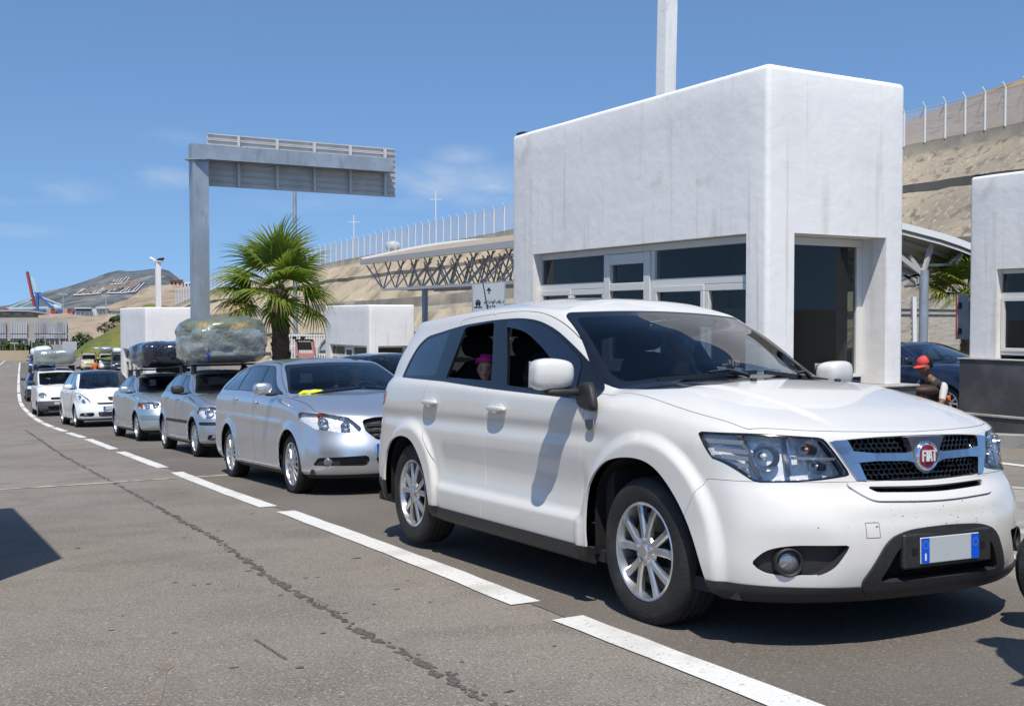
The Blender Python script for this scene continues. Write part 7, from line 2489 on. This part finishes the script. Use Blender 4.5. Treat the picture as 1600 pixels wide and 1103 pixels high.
def join_into(name, objs, parent=None):
    """several surfaces of one body fused into one continuous mesh"""
    bm = bmesh.new(); mats = []
    for o in objs:
        M4 = o.matrix_basis.copy()
        me = o.data.copy(); me.transform(M4)
        base = len(mats); mats += list(me.materials)
        n0 = len(bm.faces); bm.from_mesh(me)
        bm.faces.ensure_lookup_table()
        for f in bm.faces[n0:]: f.material_index += base
        bpy.data.objects.remove(o)
    me = bpy.data.meshes.new(name); bm.to_mesh(me); bm.free()
    for m in mats: me.materials.append(m)
    o = bpy.data.objects.new(name, me); return link(o, parent)

def hand_chain(J, E, wrist, pre, palm_dir, fing_dir, side, curl=.5, scale=1.0):
    """five curled fingers grown from a wrist joint"""
    w = Vector(wrist); f = Vector(fing_dir).normalized(); n = Vector(palm_dir).normalized(); s = f.cross(n).normalized() * side
    base = pre
    J[pre + 'palm'] = (tuple(w + f * .045 * scale), (.030 * scale, .018 * scale)); E.append((pre, pre + 'palm'))
    for k, (off, ln) in enumerate(((.030, .070), (.011, .080), (-.009, .075), (-.027, .058))):
        p0 = w + f * .085 * scale + s * off * scale
        a = curl * (1 + .12 * k)
        p1 = p0 + (f * math.cos(a * .5) + n * math.sin(a * .5)) * ln * .5 * scale
        p2 = p1 + (f * math.cos(a * 1.5) + n * math.sin(a * 1.5)) * ln * .5 * scale
        for q, (p, r) in enumerate(((p0, .0095), (p1, .0085), (p2, .007))):
            J['%sf%d%d' % (pre, k, q)] = (tuple(p), r * scale)
        E += [(pre + 'palm', '%sf%d0' % (pre, k)), ('%sf%d0' % (pre, k), '%sf%d1' % (pre, k)), ('%sf%d1' % (pre, k), '%sf%d2' % (pre, k))]
    t0 = w + f * .03 * scale + s * .034 * scale; t1 = t0 + (f * .6 + s * .7 + n * .3).normalized() * .035 * scale; t2 = t1 + (f * .8 + n * .5).normalized() * .03 * scale
    for q, (p, r) in enumerate(((t0, .012), (t1, .010), (t2, .008))): J['%st%d' % (pre, q)] = (tuple(p), r * scale)
    E += [(pre + 'palm', pre + 't0'), (pre + 't0', pre + 't1'), (pre + 't1', pre + 't2')]

def seated(root_m, label, shirt, skin, hair, rhand=None, lhand=None, scale=1.0, glasses=False, headturn=0.0, lean=0.0, name='person', bdir=(0, .5, -.85)):
    """upper body sitting, faces +x, origin at the hips; hands are target points"""
    p = empty(name, label=label, cat='person')
    p.matrix_world = root_m
    S = scale
    J = {'pelvis': ((0, 0, .05 * S), (.15 * S, .12 * S)), 'belly': ((.0 + lean * .3, 0, .22 * S), (.15 * S, .115 * S)), 'chest': ((-.02 + lean * .7, 0, .40 * S), (.165 * S, .115 * S)), 'neckbase': ((-.04 + lean, 0, .53 * S), (.075 * S, .07 * S)), 'neck': ((-.03 + lean, 0, .60 * S), (.052 * S, .055 * S)), 'neck2': ((-.02 + lean, 0, .66 * S), (.05 * S, .052 * S))}
    E = [('pelvis', 'belly'), ('belly', 'chest'), ('chest', 'neckbase'), ('neckbase', 'neck'), ('neck', 'neck2')]
    HJ = {}; hands = []
    for s, tgt in ((1, lhand), (-1, rhand)):
        sh = Vector((-.04 + lean, s * .19 * S, .49 * S))
        t = Vector(tgt) if tgt is not None else Vector((.25, s * .2 * S, .12 * S))
        mid = (sh + t) / 2; L = (t - sh).length
        bend = math.sqrt(max(.0, (.27 * S)**2 - (L / 2)**2)) if L / 2 < .27 * S else 0
        el = mid + Vector((bdir[0], s * bdir[1], bdir[2])).normalized() * bend
        J['sh%d' % s] = (tuple(sh), .062 * S); J['ua%d' % s] = (tuple(sh.lerp(el, .5)), .050 * S); J['el%d' % s] = (tuple(el), .043 * S); J['fa%d' % s] = (tuple(el.lerp(t, .5)), .037 * S)
        J['wr%d' % s] = (tuple(t), .027 * S)
        E += [('neckbase', 'sh%d' % s), ('sh%d' % s, 'ua%d' % s), ('ua%d' % s, 'el%d' % s), ('el%d' % s, 'fa%d' % s), ('fa%d' % s, 'wr%d' % s)]
        d = (t - el).normalized()
        hand_chain(J, E, t, 'wr%d' % s, Vector((.35, -s * .2, -.9)), d, -s, .9, S)
    for s in (1, -1):
        J['hip%d' % s] = ((.08 * S, s * .10 * S, .04 * S), .095 * S); J['th%d' % s] = ((.28 * S, s * .13 * S, .06 * S), .08 * S); J['kn%d' % s] = ((.46 * S, s * .14 * S, .06 * S), .06 * S); J['sk%d' % s] = ((.54 * S, s * .14 * S, -.18 * S), .048 * S); J['an%d' % s] = ((.60 * S, s * .14 * S, -.36 * S), .04 * S)
        E += [('pelvis', 'hip%d' % s), ('hip%d' % s, 'th%d' % s), ('th%d' % s, 'kn%d' % s), ('kn%d' % s, 'sk%d' % s), ('sk%d' % s, 'an%d' % s)]
    b = skin_mesh('body', J, E, shirt, None, 2)
    b.data.materials.append(skin)
    # sleeves end at the elbow: forearms and neck show skin
    for f in b.data.polygons:
        c = f.center
        best = min(J, key=lambda n: (Vector(J[n][0]) - c).length)
        if best[:2] in ('el', 'fa', 'wr') or best in ('neck', 'neck2') : f.material_index = 1
    h = head_mesh('head', skin, None, (-.0 + lean, 0, .765 * S), (0, .05, headturn), S)
    o = join_into('body', [b, h, EYES.pop()], p)
    hr = superbox('hair', (.20 * S, .172 * S, .22 * S), hair, p, (-.026 + lean, 0, .80 * S), 2.3, 3, (0, .05, headturn), shape=lambda v: Vector((v.x if v.x < .03 else .03 + (v.x - .03) * .55 if v.z > .03 else min(v.x, .02), v.y, max(v.z, -.075))))
    if glasses:
        g = MB()
        for s in (-1, 1):
            g.prism(rounded([(s * .010, .018), (s * .058, .018), (s * .056, -.010), (s * .036, -.022), (s * .014, -.014)], .012), lambda y, z: (.108, y, z), lambda y, z: (.102 - abs(y) * .15, y, z))
            g.bar((.10, s * .058, .012), (.0, s * .082, .012), .006)
        g.bar((.108, -.012, .01), (.108, .012, .01), .005)
        q = g.build('sunglasses', M['mirror_glasses'], p); q.location = (-.0 + lean, 0, .768 * S); q.rotation_euler = (0, .05, headturn)
    return p
M['mirror_glasses'] = mat('blue_mirror_sunglasses', (.03, .12, .45), .06, .9)
M['dark_shirt'] = mat('dark_shirt', (.03, .03, .035), .85)
M['grey_shirt'] = mat('grey_shirt', (.22, .22, .23), .85)
M['blue_shirt'] = mat('blue_shirt', (.06, .09, .18), .85)
M['white_shirt'] = mat('white_shirt', (.55, .54, .52), .85)
M['magenta'] = mat('magenta_headband', (.55, .02, .22), .7)
M['cap_red'] = mat('coral_red_cap', (.62, .06, .05), .7)
M['cap_black'] = mat('black_cap_cloth', (.014, .013, .014), .8)
M['vest'] = mat('dark_grey_vest', (.040, .038, .042), .85, bump=(60, .3))
M['orange'] = mat('orange_cloth', (.70, .14, .02), .7)
M['trousers'] = mat('dark_trousers', (.03, .03, .035), .9)
M['wood_dark'] = mat('brown_leather_seat', (.05, .024, .016), .6)

def in_car(car, x, y, z):
    bpy.context.view_layer.update()
    return car.matrix_world @ Matrix.Translation((x, y, z))

def build_people(suv, opel, mpv, golf):
    bpy.context.view_layer.update()
    seated(in_car(suv, -.02, .37, .66), 'driver in mirrored sunglasses with one hand on the steering wheel of the white car', M['dark_shirt'], M['skin_dark'], M['hair'],
           rhand=(.44, -.12, .46), lhand=(.53, .04, .60), glasses=True, headturn=-.15, lean=.10)
    CHX, CHY, CHZ = -.99, -.53, .68
    # the child looking out of the rear window
    m = in_car(suv, CHX, CHY, CHZ) @ Matrix.Rotation(R_(-38), 4, 'Z')
    c = seated(m, 'small child with a magenta headband leaning out of the rear window', M['grey_shirt'], M['skin'], M['hair'], rhand=(.15, -.08, .445), lhand=(.15, .12, .36), scale=.74, headturn=.12, lean=.04, bdir=(-.5, 1, .05))
    hb = MB(); 
    hb.lathe([(.088, -.020), (.094, -.008), (.093, .010), (.085, .022), (.080, .018), (.082, -.018)], 26, 'z')
    for k in range(5): hb.lathe([(.0005, -.02), (.02, 0), (.0005, .02)], 8, 'z', Matrix.Translation((.066, -.03 + k * .015, .035)))
    o = hb.build('headband', M['magenta'], c, 50); o.location = (.030, 0, .618); o.rotation_euler = (0, -.30, .15); o.scale = (.90, .80, .85)
    for nm, car, y, lab, sh in (('person', opel, .36, 'driver sitting behind the windscreen of the silver estate car', M['dark_shirt']), ('person', mpv, .36, 'driver with hands on the wheel of the white people carrier', M['blue_shirt']), ('person', mpv, -.36, 'front passenger in the white people carrier', M['grey_shirt']), ('person', golf, .36, 'driver sitting inside the grey hatchback under the wrapped bundle', M['dark_shirt'])):
        seated(in_car(car, .02, y, .62 if car is not mpv else .66), lab, sh, M['skin'], M['hair'], rhand=(.40, -.10, .38), lhand=(.42, .14, .38), scale=1.0, lean=.05)

def crouching_man():
    base = at(1466, 640, 16.6)
    gz = ground_z(base.x, base.y) + .02
    root = empty('person', (base.x, base.y, gz), R_(205), label='crouching man in a red and black cap and dark vest beside the right booth', cat='person')
    root.scale = (1.1, 1.1, 1.13)
    # faces local +x (towards the left of the picture and a little to the camera)
    J = {'pelvis': ((-.12, 0, .30), (.15, .13)), 'belly': ((-.04, 0, .48), (.15, .12)), 'chest': ((.06, 0, .66), (.165, .12)), 'neckbase': ((.14, 0, .79), (.08, .07)), 'neck': ((.18, 0, .84), (.055, .055)), 'neck2': ((.21, 0, .89), (.05, .05))}
    E = [('pelvis', 'belly'), ('belly', 'chest'), ('chest', 'neckbase'), ('neckbase', 'neck'), ('neck', 'neck2')]
    arms = {1: ((.10, .20, .74), (.24, .28, .50), (.42, .10, .44)), -1: ((.10, -.20, .74), (.32, -.25, .58), (.50, -.05, .56))}
    for s, (sh, el, wr) in arms.items():
        sh, el, wr = Vector(sh), Vector(el), Vector(wr)
        J['sh%d' % s] = (tuple(sh), .062); J['ua%d' % s] = (tuple(sh.lerp(el, .5)), .053); J['el%d' % s] = (tuple(el), .043); J['fa%d' % s] = (tuple(el.lerp(wr, .5)), .038); J['wr%d' % s] = (tuple(wr), .027)
        E += [('neckbase', 'sh%d' % s), ('sh%d' % s, 'ua%d' % s), ('ua%d' % s, 'el%d' % s), ('el%d' % s, 'fa%d' % s), ('fa%d' % s, 'wr%d' % s)]
        hand_chain(J, E, wr, 'wr%d' % s, Vector((.3, -s * .2, -.9)), (wr - el).normalized(), -s, 1.0, 1.0)
    for s in (1, -1):
        J['hip%d' % s] = ((-.06, s * .12, .28), .10); J['th%d' % s] = ((.12, s * .20, .36), .085); J['kn%d' % s] = ((.30, s * .22, .44), .062); J['sk%d' % s] = ((.18, s * .20, .24), .052); J['an%d' % s] = ((.08, s * .19, .07), .042); J['ft%d' % s] = ((.24, s * .21, .04), (.04, .035))
        E += [('pelvis', 'hip%d' % s), ('hip%d' % s, 'th%d' % s), ('th%d' % s, 'kn%d' % s), ('kn%d' % s, 'sk%d' % s), ('sk%d' % s, 'an%d' % s), ('an%d' % s, 'ft%d' % s)]
    b = skin_mesh('body', J, E, M['vest'], None, 2)
    for m in (M['skin_dark'], M['white_shirt'], M['trousers']): b.data.materials.append(m)
    for f in b.data.polygons:
        best = min(J, key=lambda n: (Vector(J[n][0]) - f.center).length)
        if best[:2] in ('fa', 'wr', 'el') or best in ('neck', 'neck2'): f.material_index = 1
        elif best[:2] in ('ua',) or (best[:2] == 'sh' and abs(f.center.y) > .2): f.material_index = 2
        elif best[:2] in ('hi', 'th', 'kn', 'sk', 'an', 'ft') or best == 'pelvis': f.material_index = 3
    h = head_mesh('head', M['skin_dark'], None, (.27, 0, .985), (0, .30, R_(-12)), 1.0)
    join_into('body', [b, h, EYES.pop()], root)
    hr = superbox('hair', (.19, .165, .16), M['hair'], root, (.235, 0, 1.02), 2.3, 3, (0, .3, R_(-12)), shape=lambda v: Vector((min(v.x, .03), v.y, v.z)))
    cap = superbox('cap', (.215, .175, .17), M['cap_red'], root, (.265, 0, 1.055), 2.2, 4, (0, .30, R_(-12)), shape=lambda v: Vector((v.x, v.y, max(v.z, -.02))))
    cap.data.materials.append(M['cap_black'])
    for f in cap.data.polygons:
        if f.center.x < -.005: f.material_index = 1
    m = MB()
    V = []; n = 9
    for k in range(n):
        a = (k / (n - 1) - .5) * R_(150)
        V += [(.085 * math.cos(a), .082 * math.sin(a), -.012), (.04 + .155 * math.cos(a) * (.5 + .5 * math.cos(a)), .088 * math.sin(a), -.022 - .02 * abs(math.sin(a)))]
    V += [(x, y, z - .006) for x, y, z in V]
    m.add(V, [(2 * k, 2 * k + 1, 2 * k + 3, 2 * k + 2) for k in range(n - 1)] + [(2 * n + 2 * k, 2 * n + 2 * k + 2, 2 * n + 2 * k + 3, 2 * n + 2 * k + 1) for k in range(n - 1)] + [(2 * k + 1, 2 * n + 2 * k + 1, 2 * n + 2 * k + 3, 2 * k + 3) for k in range(n - 1)])
    m.build('cap_peak', M['cap_red'], cap, 60)
    for s in (1, -1):
        q = superbox('orange_trim', (.05, .05, .10), M['orange'], root, (.05 - .03 * s, s * .20, .56), 3, 2, (0, .3, 0))
    # what he works at: a round dark brown seat on a low stand
    b2 = at(1441, 640, 16.25)
    st = empty('stool', (b2.x, b2.y, ground_z(b2.x, b2.y)), label='dark brown round topped stool in front of the crouching man', cat='stool')
    z = at(1441, 609, 16.25).z - ground_z(b2.x, b2.y)
    superbox('seat', (.44, .44, .16), M['wood_dark'], st, (0, 0, z), 2.4, 3)
    for k in range(4):
        a = k * math.pi / 2 + .4
        m = MB(); m.tube([(.12 * math.cos(a), .12 * math.sin(a), z - .05), (.2 * math.cos(a), .2 * math.sin(a), 0)], .018, 6); m.build('leg', M['black'], st)

def standing(loc, rz, top, legs, label, scale=1.0, vest=None):
    root = empty('person', loc, rz, label=label, cat='person')
    S = scale
    J = {'pelvis': ((0, 0, .95), (.14, .11)), 'belly': ((0, 0, 1.12), (.14, .105)), 'chest': ((0, 0, 1.32), (.16, .11)), 'neckbase': ((0, 0, 1.46), (.08, .07)), 'neck': ((.01, 0, 1.53), .052)}
    E = [('pelvis', 'belly'), ('belly', 'chest'), ('chest', 'neckbase'), ('neckbase', 'neck')]
    for s in (1, -1):
        J['sh%d' % s] = ((0, s * .19, 1.42), .06); J['el%d' % s] = ((-.02, s * .25, 1.15), .043); J['wr%d' % s] = ((.08, s * .24, .92), .03); J['hd%d' % s] = ((.11, s * .23, .84), (.035, .02))
        J['hip%d' % s] = ((0, s * .10, .88), .095); J['kn%d' % s] = ((.02, s * .11, .50), .062); J['an%d' % s] = ((-.02, s * .11, .09), .042); J['ft%d' % s] = ((.12, s * .12, .04), .038)
        E += [('neckbase', 'sh%d' % s), ('sh%d' % s, 'el%d' % s), ('el%d' % s, 'wr%d' % s), ('wr%d' % s, 'hd%d' % s), ('pelvis', 'hip%d' % s), ('hip%d' % s, 'kn%d' % s), ('kn%d' % s, 'an%d' % s), ('an%d' % s, 'ft%d' % s)]
    b = skin_mesh('body', J, E, top, None, 1)
    for m in (M['skin_dark'], legs): b.data.materials.append(m)
    for f in b.data.polygons:
        best = min(J, key=lambda n: (Vector(J[n][0]) - f.center).length)
        if best[:2] in ('wr', 'hd') or best == 'neck': f.material_index = 1
        elif best[:2] in ('hi', 'kn', 'an', 'ft') or best == 'pelvis': f.material_index = 2
    h = head_mesh('head', M['skin_dark'], None, (.03, 0, 1.65), (0, 0, 0), 1.0)
    join_into('body', [b, h, EYES.pop()], root)
    superbox('hair', (.19, .165, .18), M['hair'], root, (.005, 0, 1.70), 2.3, 2, shape=lambda v: Vector((min(v.x, .05), v.y, max(v.z, -.06))))
    root.scale = (S, S, S)
    return root
# ---------------------------------------------------------------- the queue
SUV = build_suv()
def add_car(kind, X, Y, yaw, label, **over):
    c = dict(BASE); c.update(CARS[kind]); c.update(over)
    name = over.get('name') or {'opel': 'estate_car', 'golf': 'hatchback_car', 'megane': 'hatchback_car', 'mpv': 'people_carrier', 'van': 'small_van'}[kind]
    r = empty(name, label=label, cat='car' if kind != 'van' else 'van', group=over.get('group'))
    make_car(c, r); place_car(r, X, Y, yaw)
    if over.get('scale'): r.scale = (over['scale'],) * 3
    return r
OPEL = add_car('opel', -2.32, 13.76, -61.5, 'silver estate car with a yellow vest on its dashboard, second in the queue')
GOLF = add_car('golf', -5.22, 19.84, -61.3, 'grey silver hatchback carrying a huge wrapped bundle on its roof')
MEG = add_car('megane', -7.96, 24.9, -60.7, 'pale green silver hatchback carrying a black wrapped bundle')
MPV = add_car('mpv', -12.44, 32.8, -60.4, 'white people carrier with a dark glass roof')
VAN = add_car('van', -18.15, 43.3, -62, 'white small van with grey bumper and a silver roof bundle')
far = [('golf', -24.6, 57, -64, M['navy_paint'], 'navy car mostly hidden behind the small white van'), ('golf', -30.9, 72, -65, M['dark_paint'], 'dark car following the small white van'),
       ('van', -39.7, 92, -66, M['blue_paint'], 'blue van with a white roof load far back in the queue'), ('golf', -50.2, 115, -66, M['blue_paint'], 'small blue car behind the blue van far back in the queue'), ('megane', -59.5, 136, -66, M['navy_paint'], 'tiny dark blue car last in sight of the queue')]
FAR = []
for kind, X, Y, yaw, pt, lab in far:
    FAR.append(add_car(kind, X, Y, yaw, lab, paint=pt, res=.09, detail=0, lower=None, rack=(0, -.8), mirror=pt, group='cars far back in the queue'))
right = [('van', 186, 110, M['dark_paint'], 'dark jeep like car with lit headlights in the second lane'), ('van', 166, 119, M['white_paint_b'], 'white van with roof luggage in the second lane'),
         ('van', 153, 127, M['silver_paint'], 'silver van with roof luggage left of the white van in the second lane'), ('van', 138, 118, M['beige_paint'], 'beige van with its front to us in the second lane'), ('golf', 192, 128, M['navy_paint'], 'navy car hidden behind the dark jeep in the second lane')]
RIGHT = []
for kind, px, Y, pt, lab in right:
    RIGHT.append(add_car(kind, (px - 800) / 1700 * Y, Y, -68, lab, paint=pt, res=.09, detail=0, lower=None, rack=(0, -.8), mirror=pt, group='cars waiting in the second lane'))
NAVY = add_car('golf', 8.13, 21.5, -61.5, 'navy blue car standing behind the crouching man', paint=M['navy_paint'], mirror=M['navy_paint'], strip=None, rack=None, glass=M['window'], res=.04, xr=-2.4, xf=2.3, W=1.80, wb=2.7, dlo=(-1.7, -1.4), rear_glass=-2.2, roof_rear=(-1.75, 1.36), name='hatchback_car')
BEHIND = add_car('mpv', -2.75, 24.5, -61, 'dark navy car roof showing between the silver estate and the white car', paint=M['navy_paint'], roof_mat=None, res=.06, detail=1, scale=1.07, name='people_carrier')
bpy.context.view_layer.update()

# ---------------------------------------------------------------- roof loads
M['film'] = mat('silver_stretch_film', (.34, .37, .36), .22, .25, coat=1.0, coat_rough=.10, noise=[(1.6, 5, (.25, .28, .245), .42, .66, (1, 1, 2.2)), (7, 4, (.48, .51, .51), .60, .80, (.3, .3, 2.8))], bump=(13, .75, 5, .03))
M['tarp'] = mat('olive_tarpaulin', (.17, .185, .115), .30, coat=.7, coat_rough=.2, noise=[(4, 5, (.11, .125, .075), .42, .66), (1.6, 3, (.36, .22, .08), .68, .74)], bump=(9, .8, 6, .04))
M['black_film'] = mat('black_plastic_wrap', (.016, .018, .028), .16, coat=1.0, coat_rough=.1, bump=(10, 1.0, 6, .05))
M['white_sheet'] = mat('white_plastic_sheet', (.62, .64, .66), .4, coat=.3, bump=(6, .7, 5, .05))
M['strap'] = mat('dark_strap', (.03, .035, .04), .6)
M['blue_strap'] = mat('blue_strap', (.02, .04, .38), .5)
M['yellow_vest'] = mat('yellow_hi_vis', (.72, .78, .02), .7, bump=(30, .5))

def bundle(car, size, loc, mats, label, seed=1, n=4.2, amp=.06, waist=None, sub=5, straps=(), split_z=None, group=None, tilt=(0, 0, 0)):
    r = random.Random(seed); off = Vector((seed * 3.7, seed * 1.3, 0))
    sx, sy, sz = [d / 2 for d in size]
    def shp(v):
        u = Vector((v.x / sx, v.y / sy, v.z / sz))
        nz = mnoise.fractal(v * 1.7 + off, 1, 2, 4) * amp + mnoise.fractal(v * 5.5 + off, 1, 2, 3) * amp * .30
        d = v.normalized()
        w = 1.0
        for (xs, dep, wd) in straps: w -= dep * math.exp(-((v.x - xs) / wd)**2)
        q = Vector((v.x, v.y * w, v.z * w)) + d * nz * (1.2 if v.z > -sz * .6 else .4)
        # rippled wrap
        q += Vector((0, d.y, 0)) * .008 * math.sin(v.z * 42 + 3 * mnoise.noise(v * 3 + off))
        q.z = max(q.z, -sz * .96)
        return q
    o = superbox('roof_bundle', size, mats[0], None, (0, 0, 0), n, sub, shape=shp)
    if len(mats) > 1:
        o.data.materials.append(mats[1])
        for f in o.data.polygons:
            if f.center.z > split_z + .10 * mnoise.noise(f.center * 2.2 + off): f.material_index = 1
    bpy.context.view_layer.update()
    o.matrix_world = car.matrix_world @ Matrix.Translation(loc) @ Euler(tilt).to_matrix().to_4x4()
    tag(o, label, 'luggage', group)
    for (xs, dep, wd) in straps:
        m = MB(); pts = []
        for k in range(41):
            a = 2 * math.pi * k / 40
            c, s_ = math.cos(a), math.sin(a)
            L = (abs(c)**n + abs(s_)**n)**(1 / n)
            w = (1 - dep) * 1.0
            v = Vector((xs, c / L * sy, s_ / L * sz))
            nz = mnoise.fractal(v * 1.7 + off, 1, 2, 4) * amp * 1.2
            v2 = Vector((xs, v.y * w, v.z * w)) + v.normalized() * (nz + .016)
            v2.z = max(v2.z, -sz * .97)
            pts.append(v2)
        m.tube(pts, .011, 6, False); m.build('strap', M['strap'], o, 60)
    return o
GB = bundle(GOLF, (2.05, 1.42, .88), (-.42, .06, 2.0), [M['film'], M['tarp']], 'huge olive and silver wrapped bundle on the grey hatchback roof', 3, 4.4, .085, straps=((.40, .13, .10),), split_z=.17)
q = superbox('blue_strap_end', (.10, .03, .16), M['blue_strap'], GB, (.98, -.48, -.30), 3, 2, (0, .5, 0))
bundle(MEG, (1.9, 1.15, .62), (-.40, .0, 1.87), [M['black_film']], 'black shiny wrapped bundle on the pale green hatchback roof', 5, 4.0, .06)
bundle(VAN, (1.9, 1.50, .60), (-.5, .0, 2.27), [M['film']], 'silver wrapped bundle on the small white van roof', 8, 5.5, .06, sub=4)
for c, sz, z, mt, lab, sd in ((FAR[2], (2.2, 1.4, .75), 2.3, M['white_sheet'], 'white sheeted load on the blue van far back', 11), (FAR[3], (1.9, 1.35, .9), 1.98, M['white_sheet'], 'white domed load on the small blue car far back', 12), (FAR[1], (1.6, 1.2, .35), 1.72, M['film'], 'low grey load on the dark car behind the small van', 13),
                                (RIGHT[1], (1.8, 1.4, .6), 2.25, M['film'], 'grey and white luggage on the white van in the second lane', 14), (RIGHT[0], (1.6, 1.3, .55), 2.2, M['white_sheet'], 'pale luggage on the dark jeep in the second lane', 15), (RIGHT[2], (1.8, 1.4, .5), 2.2, M['film'], 'grey luggage on the silver van in the second lane', 16)):
    bundle(c, sz, (-.4, 0, z), [mt], lab, sd, 3.4, .07, sub=3, group='roof loads far back')

# ---------------------------------------------------------------- small things in and on the cars
def in_opel():
    Mw = OPEL.matrix_world
    v = superbox('safety_vest', (.15, .78, .075), M['yellow_vest'], None, (0, 0, 0), 2.6, 4, shape=lambda p: p + Vector((0, 0, .018 * mnoise.noise(p * 14))))
    v.matrix_world = Mw @ Matrix.Translation((.94, -.28, 1.115)); tag(v, 'crumpled yellow safety vest lying on the silver estate dashboard', 'safety vest')
    c = MB(); c.box((-.004, -.06, -.05), (.004, .06, .05)); t = c.build('windscreen_sticker', M['plate_blue'], None)
    t.matrix_world = Mw @ Matrix.Translation((.97, -.50, 1.128)) @ Matrix.Rotation(R_(-58), 4, 'Y'); tag(t, 'small blue and white sticker in the silver estate windscreen corner', 'sticker')
    w = MB(); w.box((.004, -.035, -.012), (.006, .035, .012)); w.build('sticker_print', M['white_text'], t)
    c = MB(); c.tube([(0, 0, .22), (0, 0, .0)], .004, 5); c.lathe([(.0005, -.05), (.035, -.035), (.03, -.01), (.01, .0), (.0005, .0)], 10, 'z')
    o = c.build('mirror_charm', M['wood_dark'], None); o.matrix_world = Mw @ Matrix.Translation((.36, .0, 1.20)); tag(o, 'dark charm hanging from the mirror of the silver estate', 'charm')
in_opel()
def suv_extras():
    a = MB(); a.tube([(0, 0, 0), (-.012, 0, .03), (-.10, 0, .26)], [.010, .006, .004], 8); a.lathe([(.0005, .03), (.02, .02), (.03, -.004)], 12, 'z')
    a.build('aerial', M['black_trim'], SUV, 50).location = (-1.62, -.20, 1.675)
    body = [o for o in SUV.children if o.name.startswith('front_bumper')][0]
    from mathutils.bvhtree import BVHTree
    me = body.data
    bv = BVHTree.FromPolygons([v.co for v in me.vertices], [p.vertices for p in me.polygons])
    def skin(y, z):
        h = bv.ray_cast(Vector((4, y, z)), Vector((-1, 0, 0)))
        return h[0], h[1]
    r = random.Random(4); m = MB()
    for _ in range(75):
        y = r.gauss(.05, .26); z = r.uniform(.54, .69) - abs(y) * .05
        p, n = skin(y, z)
        if p is None or n.x < .4: continue
        s = r.choice((.0014, .0018, .0022, .0035))
        e = n.orthogonal().normalized(); f = n.cross(e); q = p + n * .0006
        m.add([q + (e * math.cos(k * math.pi / 3) + f * math.sin(k * math.pi / 3)) * s * r.uniform(.7, 1.3) for k in range(6)], [(0, 1, 2, 3, 4, 5)])
    m.build('insect_specks', M['speck'], body)
    q = MB(); C = [(-.435, .525), (-.372, .525), (-.372, .588), (-.435, .588)]
    for (y0, z0), (y1, z1) in zip(C, C[1:] + C[:1]):
        prev = None
        for k in range(7):
            p, n = skin(y0 + (y1 - y0) * k / 6, z0 + (z1 - z0) * k / 6)
            if p is not None and prev is not None: q.bar(prev + n * .0004, p + n * .0004, .0022, .0012, n)
            prev = p
    q.build('tow_cover_seam', M['speck'], body)
M['speck'] = mat('dirt_speck', (.10, .085, .07), .8)
suv_extras()

build_people(SUV, OPEL, MPV, GOLF)
def scooter():
    """parked scooter, only its front wheel reaches into the frame; its shadow falls along the right edge"""
    p = Vector((2.55, 4.82, 0)); d = Vector((.95, -.312, 0))          # from the front wheel towards the rear
    root = empty('scooter', (p.x, p.y, ground_z(p.x, p.y)), math.atan2(d.y, d.x), label='black scooter just outside the right edge with its front tyre showing', cat='scooter')
    for x, in ((0,), (1.32,)):
        q = MB(); q.lathe([(.17, -.05), (.24, -.06), (.27, -.04), (.28, 0), (.27, .04), (.24, .06), (.17, .05)], 32)
        w = q.build('tyre', M['rubber'], root, 40); w.location = (x, 0, .28)
        q = MB(); q.lathe([(.17, -.045), (.15, -.02), (.05, -.03), (.0005, -.03)], 24); q.lathe([(.17, .045), (.15, .02), (.05, .03), (.0005, .03)], 24); q.build('rim', M['alloy'], w, 40)
    q = MB(); q.tube([(0, .07, .28), (.16, .07, .62), (.30, .0, .98)], .02, 8); q.tube([(0, -.07, .28), (.16, -.07, .62), (.30, .0, .98)], .02, 8); q.build('fork', M['satin_chrome'], root, 50)
    q = MB(); q.tube([(.40, -.36, 1.04), (.32, -.18, 1.02), (.30, 0, .99), (.32, .18, 1.02), (.40, .36, 1.04)], .016, 8); q.build('handlebar', M['black_plastic'], root, 50)
    for s in (-1, 1): superbox('mirror', (.03, .13, .09), M['black_plastic'], root, (.28, s * .36, 1.22), 2.4, 2)
    superbox('front_mudguard', (.5, .14, .12), M['navy_paint'], root, (.02, 0, .56), 3, 3)
    superbox('leg_shield', (.12, .42, .62), M['navy_paint'], root, (.36, 0, .66), 3, 3, (0, R_(-18), 0))
    superbox('body', (.80, .34, .34), M['navy_paint'], root, (1.12, 0, .56), 3, 3)
    superbox('footboard', (.5, .32, .08), M['black_plastic'], root, (.62, 0, .32), 4, 2)
    superbox('seat', (.66, .32, .14), M['seat'], root, (1.10, 0, .80), 3, 3)
    superbox('added_shadow_box', (.38, .40, .32), M['black_plastic'], root, (1.62, 0, .98), 4, 3)  # unseen box, added to the scooter to cast a shadow
scooter()
standing((2.10, 3.78, ground_z(2.10, 3.78)), R_(150), M['blue_shirt'], M['trousers'], 'person standing beyond the right edge whose shadow reaches the bottom corner')
crouching_man()
p = at(149, 600, 76)
standing((p.x, p.y, ground_z(p.x, p.y)), R_(120), M['orange'], M['trousers'], 'person in an orange vest standing between the lanes behind the white people carrier')
